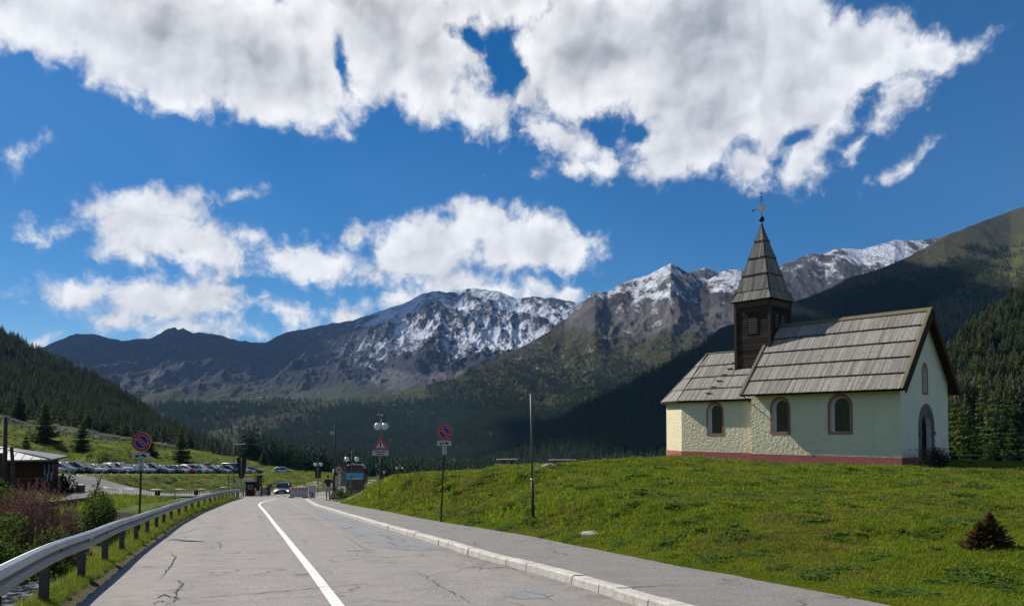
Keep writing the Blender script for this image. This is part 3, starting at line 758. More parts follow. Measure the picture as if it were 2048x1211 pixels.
# middle mountain with the sharp snow peak, its long shoulder and the valley woods below
LM = layer('middle_mountain',
    [(120, 850, 1700), (240, 832, 1800), (290, 812, 1850), (330, 806, 1900), (400, 805, 1900), (480, 797, 2000), (520, 795, 2000), (600, 800, 2000), (640, 801, 2000), (700, 797, 2000), (760, 790, 2050), (820, 780, 2150), (860, 771, 2200), (900, 759, 2300), (950, 740, 2400), (1000, 712, 2600), (1030, 697, 2700), (1060, 683, 2800), (1100, 662, 2950), (1130, 640, 3100), (1148, 618, 3150),
     (1160, 604, 3200), (1175, 592, 3200), (1190, 581, 3200), (1203, 580, 3250), (1215, 581, 3300), (1240, 570, 3350), (1270, 556, 3400), (1292, 550, 3400), (1310, 541, 3400), (1325, 532, 3400), (1341, 524, 3400), (1352, 531, 3400), (1366, 541, 3400), (1382, 546, 3400), (1400, 556, 3400), (1418, 558, 3400), (1440, 543, 3400), (1452, 540, 3400),
     (1470, 536, 3400), (1483, 537, 3400), (1500, 552, 3400), (1530, 560, 3400), (1560, 580, 3400), (1600, 600, 3300), (1700, 660, 3100), (1850, 720, 3000)],
    [(120, 965, 700), (600, 962, 800), (1000, 955, 900), (1400, 940, 1100), (1850, 930, 1200)], 1400, 420, 9, 340, M_mid, 'middle mountain with sharp snow dusted peak', prof=.92, crest_amp=.22, stretch=2.2, back=.35, lowcut=True,
    snow=lambda U, v, t, r, x, y, z: sstep(0, 1, (648 - v - np.abs(U - 1270) * .12) / 70) * sstep(1140, 1180, U) * .60 - .12 * r + fbm(x / 50, y / 120, 5, off=6) * .6 - .03,
    veg=lambda U, v, t, r, x, y, z: sstep(600, 700, v) * .75 + .15 * sstep(700, 800, v) + fbm(x / 300, y / 500, 3, off=2) * .35,
    scree=lambda U, v, t, r, x, y, z: sstep(560, 620, v) * sstep(760, 640, v) * .6 - .1 * r, seed=7.0)
# right hand mountain, dark, falling to the left
LR = layer('right_mountain',
    [(880, 955, 700), (950, 940, 800), (1000, 915, 900), (1050, 888, 950), (1080, 866, 1000), (1150, 825, 1050), (1200, 798, 1100), (1250, 772, 1150), (1300, 745, 1250), (1350, 721, 1300), (1400, 692, 1400), (1440, 655, 1500), (1480, 645, 1550), (1540, 625, 1650), (1600, 600, 1750), (1650, 578, 1850), (1700, 554, 1950),
     (1750, 538, 2050), (1800, 519, 2150), (1850, 495, 2250), (1890, 472, 2300), (1930, 455, 2350), (1960, 442, 2400), (1990, 431, 2450), (2020, 419, 2500), (2048, 410, 2500), (2100, 395, 2500), (2300, 340, 2500), (2600, 290, 2500)],
    [(880, 968, 420), (1200, 958, 420), (1500, 945, 400), (1900, 935, 330), (2300, 915, 330), (2600, 915, 330)], 1100, 380, 6, 300, M_forest, 'dark right hand mountain', prof=1.0, crest_amp=.2, stretch=2.2, back=.4,
    veg=lambda U, v, t, r, x, y, z: sstep(650, 520, v) * .25 + sstep(65, 25, np.abs((v - 525) - (2048 - U) * .68)) * .9 + fbm(x / 120, y / 120, 3) * .3,  # diagonal sunlit band painted in as lighter vegetation colour
    scree=lambda U, v, t, r, x, y, z: sstep(640, 540, v) * .75 - .1 * r, seed=21.0)
# near wooded slope behind the chapel
LN = layer('near_right_slope',
    [(1500, 935, 150), (1700, 900, 160), (1840, 820, 200), (1880, 765, 230), (1900, 728, 250), (1930, 690, 280), (1980, 640, 330), (2048, 585, 380), (2200, 500, 420), (2500, 400, 450)],
    [(1500, 960, 80), (1850, 940, 75), (2048, 938, 72), (2500, 930, 72)], 500, 260, 6, 60, M_forest2, 'near wooded slope', prof=1.0, crest_amp=.3, stretch=1.2, back=.5,
    veg=lambda U, v, t, r, x, y, z: .35 + sstep(840, 920, v) * .5 + fbm(x / 20, y / 20, 3) * .3, seed=31.0)
# left wooded hill
LL = layer('left_hill',
    [(-600, 480, 600), (-200, 600, 600), (-60, 645, 600), (0, 672, 600), (30, 685, 600), (60, 704, 600), (100, 722, 600), (150, 744, 590), (200, 770, 580), (260, 808, 560), (320, 850, 540), (370, 878, 520), (420, 900, 500), (470, 916, 480), (560, 950, 460), (640, 975, 450)],
    [(-600, 900, 230), (-200, 870, 240), (0, 862, 240), (180, 885, 250), (360, 915, 265), (560, 965, 280), (640, 985, 290)], 800, 300, 5, 90, M_forest, 'left wooded hill', prof=1.0, crest_amp=.3, stretch=1.2, back=.5,
    veg=lambda U, v, t, r, x, y, z: .3 + fbm(x / 60, y / 60, 3) * .3, seed=41.0)

def haze():
    m = bpy.data.materials.new('haze_air'); m.use_nodes = True; nt = m.node_tree; nt.nodes.clear()
    o = nt.nodes.new('ShaderNodeOutputMaterial'); v = nt.nodes.new('ShaderNodeVolumePrincipled')
    v.inputs['Density'].default_value = 4.2e-5; v.inputs['Color'].default_value = (.30, .54, 1.0, 1); v.inputs['Anisotropy'].default_value = .0
    nt.links.new(v.outputs[0], o.inputs['Volume'])
    b = MB().box((0, 0, 1150 - 45), (13400, 13400, 2300), 0).build('haze', m)
    tag(b, 'faint blue mountain air', None, None, 'stuff')
haze()
# ================================================================== trees
def leafmat(name, c1, c2, c3=None, trans=.35, vs=.5, rough=.8):
    m, t, b = material(name)
    oi = t.new('ShaderNodeObjectInfo').outputs['Random']
    pos = t.new('ShaderNodeNewGeometry').outputs['Position']
    n = t.noise(pos, vs, 4, .6)
    c = t.ramp(t.math('ADD', t.math('MULTIPLY', oi, .55), t.math('MULTIPLY', n, .5)), [(.2, c1), (.55, c2), (.85, c3 or c2)])
    t.set(b.inputs['Base Color'], c); b.inputs['Roughness'].default_value = rough; b.inputs['Specular IOR Level'].default_value = .15
    tr = t.new('ShaderNodeBsdfTranslucent'); t.set(tr.inputs[0], c)
    mx = t.new('ShaderNodeMixShader', i_0=trans); t.l.new(b.outputs[0], mx.inputs[1]); t.l.new(tr.outputs[0], mx.inputs[2])
    out = [n_ for n_ in t.n if n_.type == 'OUTPUT_MATERIAL'][0]; t.l.new(mx.outputs[0], out.inputs[0])
    return m
M_bark = principled('bark', (.075, .055, .04), .95, vary=.3, vscale=9, bump=.8, bscale=14, bdist=.03)
M_need = leafmat('needles', (.026, .044, .016), (.045, .072, .022), (.075, .10, .03), .4, .02)
M_need2 = leafmat('larch_needles', (.05, .085, .018), (.085, .13, .026), (.12, .165, .036), .5, .05)
M_needf = leafmat('far_needles', (.022, .056, .028), (.036, .080, .034), (.062, .105, .040), .3, .004)
def conifer(name, h, r, whorls, nb, K, seed, mat, parts=False, bare=.08, droop=.28, wide=.16, trunk_n=7):
    rd_ = random.Random(seed); cr = MB(); tk = MB()
    lean = [rd_.uniform(-.02, .02) * h for _ in range(2)]
    def axis(z): q = z / h; return Vector((lean[0] * q * q, lean[1] * q * q, z))
    for i in range(whorls):
        q = (i + rd_.random() * .8) / whorls; z = h * (bare + (1 - bare) * q * .98)
        R_ = r * ((1 - q) ** .85) * rd_.uniform(.72, 1.12) + .02 * h * (1 - q)
        n = max(3, int(nb * (1 - q * .45)))
        a0 = rd_.random() * 6.28
        for k in range(n):
            a = a0 + 6.283 * k / n + rd_.uniform(-.25, .25); L_ = R_ * rd_.uniform(.7, 1.15)
            d = Vector((math.cos(a), math.sin(a), 0)); s_ = Vector((-d.y, d.x, 0)); o = axis(z)
            up = .25 * (q) ; tip = o + d * L_ + Vector((0, 0, L_ * (up - droop * (1 - q))))
            def at(t_): return o.lerp(tip, t_) - Vector((0, 0, L_ * .12 * math.sin(math.pi * t_)))
            w = wide * r * (1.2 - .5 * q)
            if K <= 1:
                m_ = at(.5); hang = Vector((0, 0, -w * 1.1))
                cr.add([o, m_ + s_ * w + hang, tip, m_ - s_ * w + hang, m_ + Vector((0, 0, w * .3))], [(0, 1, 4), (1, 2, 4), (2, 3, 4), (3, 0, 4)])
            else:
                for j in range(K):
                    t0 = .12 + .8 * j / K; p = at(t0); p2 = at(min(1, t0 + .9 / K)); ww = w * (1.25 - .8 * t0) * rd_.uniform(.75, 1.3)
                    fwd = (p2 - p) * 1.3
                    for sg in (-1, 1):
                        e = p + s_ * sg * ww + fwd * .75 + Vector((0, 0, -ww * rd_.uniform(.25, .9)))
                        cr.add([p, e, p + fwd + Vector((0, 0, rd_.uniform(-.02, .05) * h * .1))], [(0, 1, 2) if sg > 0 else (0, 2, 1)])
                    e = p + Vector((0, 0, -ww * .9)) + fwd * .4
                    cr.add([p, p2, e], [(0, 1, 2)])
    cr.add([axis(h * .93) + Vector((.02 * h, 0, 0)), axis(h * .93) - Vector((.02 * h, 0, 0)), axis(h * 1.03)], [(0, 1, 2)])
    tr = (.018 if K > 2 else .009) * h
    tk.tube([axis(-.02 * h), axis(h * .3), axis(h * .7), axis(h * .98)], [tr * 1.25, tr * .85, tr * .4, .01], trunk_n, 1 if not parts else 0)
    if parts: return cr, tk
    b = len(cr.v); cr.v += tk.v; cr.f += [tuple(i + b for i in f) for f in tk.f]; cr.mi += tk.mi; cr.sm += tk.sm
    o = cr.build(name, [mat, M_bark], link=False)
    return o
FAR = [conifer('far_conifer', 1, rr, 7, 6, 1, 100 + i, M_needf, wide=.3, trunk_n=3) for i, rr in enumerate((.2, .24, .27, .22))]
MIDT = [conifer('wood_conifer', 1, rr, 15, 8, 2, 200 + i, M_need, wide=.24, trunk_n=4) for i, rr in enumerate((.20, .24, .27))] + [conifer('wood_conifer', 1, rr, 14, 7, 2, 220 + i, M_need2, wide=.24, trunk_n=4) for i, rr in enumerate((.24, .29))]
def sample(L, n, maskf):
    x, y, z, U, v, t = L['x'], L['y'], L['z'], L['U'], L['v'], L['t']
    m = (t[:-1, :-1] < 1.03)
    ax, ay = x[:-1, 1:] - x[:-1, :-1], y[1:, :-1] - y[:-1, :-1]
    a = np.abs(ax * ay) * m * np.clip(maskf(U[:-1, :-1], v[:-1, :-1], x[:-1, :-1], y[:-1, :-1]), 0, 1)
    a *= ((U[:-1, :-1] > -120) & (U[:-1, :-1] < 2180))
    p = a.ravel() / a.sum(); k = rng.choice(len(p), n, p=p); i, j = np.unravel_index(k, a.shape)
    fu, fv = rng.random(n), rng.random(n)
    def lerp(A): return (A[i, j] * (1 - fu) + A[i, j + 1] * fu) * (1 - fv) + (A[i + 1, j] * (1 - fu) + A[i + 1, j + 1] * fu) * fv
    return np.stack([lerp(x), lerp(y), lerp(z)], -1)
def scl(n, h, var=.3, wv=.15):
    s = h * (1 + var * (rng.random(n) * 2 - 1)); return np.stack([s * (1 + wv * rng.standard_normal(n) * .5)] * 2 + [s], -1)
def cl(x, y, s, o=0.0): return fbm(x / s, y / s, 3, off=o)
# valley woods on the middle mountain
def mvalley(U, v, x, y):
    d = sstep(790, 825, v) * .9 + sstep(690, 800, v) * .45 * (U > 850)
    d = d * sstep(-.35, .1, cl(x, y, 170, 5) + sstep(815, 860, v) * .6 + .2)
    d *= 1 - .8 * sstep(45, 20, np.abs(v - (838 - (U - 560) * .32)) + np.abs(U - 470) * .12)
    return d + .0
p = sample(LM, 60000, mvalley); n = len(p)
o = scatter('valley_wood', p, rng.random(n) * 6.28, scl(n, 11), rng.integers(0, 4, n), FAR)
tag(o, 'distant conifer woods on the valley side under the snow peaks', 'forest', None, 'stuff')
p = sample(LM, 5000, lambda U, v, x, y: sstep(640, 720, v) * sstep(820, 740, v) * sstep(-.1, .3, cl(x, y, 90, 9)) * (U > 900)); n = len(p)
o = scatter('scattered_trees', p, rng.random(n) * 6.28, scl(n, 8), rng.integers(0, 4, n), FAR)
tag(o, 'scattered trees high up on the middle mountain', 'forest', None, 'stuff')
# woods on the valley floor between the banks and the mountain foot
n = 15000; Y = 225 + 700 * rng.random(n) ** 1.3; X = (-.36 + .98 * rng.random(n)) * Y
p = np.stack([X, Y, ground_z(X, Y, False) - .3], -1)
o = scatter('floor_wood', p, rng.random(n) * 6.28, scl(n, 9.5), rng.integers(0, 4, n), FAR)
tag(o, 'dark conifer wood on the valley floor beyond the road works', 'forest', None, 'stuff')
# dark woods on the right mountain
def mright(U, v, x, y):
    line = 700 - (U - 1440) * .33       # tree line
    a = sstep(line - 30, line + 25, v + 60 * cl(x, y, 150, 2))
    sunlit_band = sstep(70, 30, np.abs((v - 525) - (2048 - U) * .68)) * (U > 1750)
    return np.clip(a, 0, 1) * (1 - .9 * sunlit_band)
p = sample(LR, 42000, mright); n = len(p)
o = scatter('dark_wood', p, rng.random(n) * 6.28, scl(n, 11), rng.integers(0, 4, n), FAR)
tag(o, 'dark conifer wood on the right hand mountain behind the chapel', 'forest', None, 'stuff')
p = sample(LR, 2600, lambda U, v, x, y: sstep(480, 560, v) * sstep(720, 600, v) * (U > 1500)); n = len(p)
o = scatter('scattered_trees', p, rng.random(n) * 6.28, scl(n, 7), rng.integers(0, 4, n), FAR)
tag(o, 'sparse small trees above the dark wood on the right mountain', 'forest', None, 'stuff')
# near woods: the trees that show largest one by one, the rest as one mass each
near = []
pn = sample(LN, 2800, lambda U, v, x, y: .25 + sstep(930, 800, v)); hn = 7.5 * (.55 + .75 * rng.random(len(pn))); 
pl = sample(LL, 5200, lambda U, v, x, y: sstep(-.35, .05, cl(x, y, 60, 1)) * sstep(900, 860, v + 0 * U + 60 * cl(x, y, 25)) + .15); hl = 8.5 * (.6 + .8 * rng.random(len(pl)))
for src, pts, hs in (('r', pn, hn), ('l', pl, hl)):
    u = 1024 + pts[:, 0] / pts[:, 1] * F; px = hs / pts[:, 1] * F; near.append((pts, hs, u, px))
def split(pts, hs, u, px, k):
    s = np.where((u > 5) & (u < 2043), px, 0); o_ = np.argsort(-s); return o_[:k], o_[k:]
for (pts, hs, u, px), k, nm, lab, ilab, grp in ((near[0], 170, 'near_wood', 'bushy conifers massed on the slope beyond the chapel', 'green conifer among the trees on the slope right of the chapel', 'conifers on the slope right of the chapel'),
                                      (near[1], 125, 'hillside_wood', 'dense conifers covering the wooded hill beyond the car park', 'dark conifer at the lower edge of the wood on the hill beyond the parked cars', 'conifers on the wooded hill beyond the parked cars')):
    a, b = split(pts, hs, u, px, k)
    for i in a:
        pr = MIDT[int(rng.integers(0, 5))] if nm == 'near_wood' else MIDT[int(rng.integers(0, 3))]
        o = bpy.data.objects.new('conifer_tree', pr.data); COL.objects.link(o)
        o.location = (pts[i][0], pts[i][1], pts[i][2] - .15); o.rotation_euler = (0, 0, random.random() * 6.28); s = hs[i]; w = s * random.uniform(.95, 1.35); o.scale = (w, w, s)
        tag(o, ilab, 'tree', grp)
    n = len(b); q = pts[b].copy(); q[:, 2] -= .15
    o = scatter(nm, q, rng.random(n) * 6.28, np.stack([hs[b] * 1.15, hs[b] * 1.15, hs[b]], -1), rng.integers(0, 5 if nm == 'near_wood' else 3, n), MIDT)
    tag(o, lab, 'forest', None, 'stuff')
# ================================================================== chapel
def wood_mat(name, dark, mid, light, moss=None, rough=.9, sc=1.0):
    m, t, b = material(name)
    co = t.new('ShaderNodeTexCoord').outputs['Object']
    tone = t.attr('tone'); n = t.noise(co, 3.5 * sc, 6, .7); n2 = t.noise(co, 24 * sc, 5, .75); n3 = t.noise(co, 7 * sc, 5, .7)
    f = t.math('ADD', t.math('MULTIPLY', tone, .42), t.math('MULTIPLY', n2, .72))
    c = t.ramp(f, [(.22, dark), (.5, mid), (.85, light)])
    c = t.mix(t.mapr(n3, .56, .66, 0, .6), c, tuple(x * .5 for x in mid))
    if moss: c = t.mix(t.mapr(n, .56, .68, 0, .7), c, moss)
    t.set(b.inputs['Base Color'], c); b.inputs['Roughness'].default_value = rough; b.inputs['Specular IOR Level'].default_value = .15
    t.set(b.inputs['Normal'], t.bump(n2, .5, .02))
    return m
M_shingle = wood_mat('weathered_boards', (.135, .122, .105), (.24, .222, .195), (.35, .325, .29), (.16, .145, .075))
M_spire = wood_mat('spire_boards', (.085, .078, .07), (.16, .15, .135), (.26, .245, .22))
M_tower = wood_mat('blackened_boards', (.010, .008, .006), (.030, .022, .017), (.070, .050, .036))
M_brown = wood_mat('brown_timber', (.035, .020, .012), (.075, .045, .025), (.12, .075, .045))
M_iron = principled('dark_iron', (.03, .03, .035), .5, .8)
M_gold = principled('gilded_metal', (.45, .27, .06), .4, .9)
M_trimw = principled('lead_bar', (.07, .065, .06), .6)
M_dark = principled('dark_opening', (.012, .011, .012), .4)
M_glass = principled('dark_glass', (.02, .022, .026), .08, spec=.8)
def plaster(name, col, rough_side):
    m, t, b = material(name)
    co = t.new('ShaderNodeTexCoord').outputs['Object']
    n = t.noise(co, .8, 5, .6); n2 = t.noise(co, 5, 5, .7); n3 = t.noise(t.mapping(co, (1, 1, .25)), 2.0, 5, .6)
    c = t.ramp(n, [(.3, tuple(x * .9 for x in col)), (.7, col)])
    c = t.mix(t.mapr(n3, .55, .75, 0, .35), c, tuple(x * .66 for x in col))
    lowz = t.new('ShaderNodeSeparateXYZ', i_0=co).outputs[2]; splash = t.math('MULTIPLY', t.mapr(lowz, 1.1, .4), t.mapr(n2, .4, .65)); c = t.mix(t.math('MULTIPLY', splash, .4), c, tuple(x * .55 for x in col))
    t.set(b.inputs['Base Color'], c); b.inputs['Roughness'].default_value = .9; b.inputs['Specular IOR Level'].default_value = .1
    vo = t.new('ShaderNodeTexVoronoi', feature='SMOOTH_F1', i_Vector=co); vo.inputs['Scale'].default_value = 9
    h = t.math('ADD', t.math('MULTIPLY', vo.outputs['Distance'], -1.0), t.math('MULTIPLY', n2, .8))
    t.set(b.inputs['Normal'], t.bump(h, 1.0, .022 if rough_side else .008))
    return m
M_cream = plaster('cream_render', (.78, .70, .47), True)
M_cream2 = plaster('smooth_render', (.78, .72, .55), False)
M_pink = plaster('rose_paint', (.42, .155, .13), False)
M_reveal = principled('white_reveal', (.70, .68, .62), .8)
RISE_N = (8.15 - 3.89) / 3.68
TONE = [0.5]
def bpoly(mb, pts, nc, bw=.115, th=.028, lift=.04, mi=0, gap=.004, first=None):
    """planks laid down the slope over a planar convex outline; pts[0]->pts[1] is the eave"""
    O = pts[0]; al = (pts[1] - O); L_ = al.length; al = al / L_
    nr = al.cross(pts[2] - O).normalized(); up = nr.cross(al)
    if up.z < 0: up = -up
    if nr.z < 0: nr = -nr
    q = [((p - O).dot(al), (p - O).dot(up)) for p in pts]; n = len(q)
    def rangev(s):
        vs = []
        for i in range(n):
            a, b = q[i], q[(i + 1) % n]
            if abs(a[0] - b[0]) < 1e-9:
                if abs(a[0] - s) < 1e-6: vs += [a[1], b[1]]
                continue
            t_ = (s - a[0]) / (b[0] - a[0])
            if -1e-6 <= t_ <= 1 + 1e-6: vs.append(a[1] + (b[1] - a[1]) * t_)
        return (min(vs), max(vs)) if vs else (0, 0)
    H = max(x[1] for x in q); s_min = min(x[0] for x in q); s_max = max(x[0] for x in q)
    for c in range(nc):
        c0 = H * c / nc - (.05 if c else .03); c1 = H * (c + 1) / nc + .02
        s = s_min
        while s < s_max - .01:
            w = bw * random.uniform(.7, 1.3); e = min(s + w, s_max); k = random.uniform(-.02, .02)
            a0, a1 = rangev(s + 1e-5); b0, b1 = rangev(e - 1e-5)
            lo_a, hi_a, lo_b, hi_b = max(a0, c0 + k), min(a1, c1), max(b0, c0 + k), min(b1, c1)
            if hi_a - lo_a > .01 or hi_b - lo_b > .01:
                hi_a = max(hi_a, lo_a); hi_b = max(hi_b, lo_b)
                z1 = random.choice([0, .016]) + lift; z0 = .0 + random.choice([0, .008])
                def pt(ss, vv, off): return O + al * ss + up * vv + nr * off
                def oz(vv): return z0 + (z1 - z0) * (1 - min(1, max(0, (vv - c0) / (c1 - c0))))
                vs = []
                for ss, vv in ((s + gap, lo_a), (e - gap, lo_b), (e - gap, hi_b), (s + gap, hi_a)): vs.append(pt(ss, vv, oz(vv) + th))
                for ss, vv in ((s + gap, lo_a), (e - gap, lo_b), (e - gap, hi_b), (s + gap, hi_a)): vs.append(pt(ss, vv, oz(vv)))
                mb.tone = random.random()
                mb.add(vs, [(0, 1, 2, 3), (7, 6, 5, 4), (0, 4, 5, 1), (1, 5, 6, 2), (2, 6, 7, 3), (3, 7, 4, 0)], mi)
            s = e
    return al, up, nr, H
class TMB(MB):
    def __init__(s): super().__init__(); s.tone = .5; s.tn = []
    def add(s, vs, fs, mi=0, sm=False):
        vs = list(vs); s.tn += [s.tone] * len(vs); return super().add(vs, fs, mi, sm)
    def mesh(s, name, mats):
        me = super().mesh(name, mats); a = me.attributes.new('tone', 'FLOAT', 'POINT'); a.data.foreach_set('value', s.tn); return me
def arch(cx, z0, w, h, n=14, pointed=0.0):
    """outline of a round-headed opening, counter-clockwise"""
    r = w / 2; pts = [(cx - r, z0), (cx + r, z0)]; zc = z0 + h - r * (1 + pointed)
    for i in range(n + 1):
        a = math.pi * i / n; pts.append((cx + r * math.cos(a), zc + r * (1 + pointed) * math.sin(a)))
    return pts
def panel(mb, O, ax, nrm, outer, holes, reveal, mi=0, mi_r=1):
    """wall face in (ax, z) with real openings; nrm points outwards"""
    O = Vector(O); ax = Vector(ax); nrm = Vector(nrm); Z = Vector((0, 0, 1))
    loops = [outer] + [list(reversed(h)) for h in holes]
    tri = tessellate_polygon([[Vector((p[0], p[1], 0)) for p in l] for l in loops])
    flat = [p for l in loops for p in l]; vs = [O + ax * p[0] + Z * p[1] for p in flat]
    fs = []
    for t_ in tri:
        a, b, c = [vs[i] for i in t_]
        fs.append(tuple(t_) if (b - a).cross(c - a).dot(nrm) > 0 else tuple(reversed(t_)))
    mb.add(vs, fs, mi)
    for h in holes:
        n = len(h); v = [O + ax * p[0] + Z * p[1] for p in h]; v += [p - nrm * reveal for p in v]
        mb.add(v, [(i, n + i, n + (i + 1) % n, (i + 1) % n) for i in range(n)], mi_r)
def ring(mb, O, ax, nrm, outer, inner, depth, mi=0):
    """flat frame between two outlines with the same point count, standing proud by depth"""
    O = Vector(O); ax = Vector(ax); nrm = Vector(nrm); Z = Vector((0, 0, 1)); n = len(outer)
    o0 = [O + ax * p[0] + Z * p[1] for p in outer]; i0 = [O + ax * p[0] + Z * p[1] for p in inner]
    vs = o0 + i0 + [p + nrm * depth for p in o0] + [p + nrm * depth for p in i0]
    fs = []
    for k in range(n):
        j = (k + 1) % n
        fs += [(2 * n + k, 2 * n + j, 3 * n + j, 3 * n + k), (k, j, 2 * n + j, 2 * n + k), (n + j, n + k, 3 * n + k, 3 * n + j)]
    mb.add(vs, fs, mi)
def chapel():
    root = empty('chapel', (P0.x, P0.y, CHB), math.atan2(-W2.y, -W2.x), 'small cream chapel with grey plank roof and dark timber belfry on the grassy mound', 'chapel')
    c = lambda d, g, z: Vector((-d, g, z - CHB))
    X_ = Vector((-1, 0, 0)); Yg = Vector((0, 1, 0)); Z = Vector((0, 0, 1))
    LN_, WN, DC, INS = 8.26, 6.06, 13.53, .45
    top = 3.89 + .65 * RISE_N - .10
    rn = lambda g: 3.89 + (g + .65) * RISE_N
    CE = 3.69; RC = (6.82 - CE) / 2.88
    rc = lambda g: CE + (g - .15) * RC
    # ---- nave walls
    nv = MB(); b0 = -.5
    w1, w2_ = arch(6.45, 1.79, 1.0, 1.86), arch(3.04, 1.81, 1.08, 1.88)
    panel(nv, c(0, 0, 0), X_, -Yg, [(0, b0), (LN_, b0), (LN_, top), (0, top)], [w1, w2_], .30)
    gt = lambda g: top + min(g, WN - g) * RISE_N
    door = arch(3.08, -.02, 1.30, 2.80, pointed=.25); gw = arch(3.03, 3.86, .52, 1.45, pointed=.3)
    panel(nv, c(0, 0, 0), Yg, Vector((1, 0, 0)), [(0, b0), (WN, b0), (WN, top), (WN / 2, gt(WN / 2)), (0, top)], [door, gw], .34, 2, 1)
    panel(nv, c(LN_, 0, 0), Yg, Vector((-1, 0, 0)), [(0, b0), (WN, b0), (WN, top), (WN / 2, gt(WN / 2)), (0, top)], [], .3)
    panel(nv, c(0, WN, 0), X_, Yg, [(0, b0), (LN_, b0), (LN_, top), (0, top)], [], .3)
    nv.build('nave_wall', [M_cream, M_reveal, M_cream2], root)
    # ---- choir walls
    ch = MB(); ct = rc(.45) - .08
    cw_ = arch(2.78, 1.68, 1.02, 1.82)
    panel(ch, c(LN_, INS, 0), X_, -Yg, [(0, b0), (5.27, b0), (5.27, ct), (0, ct)], [cw_], .28)
    f0 = Vector((DC, INS)); f1 = Vector((DC + 2.165, INS + 1.25)); f2 = Vector((DC + 2.165, WN - INS - 1.25)); f3 = Vector((DC, WN - INS)); f4 = Vector((LN_, WN - INS))
    for a, b in ((f0, f1), (f1, f2), (f2, f3), (f3, f4)):
        e = b - a; L_ = e.length; ax = Vector((-e.x, e.y, 0)) / L_; nn = Vector((ax.y, -ax.x, 0)); 
        if nn.dot(Vector((-(a.x + b.x) / 2, (a.y + b.y) / 2, 0)) - Vector((-12, 3.03, 0))) < 0: nn = -nn
        panel(ch, c(a.x, a.y, 0), ax, nn, [(0, b0), (L_, b0), (L_, ct), (0, ct)], [], .2)
    ch.build('choir_wall', [M_cream, M_reveal], root)
    # ---- plinth
    pl = MB(); hp = .55
    outl = [(-.03, -.03), (LN_ + .03, -.03), (LN_ + .03, INS - .03), (DC + .02, INS - .03), (f1.x + .03, f1.y - .02), (f2.x + .03, f2.y + .02), (DC + .02, WN - INS + .03), (LN_ + .03, WN - INS + .03), (LN_ + .03, WN + .03), (-.03, WN + .03)]
    segs = list(zip(outl, outl[1:] + outl[:1]))
    for k, (a, b) in enumerate(segs):
        if k == len(segs) - 1:
            for g0, g1 in ((WN + .03, 4.2), (1.97, -.03)):
                pa, pb = c(-.03, g0, b0), c(-.03, g1, b0); pc, pd = c(-.03, g1, hp), c(-.03, g0, hp)
                pl.add([pa, pb, pc, pd, c(.0, g0, hp), c(.0, g1, hp)], [(0, 1, 2, 3), (3, 2, 5, 4)])
            continue
        h1 = hp if k < 2 else hp + .02
        pa, pb, pc, pd = c(a[0], a[1], b0), c(b[0], b[1], b0), c(b[0], b[1], h1), c(a[0], a[1], h1)
        e = (pb - pa).normalized(); inn = Vector((-e.y, e.x, 0)) * .03
        if (inn).dot(c(7, 3, 0) - pa) < 0: inn = -inn
        pl.add([pa, pb, pc, pd, pd + inn, pc + inn], [(0, 1, 2, 3), (3, 2, 5, 4)])
    pl.build('plinth', M_pink, root)
    # ---- windows: painted surround, pane with bars
    def window(O, ax, nn, cx, z0, w, h, fr, pointed=0.0, lab=None, dark=False):
        o_ = arch(cx, z0 - fr, w + 2 * fr, h + 2 * fr, pointed=pointed); i_ = arch(cx, z0, w, h, pointed=pointed)
        s_ = MB(); ring(s_, O, ax, nn, o_, i_, .02); wn = s_.build('window', M_pink, root)
        p = MB(); g_ = arch(cx, z0 + .02, w - .26, h - .1, pointed=pointed); dep = .26
        Oq = Vector(O) - Vector(nn) * dep
        p.prism(g_, Oq, ax, (0, 0, 1), nn, .015); p.build('pane', M_glass, wn)
        q = MB(); w_ = w - .26; n_b = 2 if w > .8 else 1
        for k in range(1, n_b + 1): q.frame_box(Oq + Vector(ax) * (cx - w_ / 2 + w_ * k / (n_b + 1) - .01) + Vector((0, 0, z0 + .02)) + Vector(nn) * .015, Vector(ax) * .02, Vector((0, 0, h - .2)), Vector(nn) * .015)
        for k in range(1, 5): q.frame_box(Oq + Vector(ax) * (cx - w_ / 2) + Vector((0, 0, z0 + (h - .1) * k / 5)) + Vector(nn) * .015, Vector(ax) * w_, Vector((0, 0, .018)), Vector(nn) * .015)
        q.build('glazing_bar', M_trimw, wn)
        s2 = MB(); ring(s2, Oq, ax, nn, arch(cx, z0 - .02, w + .02, h + .04, pointed=pointed), g_, .03); s2.build('frame', M_reveal, wn)
        return wn
    window(c(0, 0, 0), X_, -Yg, 6.45, 1.79, 1.0, 1.86, .12); window(c(0, 0, 0), X_, -Yg, 3.04, 1.81, 1.08, 1.88, .13)
    window(c(LN_, INS, 0), X_, -Yg, 2.78, 1.68, 1.02, 1.82, .11)
    window(c(0, 0, 0), Yg, Vector((1, 0, 0)), 3.03, 3.86, .52, 1.45, .11, .3)
    # ---- door with stone surround
    dr = MB(); dr.prism(arch(3.08, -.1, 1.28, 2.86, pointed=.25), c(.30, 0, 0), Yg, (0, 0, 1), Vector((1, 0, 0)), .06)
    for k in range(7): dr.box(c(.235, 2.52 + k * .187, 1.1), (.02, .012, 2.1))
    dd = dr.build('door', wood_mat('door_wood', (.012, .008, .006), (.035, .022, .015), (.06, .04, .025)), root)
    hd = MB().tube([c(.2, 3.5, 1.05), c(.16, 3.5, 1.05), c(.16, 3.42, 1.05)], .012, 6).build('handle', M_iron, dd)
    st = MB(); M_stone = principled('door_stone', (.16, .14, .115), .9, vary=.35, vscale=6, bump=.6, bscale=20, bdist=.02)
    ring(st, c(0, 0, 0), Yg, Vector((1, 0, 0)), arch(3.08, -.1, 1.95, 3.38, pointed=.25), arch(3.08, -.1, 1.56, 3.10, pointed=.25), .05)
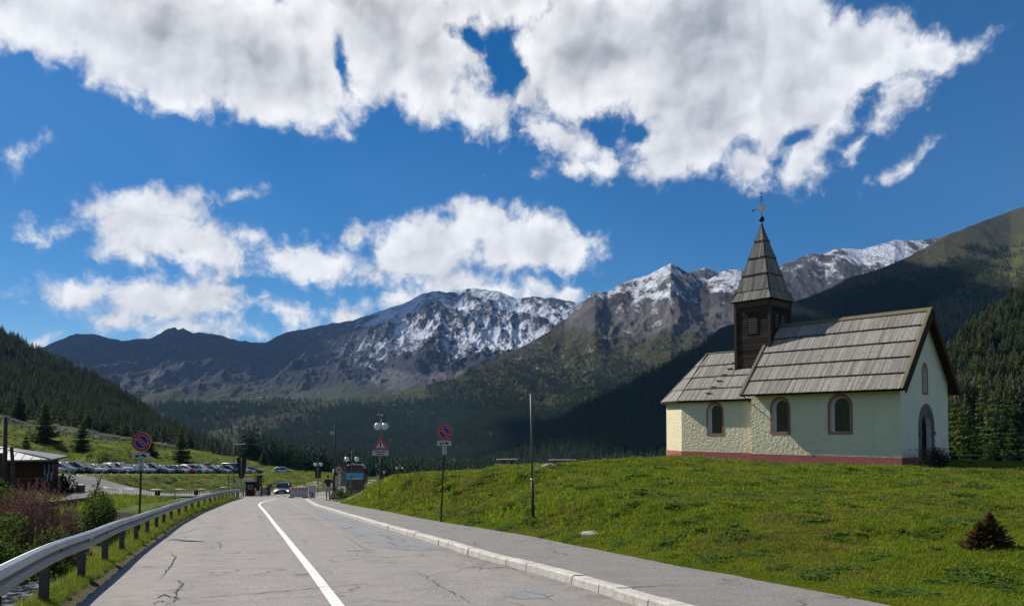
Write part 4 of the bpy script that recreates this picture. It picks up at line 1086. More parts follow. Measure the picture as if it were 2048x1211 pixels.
    ring(st, c(0, 0, 0), Yg, Vector((1, 0, 0)), arch(3.08, -.1, 1.56, 3.10, pointed=.25), arch(3.08, -.1, 1.30, 2.90, pointed=.25), .03)
    for g in (2.19, 3.97): st.box(c(-.04, g, 1.75), (.14, .26, .16))
    st.build('door_surround', M_stone, root)
    # ---- nave roof
    o2, o3 = .43, .34
    rf = TMB()
    e0, e1 = c(-o2, -.65, 3.89), c(LN_ + o3, -.65, 3.89); r0, r1 = c(-o2, 3.03, 8.15), c(LN_ + o3, 3.03, 8.15)
    k0, k1 = c(-o2, WN + .65, 3.89), c(LN_ + o3, WN + .65, 3.89)
    bpoly(rf, [e1, e0, r0, r1], 5); bpoly(rf, [k0, k1, r1, r0], 5)
    sl = MB()
    for (a, b, r_, s_) in ((e0, e1, r0, r1), (k0, k1, r0, r1)):
        n_ = (b - a).cross(r_ - a).normalized(); n_ = n_ if n_.z > 0 else -n_
        sl.add([a, b, s_, r_] + [p - n_ * .10 for p in (a, b, s_, r_)], [(0, 1, 2, 3), (7, 6, 5, 4), (0, 4, 5, 1), (1, 5, 6, 2), (2, 6, 7, 3), (3, 7, 4, 0)])
    roof = rf.build('roof', M_shingle, root, fixn=True)
    sl.build('roof_deck', M_brown, roof, fixn=True)
    # battens across the courses, mossy verge, ridge boards
    bt = MB(); up = (r0 - e0); Hs = up.length; up = up.normalized(); al = Vector((-1, 0, 0)); nr = al.cross(up); nr = nr if nr.z > 0 else -nr
    for k in range(1, 5):
        a = e0 + up * (Hs * k / 5 - .07) + nr * .075; bt.frame_box(a - al * .0, al * (LN_ + o2 + o3), up * .03, nr * .025)
    bt.frame_box(e0 + up * .0 - nr * .06 - up * .02, al * (LN_ + o2 + o3), up * .05, nr * .05)
    bt.build('roof_batten', M_tower, roof)
    vg = TMB()
    M_moss = wood_mat('mossy_edge', (.07, .058, .035), (.15, .13, .085), (.22, .19, .12), (.11, .12, .035), sc=1.6)
    for dd_, sg in ((-o2, 1), (LN_ + o3 - .17, 1)):
        for side in (0, 1):
            a = c(dd_, -.65 if side == 0 else WN + .65, 3.89); r_ = c(dd_, 3.03, 8.15); u_ = (r_ - a).normalized(); n_ = Vector((-1, 0, 0)).cross(u_); n_ = n_ if n_.z > 0 else -n_
            vg.tone = .5; vg.frame_box(a + n_ * .05 - u_ * .02, Vector((-.17, 0, 0)), u_ * ((r_ - a).length + .05), n_ * .07)
    vg.tone = .4; vg.frame_box(c(-o2, 2.86, 8.02), Vector((-(LN_ - .1 + o2), 0, 0)), Vector((0, .20, .20)), Vector((0, -.02, .06)))
    vg.build('verge_board', M_moss, roof, fixn=True)
    # dark brown barge boards under the front verge
    bb = MB()
    for g0 in (-.65, WN + .65):
        a = c(-o2 + .0, g0, 3.89); r_ = c(-o2, 3.03, 8.15); u_ = (r_ - a).normalized(); n_ = Vector((-1, 0, 0)).cross(u_); n_ = n_ if n_.z > 0 else -n_
        bb.frame_box(a - n_ * .30 + Vector((.012, 0, 0)), Vector((.03, 0, 0)), u_ * (r_ - a).length, n_ * .30)
    bb.build('barge_board', M_brown, roof, fixn=True)
    # ---- choir roof
    cr = TMB()
    E0, E1, E2, E3 = c(DC + .1, .15, CE), c(f1.x + .27, f1.y - .19, CE), c(f1.x + .27, f2.y + .19, CE), c(DC + .1, WN - .15, CE)
    S0, S3 = c(LN_ + .02, .15, CE), c(LN_ + .02, WN - .15, CE)
    RE = c(13.35, 3.03, 6.82); RS = c(LN_ + .02, 3.03, 6.82)
    bpoly(cr, [S0, E0, RE, RS], 4); bpoly(cr, [E0, E1, RE], 4); bpoly(cr, [E1, E2, RE], 4); bpoly(cr, [E2, E3, RE], 4); bpoly(cr, [E3, S3, RS, RE], 4)
    croof = cr.build('choir_roof', M_shingle, root, fixn=True)
    cd = MB()
    dn = Vector((0, 0, -.09))
    P_ = [S0, E0, E1, E2, E3, S3, RE, RS]
    cd.add([p + Vector((0, 0, .0)) for p in P_] + [p + dn for p in P_], [(0, 1, 6, 7), (1, 2, 6), (2, 3, 6), (3, 4, 6), (4, 5, 7, 6), (8, 9, 14, 15), (9, 10, 14), (10, 11, 14), (11, 12, 14), (12, 13, 15, 14), (0, 8, 9, 1), (1, 9, 10, 2), (2, 10, 11, 3), (3, 11, 12, 4), (4, 12, 13, 5)])
    cd.build('choir_deck', M_brown, croof, fixn=True)
    hp_ = TMB()
    for a in (E0, E1, E2, E3):
        hp_.tube([a + Z * .07, RE + Z * .09], .05, 5, sm=False)
    hp_.tube([RE + Z * .06, RS + Z * .06], .055, 5, sm=False)
    a0 = S0; up = (RS - S0).normalized(); nr = Vector((-1, 0, 0)).cross(up); nr = nr if nr.z > 0 else -nr; Hs = (RS - S0).length
    for k in (1, 2, 3): 
        hp_.frame_box(S0 + up * (Hs * k / 4 - .07) + nr * .075, Vector((-(DC - LN_) + k * .02, 0, 0)), up * .03, nr * .025)
    hp_.build('hip_board', M_spire, croof, fixn=True)
    sg = TMB()
    for k in range(7):
        s_ = .55 + k * .52; x_ = 3.05 - k * .15
        sg.tone = .7; sg.frame_box(S0 + Vector((-x_, 0, 0)) + up * s_ + nr * .08, Vector((-.38, 0, 0)), up * .05, nr * .09)
    sg.build('snow_guard', M_shingle, croof, fixn=True)
    # ---- belfry
    T = 2.3; d0, g0 = 8.14, 3.03 - T / 2; zt = P(1541, 595, 44.4).z; zb = 4.6
    tw = TMB()
    h = (zt - zb) / 22
    for (O, ax, nn) in ((c(d0, g0, 0), X_, -Yg), (c(d0, g0, 0), Yg, Vector((1, 0, 0))), (c(d0 + T, g0, 0), Yg, Vector((-1, 0, 0))), (c(d0, g0 + T, 0), X_, Yg)):
        for k in range(22):
            tw.tone = random.random(); j = random.uniform(0, .02)
            z0 = zb + k * h + .006; tw.frame_box(O + Z * z0 + nn * (j - .03) + ax * random.uniform(-.0, .01), ax * (T), Z * (h - .012), nn * .03)
    for dx, gy in ((0, 0), (1, 0), (0, 1), (1, 1)):
        tw.tone = .9; tw.box(c(d0 + dx * T, g0 + gy * T, (zb + zt) / 2), (.16, .16, zt - zb))
    tower = tw.build('belfry', M_tower, root, fixn=True)
    fr = TMB(); fr.tone = .95
    for (O, ax, nn) in ((c(d0, g0, 0), X_, -Yg), (c(d0, g0, 0), Yg, Vector((1, 0, 0))), (c(d0 + T, g0, 0), Yg, Vector((-1, 0, 0))), (c(d0, g0 + T, 0), X_, Yg)):
        fr.frame_box(O + Z * (zt - .38) + nn * .0, ax * T, Z * .34, nn * .035)
    fr.build('frieze', M_brown, tower, fixn=True)
    def louvre(O, ax, nn, cx, z0, w, h_, ns):
        q = MB(); q.prism(arch(cx, z0, w, h_), O + nn * .004, ax, (0, 0, 1), nn, .004, 0)
        ring(q, O, ax, nn, arch(cx, z0 - .06, w + .12, h_ + .12), arch(cx, z0, w, h_), .045, 1)
        for k in range(ns):
            z = z0 + .06 + k * (h_ - w * .35) / ns
            q.frame_box(O + ax * (cx - w / 2 + .02) + Z * z + nn * .01, ax * (w - .04), Z * .045 + nn * .0, nn * .045, 2)
        q.build('louvre', [M_dark, M_tower, principled('louvre_slat', (.15, .14, .13), .8)], tower)
    louvre(c(d0, g0, 0) + Vector((0, 0, 0)), X_, -Yg, 1.12, zt - 2.05, .62, 1.15, 7)
    louvre(c(d0, g0, 0), Yg, Vector((1, 0, 0)), .72, zt - 1.75, .40, .98, 6); louvre(c(d0, g0, 0), Yg, Vector((1, 0, 0)), 1.40, zt - 1.75, .40, .98, 6)
    # ---- spire
    ov = .22; cxd, cyg = d0 + T / 2, g0 + T / 2; apex = P(1526, 446, 45.9).z
    sp = TMB(); cn = [(d0 - ov, g0 - ov), (d0 + T + ov, g0 - ov), (d0 + T + ov, g0 + T + ov), (d0 - ov, g0 + T + ov)]
    inn = 1.0; zs = zt - .03; zk = zs + .62; kk = .80   # a slight sprocket at the foot
    for i in range(4):
        a, b = cn[i], cn[(i + 1) % 4]
        A, B = c(*a, zs), c(*b, zs); ap = c(cxd, cyg, apex)
        A2, B2 = A.lerp(c(cxd, cyg, zs), 1 - kk) + Z * (zk - zs), B.lerp(c(cxd, cyg, zs), 1 - kk) + Z * (zk - zs)
        bpoly(sp, [A, B, B2, A2], 1, .13, .02, .03); bpoly(sp, [A2, B2, ap], 4, .13, .02, .035)
    spire = sp.build('spire', M_spire, root, fixn=True)
    sd = MB()
    for i in range(4):
        a, b = cn[i], cn[(i + 1) % 4]; A, B = c(*a, zs), c(*b, zs); ap = c(cxd, cyg, apex)
        A2, B2 = A.lerp(c(cxd, cyg, zs), 1 - kk) + Z * (zk - zs), B.lerp(c(cxd, cyg, zs), 1 - kk) + Z * (zk - zs)
        sd.add([A, B, B2, A2, ap], [(0, 1, 2, 3), (3, 2, 4)])
        sd.tube([A + Z * .03, A2 + Z * .03, ap + Z * .03], [.045, .045, .03], 5, sm=False)
        for q_ in (1, 2, 3):
            p, r_ = A2.lerp(ap, q_ / 4 - .02), B2.lerp(ap, q_ / 4 - .02); n_ = (B2 - A2).cross(ap - A2).normalized(); n_ = n_ if n_.z > 0 else -n_
            sd.tube([p + n_ * .065, r_ + n_ * .065], .018, 4, sm=False)
    sd.add([c(*q, zs - .01) for q in cn], [(0, 1, 2, 3)])
    sd.build('spire_batten', M_tower, spire)
    cap = MB(); ac = c(cxd, cyg, apex)
    cap.lathe([(.13, -.38), (.09, -.2), (.035, .05), (.03, .12)], 8, ac); cap.sphere(ac + Z * .28, .17, 10)
    cap.lathe([(.03, .4), (.018, .6), (.015, 2.0)], 6, ac)
    fin = cap.build('finial', M_iron, spire)
    vn = MB(); zc = ac + Z * .95
    ax2 = (Vector((-.85, -.1, 0)).normalized())
    ax2 = Vector((-1, 0, 0)); 
    vn.frame_box(zc + ax2 * .0 - Z * .015 - Yg * .01, ax2 * .52, Z * .03, Yg * .02)
    vn.prism([(.50, 0), (.68, .12), (.62, 0), (.70, -.14)], zc - Yg * .01, ax2, (0, 0, 1), Yg, .02)
    for k in range(3):
        z = 1.45 + k * .2; w = (.30, .20, .14)[k]
        vn.frame_box(ac + Z * z - ax2 * w / 2 - Yg * .01, ax2 * w, Z * .035, Yg * .02)
    vn.build('weather_vane', M_iron, fin)
    s_ = MB(); pts = []
    for k in range(16): a = math.pi * k / 8; r_ = .27 if k % 2 == 0 else .11; pts.append((r_ * math.cos(a), r_ * math.sin(a)))
    s_.prism(pts, zc - Yg * .03, ax2, (0, 0, 1), Yg, .06); s_.build('star', M_gold, fin)
    # ---- gutter wire / downpipe between nave and choir roof
    g_ = MB().tube([c(LN_ + .10, -.62, 3.82), c(LN_ + .12, -.2, 3.62), c(LN_ + .12, -.02, 3.5)], .03, 6).build('gutter_spout', M_iron, root)
    return root
CH = chapel()
# ================================================================== plants near the viewer
M_grass = leafmat('grass_blades', (.09, .145, .010), (.17, .245, .014), (.31, .31, .03), .5, .35)
M_weed = leafmat('weed_leaves', (.05, .10, .012), (.08, .15, .018), (.11, .18, .03), .45, .8)
M_dry = leafmat('dry_grass', (.17, .13, .045), (.24, .18, .06), (.14, .13, .03), .35, .8)
M_bush = leafmat('bush_leaves', (.045, .085, .012), (.085, .13, .018), (.14, .17, .03), .4, .7)
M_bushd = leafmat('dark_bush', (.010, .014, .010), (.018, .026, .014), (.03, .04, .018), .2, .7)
M_fire = leafmat('fireweed_seed', (.105, .050, .042), (.19, .092, .08), (.23, .125, .11), .4, 1.0)
def tuft(name, nb, h, sp, seed, mat, wd=.006, bend=.5):
    r = random.Random(seed); mb = MB()
    for i in range(nb):
        a = r.random() * 6.28; d = Vector((math.cos(a), math.sin(a), 0)); s_ = Vector((-d.y, d.x, 0)); p = Vector((r.gauss(0, sp), r.gauss(0, sp), -.01))
        H = h * r.uniform(.5, 1.2); k = bend * r.uniform(.2, 1.3) * H; w = wd * r.uniform(.6, 1.4)
        m_ = p + d * k * .35 + Vector((0, 0, H * .6)); tp = p + d * k + Vector((0, 0, H * (.95 - .25 * k / H)))
        mb.add([p - s_ * w, p + s_ * w, m_ + s_ * w * .8, m_ - s_ * w * .8, tp], [(0, 1, 2, 3), (3, 2, 4)])
    return mb.build(name, mat, link=False)
def weed(name, seed, mat=None, n=14, R_=.09, L_=.07):
    r = random.Random(seed); mb = MB()
    for i in range(n):
        a = r.random() * 6.28; d = Vector((math.cos(a), math.sin(a), 0)); s_ = Vector((-d.y, d.x, 0)); q = r.random()
        p = d * R_ * q * .7 + Vector((0, 0, .02 + .09 * (1 - q) * r.random())); l = L_ * r.uniform(.6, 1.3); w = l * .38; t_ = Vector((0, 0, l * r.uniform(-.1, .5)))
        mb.add([p, p + d * l * .5 + s_ * w + t_ * .6, p + d * l + t_, p + d * l * .5 - s_ * w + t_ * .6], [(0, 1, 2, 3)])
    return mb.build(name, mat or M_weed, link=False)
T_G = [tuft('grass_tuft', 16, .085, .05, i, M_grass) for i in range(4)] + [tuft('grass_tuft', 14, .075, .05, 8, M_dry)] + [weed('weed_tuft', i) for i in range(3)]
T_L = [tuft('long_grass', 18, .30, .07, 20 + i, M_grass, .006, .7) for i in range(3)] + [tuft('long_grass', 14, .32, .06, 30, M_dry, .005, .6), weed('weed_tuft', 33, None, 22, .16, .12)]
def outside_chapel(x, y):
    dx, dy = x - P0.x, y - P0.y; d = dx * W2.x + dy * W2.y; g = dx * G2.x + dy * G2.y
    return ~((d > -.05) & (d < 16) & (g > -.02) & (g < 6.1))
def lawn():
    # distance falls off so that the number of tufts on the picture stays even
    n = 150000; Y = 8.4 * (48 / 8.4) ** rng.random(n) ** .95; lo = XS(Y) - .04; hi = np.minimum(.85 * Y + 6, 60)
    X = lo + (hi - lo) * rng.random(n)
    e = rng.random(n) < .10; X = np.where(e, XS(Y) + np.abs(rng.normal(0, .22, n)) - .08, X)
    m = outside_chapel(X, Y) & (X < 60); X, Y = X[m], Y[m]; n = len(X)
    Z = ground_z(X, Y)
    big = np.clip(Y / 14, 1, 2.1); patch = fbm(X / 2.2, Y / 2.2, 3, off=1); wp = fbm(X / 1.0, Y / 1.0, 3, off=9)
    s = big * (.75 + .5 * rng.random(n)) * (1 + .55 * np.clip(patch, -1, 1))
    ix = rng.integers(0, 4, n); ix = np.where(rng.random(n) < .11 + .34 * (fbm(X / 4, Y / 4, 3, off=14) > .12), 4, ix)
    ix = np.where((wp > .22) & (rng.random(n) < .35), rng.integers(5, 8, n), ix)
    s = np.where(ix >= 5, s * .95, s)
    edge = sstep(.5, 0, X - XS(Y)); s = s * (1 - .45 * edge)
    o = scatter('lawn_grass', np.stack([X, Y, Z], -1), rng.random(n) * 6.28, np.stack([s, s, s * (.8 + .5 * rng.random(n))], -1), ix, T_G)
    tag(o, 'short grass and weeds covering the sunny mound', 'grass', None, 'stuff')
    # ragged skyline grass and rank tufts
    n = 5200; Y = 34 + 14 * rng.random(n); X = (rng.random(n) * .50 - .16) * Y
    n2 = 900; Y = np.concatenate([Y, 11 + 25 * rng.random(n2)]); X = np.concatenate([X, XS(Y[-n2:]) + rng.random(n2) * 14]); m = outside_chapel(X, Y) & (X > XS(Y) + .3); X, Y = X[m], Y[m]; n = len(X)
    s = .30 + .35 * rng.random(n)
    o = scatter('rank_grass', np.stack([X, Y, ground_z(X, Y)], -1), rng.random(n) * 6.28, s, rng.integers(0, 5, n), T_L)
    tag(o, 'longer grass stems along the crest of the mound', 'grass', None, 'stuff')
lawn()
def verge():
    n = 26000; Y = 6.5 * (80 / 6.5) ** rng.random(n); a = rng.random(n) ** 1.1 * 2.5; X = XL(Y) - .22 - a
    sa = stream_amt(Y); far_b = (rng.random(n) < .3); X = np.where(far_b, XL(Y) - 6.2 - rng.random(n) * 9, X)
    Z = ground_z(X, Y); big = np.clip(Y / 16, .8, 2.2)
    s = big * (.55 + .6 * rng.random(n)) * np.where(a < .35, .40, .75) * np.where((a > .5) & (Y < 16) & ~far_b, .5, 1)
    k = (np.hypot((X + 22.8) / 4, (Y - 38.5) / 5) > .85) & ((Y < 66) | far_b & (X < -34)); X, Y, Z, s = X[k], Y[k], Z[k], s[k]; n = len(X)
    o = scatter('verge_grass', np.stack([X, Y, Z], -1), rng.random(n) * 6.28, s, rng.choice([0, 1, 2, 0, 1, 3, 4], n), T_L)
    tag(o, 'long yellow green grass around the guard rail posts', 'grass', None, 'stuff')
    # tufty banks farther off
    n = 30000; Y = 60 + 155 * rng.random(n) ** 1.2; X = -(.02 + .72 * rng.random(n)) * Y
    Z = ground_z(X, Y); dz = Z - (2 - .0603 * Y)
    lot = (Y > 100) & (Y < 182) & (X < -48) & (np.abs(dz) < .28) & (X > -.62 * Y)
    m = ~lot & ~((Y < 99) & (X < XR(Y) + 6) & (X > -40)) & ~((Y < 104) & (X > -58) & (Y > 78)); X, Y, Z = X[m], Y[m], Z[m]; n = len(X)
    cl_ = fbm(X / 6, Y / 6, 3, off=3)
    s = (1.1 + 1.3 * rng.random(n)) * (1 + .8 * np.clip(cl_, -.6, .8)); s2 = np.stack([s * 1.6, s * 1.6, s * .8], -1)
    o = scatter('bank_grass', np.stack([X, Y, Z], -1), rng.random(n) * 6.28, s2, rng.integers(0, 5, n), T_L)
    tag(o, 'rough grass on the banks around the car park', 'grass', None, 'stuff')
verge()
def bush(name, loc, rx, ry, rz, n, mat, label, cat='bush', leaf=.06, seed=1, stems=5, group=None):
    r = random.Random(seed); root = empty(name, loc, 0, label, cat, group); mb = MB(); sb = MB()
    cl = [(Vector((r.gauss(0, .38), r.gauss(0, .38), abs(r.gauss(.35, .35)))), r.uniform(.25, .5)) for _ in range(16)]
    for i in range(n):
        c_, cr = r.choice(cl); v = Vector((r.gauss(0, 1), r.gauss(0, 1), r.gauss(0, 1))).normalized() * cr * r.uniform(.6, 1.05) + c_
        if v.z < 0: v.z = -v.z * .5
        p = Vector((v.x * rx, v.y * ry, v.z * rz)); a = Vector((r.gauss(0, 1), r.gauss(0, 1), r.gauss(0, .5))).normalized(); b_ = a.orthogonal().normalized(); l = leaf * r.uniform(.6, 1.5)
        mb.add([p - a * l * .5, p + b_ * l * .35, p + a * l * .5, p - b_ * l * .35], [(0, 1, 2, 3)])
    for i in range(stems):
        a = r.random() * 6.28; sb.tube([(0, 0, -.25), (math.cos(a) * rx * .3, math.sin(a) * ry * .3, rz * .5), (math.cos(a) * rx * .6, math.sin(a) * ry * .6, rz * .95)], [.03, .02, .008], 5)
    mb.build('foliage', mat, root); sb.build('stem', M_bark, root); return root
def seat(u, v, Y):
    p = P(u, v, Y); return Vector((p.x, p.y, gz(p.x, p.y)))
b = seat(200, 1060, 33); bush('round_bush', b, 1.0, 1.0, 1.55, 5200, M_bush, 'round leafy green bush behind the guard rail below the crowd barriers', leaf=.085, seed=3)
b = seat(20, 1080, 24); bush('leafy_shrub', b, 1.5, 1.3, 1.6, 6500, M_bush, 'bright green shrub at the lower left edge under the pink fireweed', leaf=.10, seed=4)
b = seat(95, 1095, 25); bush('leafy_shrub', b, 1.2, 1.0, 1.1, 4500, M_bush, 'low green shrub between the pink fireweed and the stream', leaf=.09, seed=5)
b = seat(-60, 1040, 30); bush('leafy_shrub', b, 2.0, 1.8, 2.2, 5000, M_bush, 'green shrub at the picture edge under the wooden poles', leaf=.11, seed=6)
def fireweed(loc, rx, ry, n, h, label, seed):
    r = random.Random(seed); root = empty('fireweed', loc, 0, label, 'wildflowers', 'fireweed stands beside the stream'); st = MB(); lf = MB(); tp = MB()
    for i in range(n):
        x, y = r.uniform(-1, 1) * rx, r.uniform(-1, 1) * ry
        H = h * r.uniform(.7, 1.12) * (1 - .35 * abs(x / rx) ** 2); lx, ly = r.uniform(-.15, .15), r.uniform(-.15, .15)
        f = lambda t_: Vector((x + lx * t_ * t_, y + ly * t_ * t_, -.2 + (H + .2) * t_))
        st.tube([f(0), f(.5), f(1)], [.012, .009, .003], 4)
        for k in range(26):
            t_ = .12 + .55 * k / 26; a = k * 2.4 + r.random(); d = Vector((math.cos(a), math.sin(a), .25)); s_ = Vector((-d.y, d.x, 0)); p = f(t_); l = .16 * (1.2 - t_)
            lf.add([p, p + d * l * .5 + s_ * .018, p + d * l, p + d * l * .5 - s_ * .018], [(0, 1, 2, 3)])
        for k in range(34):
            t_ = .62 + .38 * k / 34; a = k * 2.4; d = Vector((math.cos(a), math.sin(a), .5)); s_ = Vector((-d.y, d.x, 0)); p = f(t_); l = .115 * (1.55 - t_)
            tp.add([p, p + d * l * .6 + s_ * .02, p + d * l + Vector((0, 0, .03)), p + d * l * .6 - s_ * .02], [(0, 1, 2, 3)])
    st.build('stem', M_fire, root); lf.build('leaves', M_bush, root); tp.build('blossom', M_fire, root)
b = seat(62, 1060, 27); fireweed(b, 1.35, 1.0, 190, 3.3, 'tall pinkish brown fireweed stand in front of the wooden hut', 1)
b = seat(118, 1085, 26); fireweed(b, .4, .5, 38, 1.6, 'lower pink fireweed stand at the right end beside the dark bank', 2)
b = seat(15, 1060, 29); fireweed(b, .9, .8, 55, 2.0, 'sparse fireweed at the edge of the picture under the poles', 3)
b = seat(684, 993, 60); fireweed(b, .9, .6, 40, .95, 'small fireweed patch below the speed limit sign and grey board', 4)
b = seat(690, 1001, 56); bush('low_bush', b, .95, .7, .5, 2200, M_weed, 'low green bush at the foot of the speed limit sign', leaf=.10, seed=8)
b = seat(672, 1001, 55); bush('low_bush', b, .6, .5, .4, 900, M_weed, 'small green bush between the walking man and the speed limit sign', leaf=.10, seed=9)
# small spruce on the lawn
def small_spruce():
    p = on_hill(1980, 1103); root = empty('small_spruce', (p.x, p.y, gz(p.x, p.y)), 0, 'small brown green young spruce standing in the grass at right', 'tree')
    m = leafmat('brown_needles', (.045, .032, .010), (.11, .06, .018), (.13, .10, .026), .25, 6)
    cr, tk = conifer('t', .66, .42, 26, 19, 4, 77, m, parts=True, bare=.0, droop=.12, wide=.15, trunk_n=6)
    cr2, _ = conifer('t', .50, .36, 20, 17, 4, 78, m, parts=True, bare=.0, droop=.12, wide=.15, trunk_n=6)
    bse = len(cr.v); cr.v += [(v[0] - .22, v[1] - .06, v[2]) for v in cr2.v]; cr.f += [tuple(i + bse for i in f) for f in cr2.f]; cr.mi += cr2.mi; cr.sm += cr2.sm
    cr.build('crown', m, root); tk.build('trunk', M_bark, root)
small_spruce()
# single conifers on the left meadow and around the chapel
def big_tree(u, vb, Y, h, rr, seed, label, mat=None, bare=.06, r_droop=.28, whorls=24, cat='tree'):
    p = seat(u, vb, Y); root = empty('conifer_tree', p, random.random() * 6, label, cat)
    cr, tk = conifer('t', h, rr * h, whorls, 9, 3, seed, mat or M_need2, parts=True, bare=bare, droop=r_droop, wide=.15)
    cr.build('crown', mat or M_need2, root); tk.build('trunk', M_bark, root)
big_tree(38, 842, 195, 9.5, .30, 1, 'bushy conifer at the top of the left meadow above the rail fence', M_need)
big_tree(90, 893, 145, 8.2, .42, 2, 'dark spreading conifer on the meadow behind the wooden hut')
big_tree(163, 902, 140, 6.4, .38, 3, 'conifer on the meadow slope left of the no parking sign')
big_tree(300, 912, 160, 4.0, .55, 13, 'round dark tree on the slope just behind the no parking sign', M_need)
big_tree(362, 925, 165, 8.6, .33, 4, 'tall conifer behind the parked cars right of the no parking sign')
big_tree(527, 938, 190, 4.2, .45, 5, 'small bushy conifer on the skyline behind the end of the parked cars', M_need, .2)
big_tree(52, 898, 130, 4.0, .36, 6, 'young conifer low on the meadow just above the hut roof')
for i, (u, vb, Y, h) in enumerate([(1925, 925, 66, 2.6), (1985, 925, 70, 3.4), (2030, 920, 68, 4.5), (1950, 905, 80, 4.0), (2075, 925, 62, 4.0)]):
    big_tree(u, vb, Y, h, .42, 50 + i, ['loose pine with bare branches right of the chapel wall', 'light green bushy conifer beyond the dark benches', 'tall light green conifer at the right picture edge', 'mid green conifer behind the loose pine beyond the chapel', 'green conifer cut by the right picture edge'][i], M_need2, .1, .2, 16)
# shrub planter by the chapel door
def planter():
    p = P(1868, 925, 36.6); z = gz(p.x, p.y); root = empty('shrub_bed', (p.x, p.y, z), math.atan2(G2.y, G2.x), 'dark shrub growing from a low stone bed beside the chapel door', 'shrub')
    st = MB()
    for k in range(9): st.box((random.uniform(-.9, .9), random.uniform(-.25, .25), .08), (.35, .3, .28), 0, random.random())
    st.build('stone_edge', principled('bed_stone', (.05, .047, .042), .95, vary=.3), root)
    r = random.Random(4); mb = MB()
    for i in range(3800):
        x = r.uniform(-.95, .95); v = Vector((x, r.gauss(0, .25), r.random() ** .7 * (.85 + .2 * math.sin(x * 5)))); a = Vector((r.gauss(0, 1), r.gauss(0, 1), r.gauss(0, 1))).normalized(); b_ = a.orthogonal().normalized(); l = .07
        mb.add([v - a * l * .5, v + b_ * l * .35, v + a * l * .5, v - b_ * l * .35], [(0, 1, 2, 3)])
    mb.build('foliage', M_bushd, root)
planter()
# ================================================================== street furniture
M_galv = principled('galvanised_steel', (.36, .38, .39), .42, .75, vary=.18, vscale=3, bump=.15, bscale=9, bdist=.01)
M_post = principled('dull_post', (.10, .085, .075), .7, .4, vary=.3, vscale=8)
M_pole = principled('pole_grey', (.14, .14, .135), .6, .5)
M_poled = principled('pole_brown', (.045, .035, .03), .6, .4)
M_red = principled('sign_red', (.42, .018, .015), .45, vary=.05)
M_blue = principled('sign_blue', (.010, .028, .20), .45, vary=.05)
M_signw = principled('sign_white', (.42, .41, .38), .5, vary=.06)
M_black = principled('sign_black', (.012, .012, .013), .6)
M_back = principled('sign_back', (.02, .02, .022), .6)
def poly_circle(r, n=40, a0=0, a1=2 * math.pi): return [(r * math.cos(a0 + (a1 - a0) * i / n), r * math.sin(a0 + (a1 - a0) * i / n)) for i in range(n if abs(a1 - a0 - 2 * math.pi) < 1e-6 else n + 1)]
FX, FZ, FN = Vector((1, 0, 0)), Vector((0, 0, 1)), Vector((0, -1, 0))
def flat(name, poly, z0, mat, parent, x=0.0, y=0.0, th=.002, ax=FX):
    return MB().prism(poly, Vector((x, y, z0)), ax, FZ, FN, th).build(name, mat, parent)
def text(name, s, size, loc, mat, parent, bold=0.0, sx=1.0, align='CENTER'):
    cu = bpy.data.curves.new(name, 'FONT'); cu.body = s; cu.size = size; cu.align_x = align; cu.align_y = 'CENTER'; cu.offset = bold; cu.extrude = .002
    tmp = bpy.data.objects.new(name + '_c', cu); COL.objects.link(tmp)
    dg = bpy.context.evaluated_depsgraph_get(); dg.update(); me = bpy.data.meshes.new_from_object(tmp.evaluated_get(dg)); bpy.data.objects.remove(tmp); bpy.data.curves.remove(cu)
    me.materials.clear(); me.materials.append(mat); me.name = name
    o = bpy.data.objects.new(name, me); COL.objects.link(o); o.parent = parent; o.location = loc; o.rotation_euler = (R(90), 0, 0); o.scale = (sx, 1, 1)
    return o
def wrecker(parent, z, y, w):
    """tow-away pictogram: tow truck lifting a car"""
    k = w / 30.0
    t = [(-13, -3), (-4, -3), (-4, 0), (-2, 4), (-3, 4.6), (-6, .6), (-9, .6), (-10, 2.4), (-12, 2.4), (-13, 0)]
    c = [(-.5, -.5), (0, 1.5), (3, 2.2), (5, 4.2), (8.5, 3.6), (10.5, 1.0), (13, -.4), (13, -2.6), (9, -2.0), (2, -.6)]
    m = MB(); m.prism([(a * k, b * k) for a, b in t], Vector((0, y, z)), FX, FZ, FN, .002); m.prism([(a * k, b * k) for a, b in c], Vector((0, y, z)), FX, FZ, FN, .002)
    for cx, cz in ((-11, -3), (-6, -3), (3, -1.4), (10, -3)): m.prism([(cx * k + p[0] * k * 1.4, cz * k + p[1] * k * 1.4) for p in poly_circle(1, 12)], Vector((0, y - .001, z)), FX, FZ, FN, .0025)
    m.build('pictogram', M_black, parent)
def arrows(parent, z, y, h):
    m = MB()
    for s in (1, -1): m.prism([(-.008, 0), (.008, 0), (.008, s * h * .28), (.028, s * h * .28), (0, s * h * .46), (-.028, s * h * .28), (-.008, s * h * .28)][::s], Vector((0, y, z + s * .012)), FX, FZ, FN, .002)
    m.build('arrow', M_black, parent)
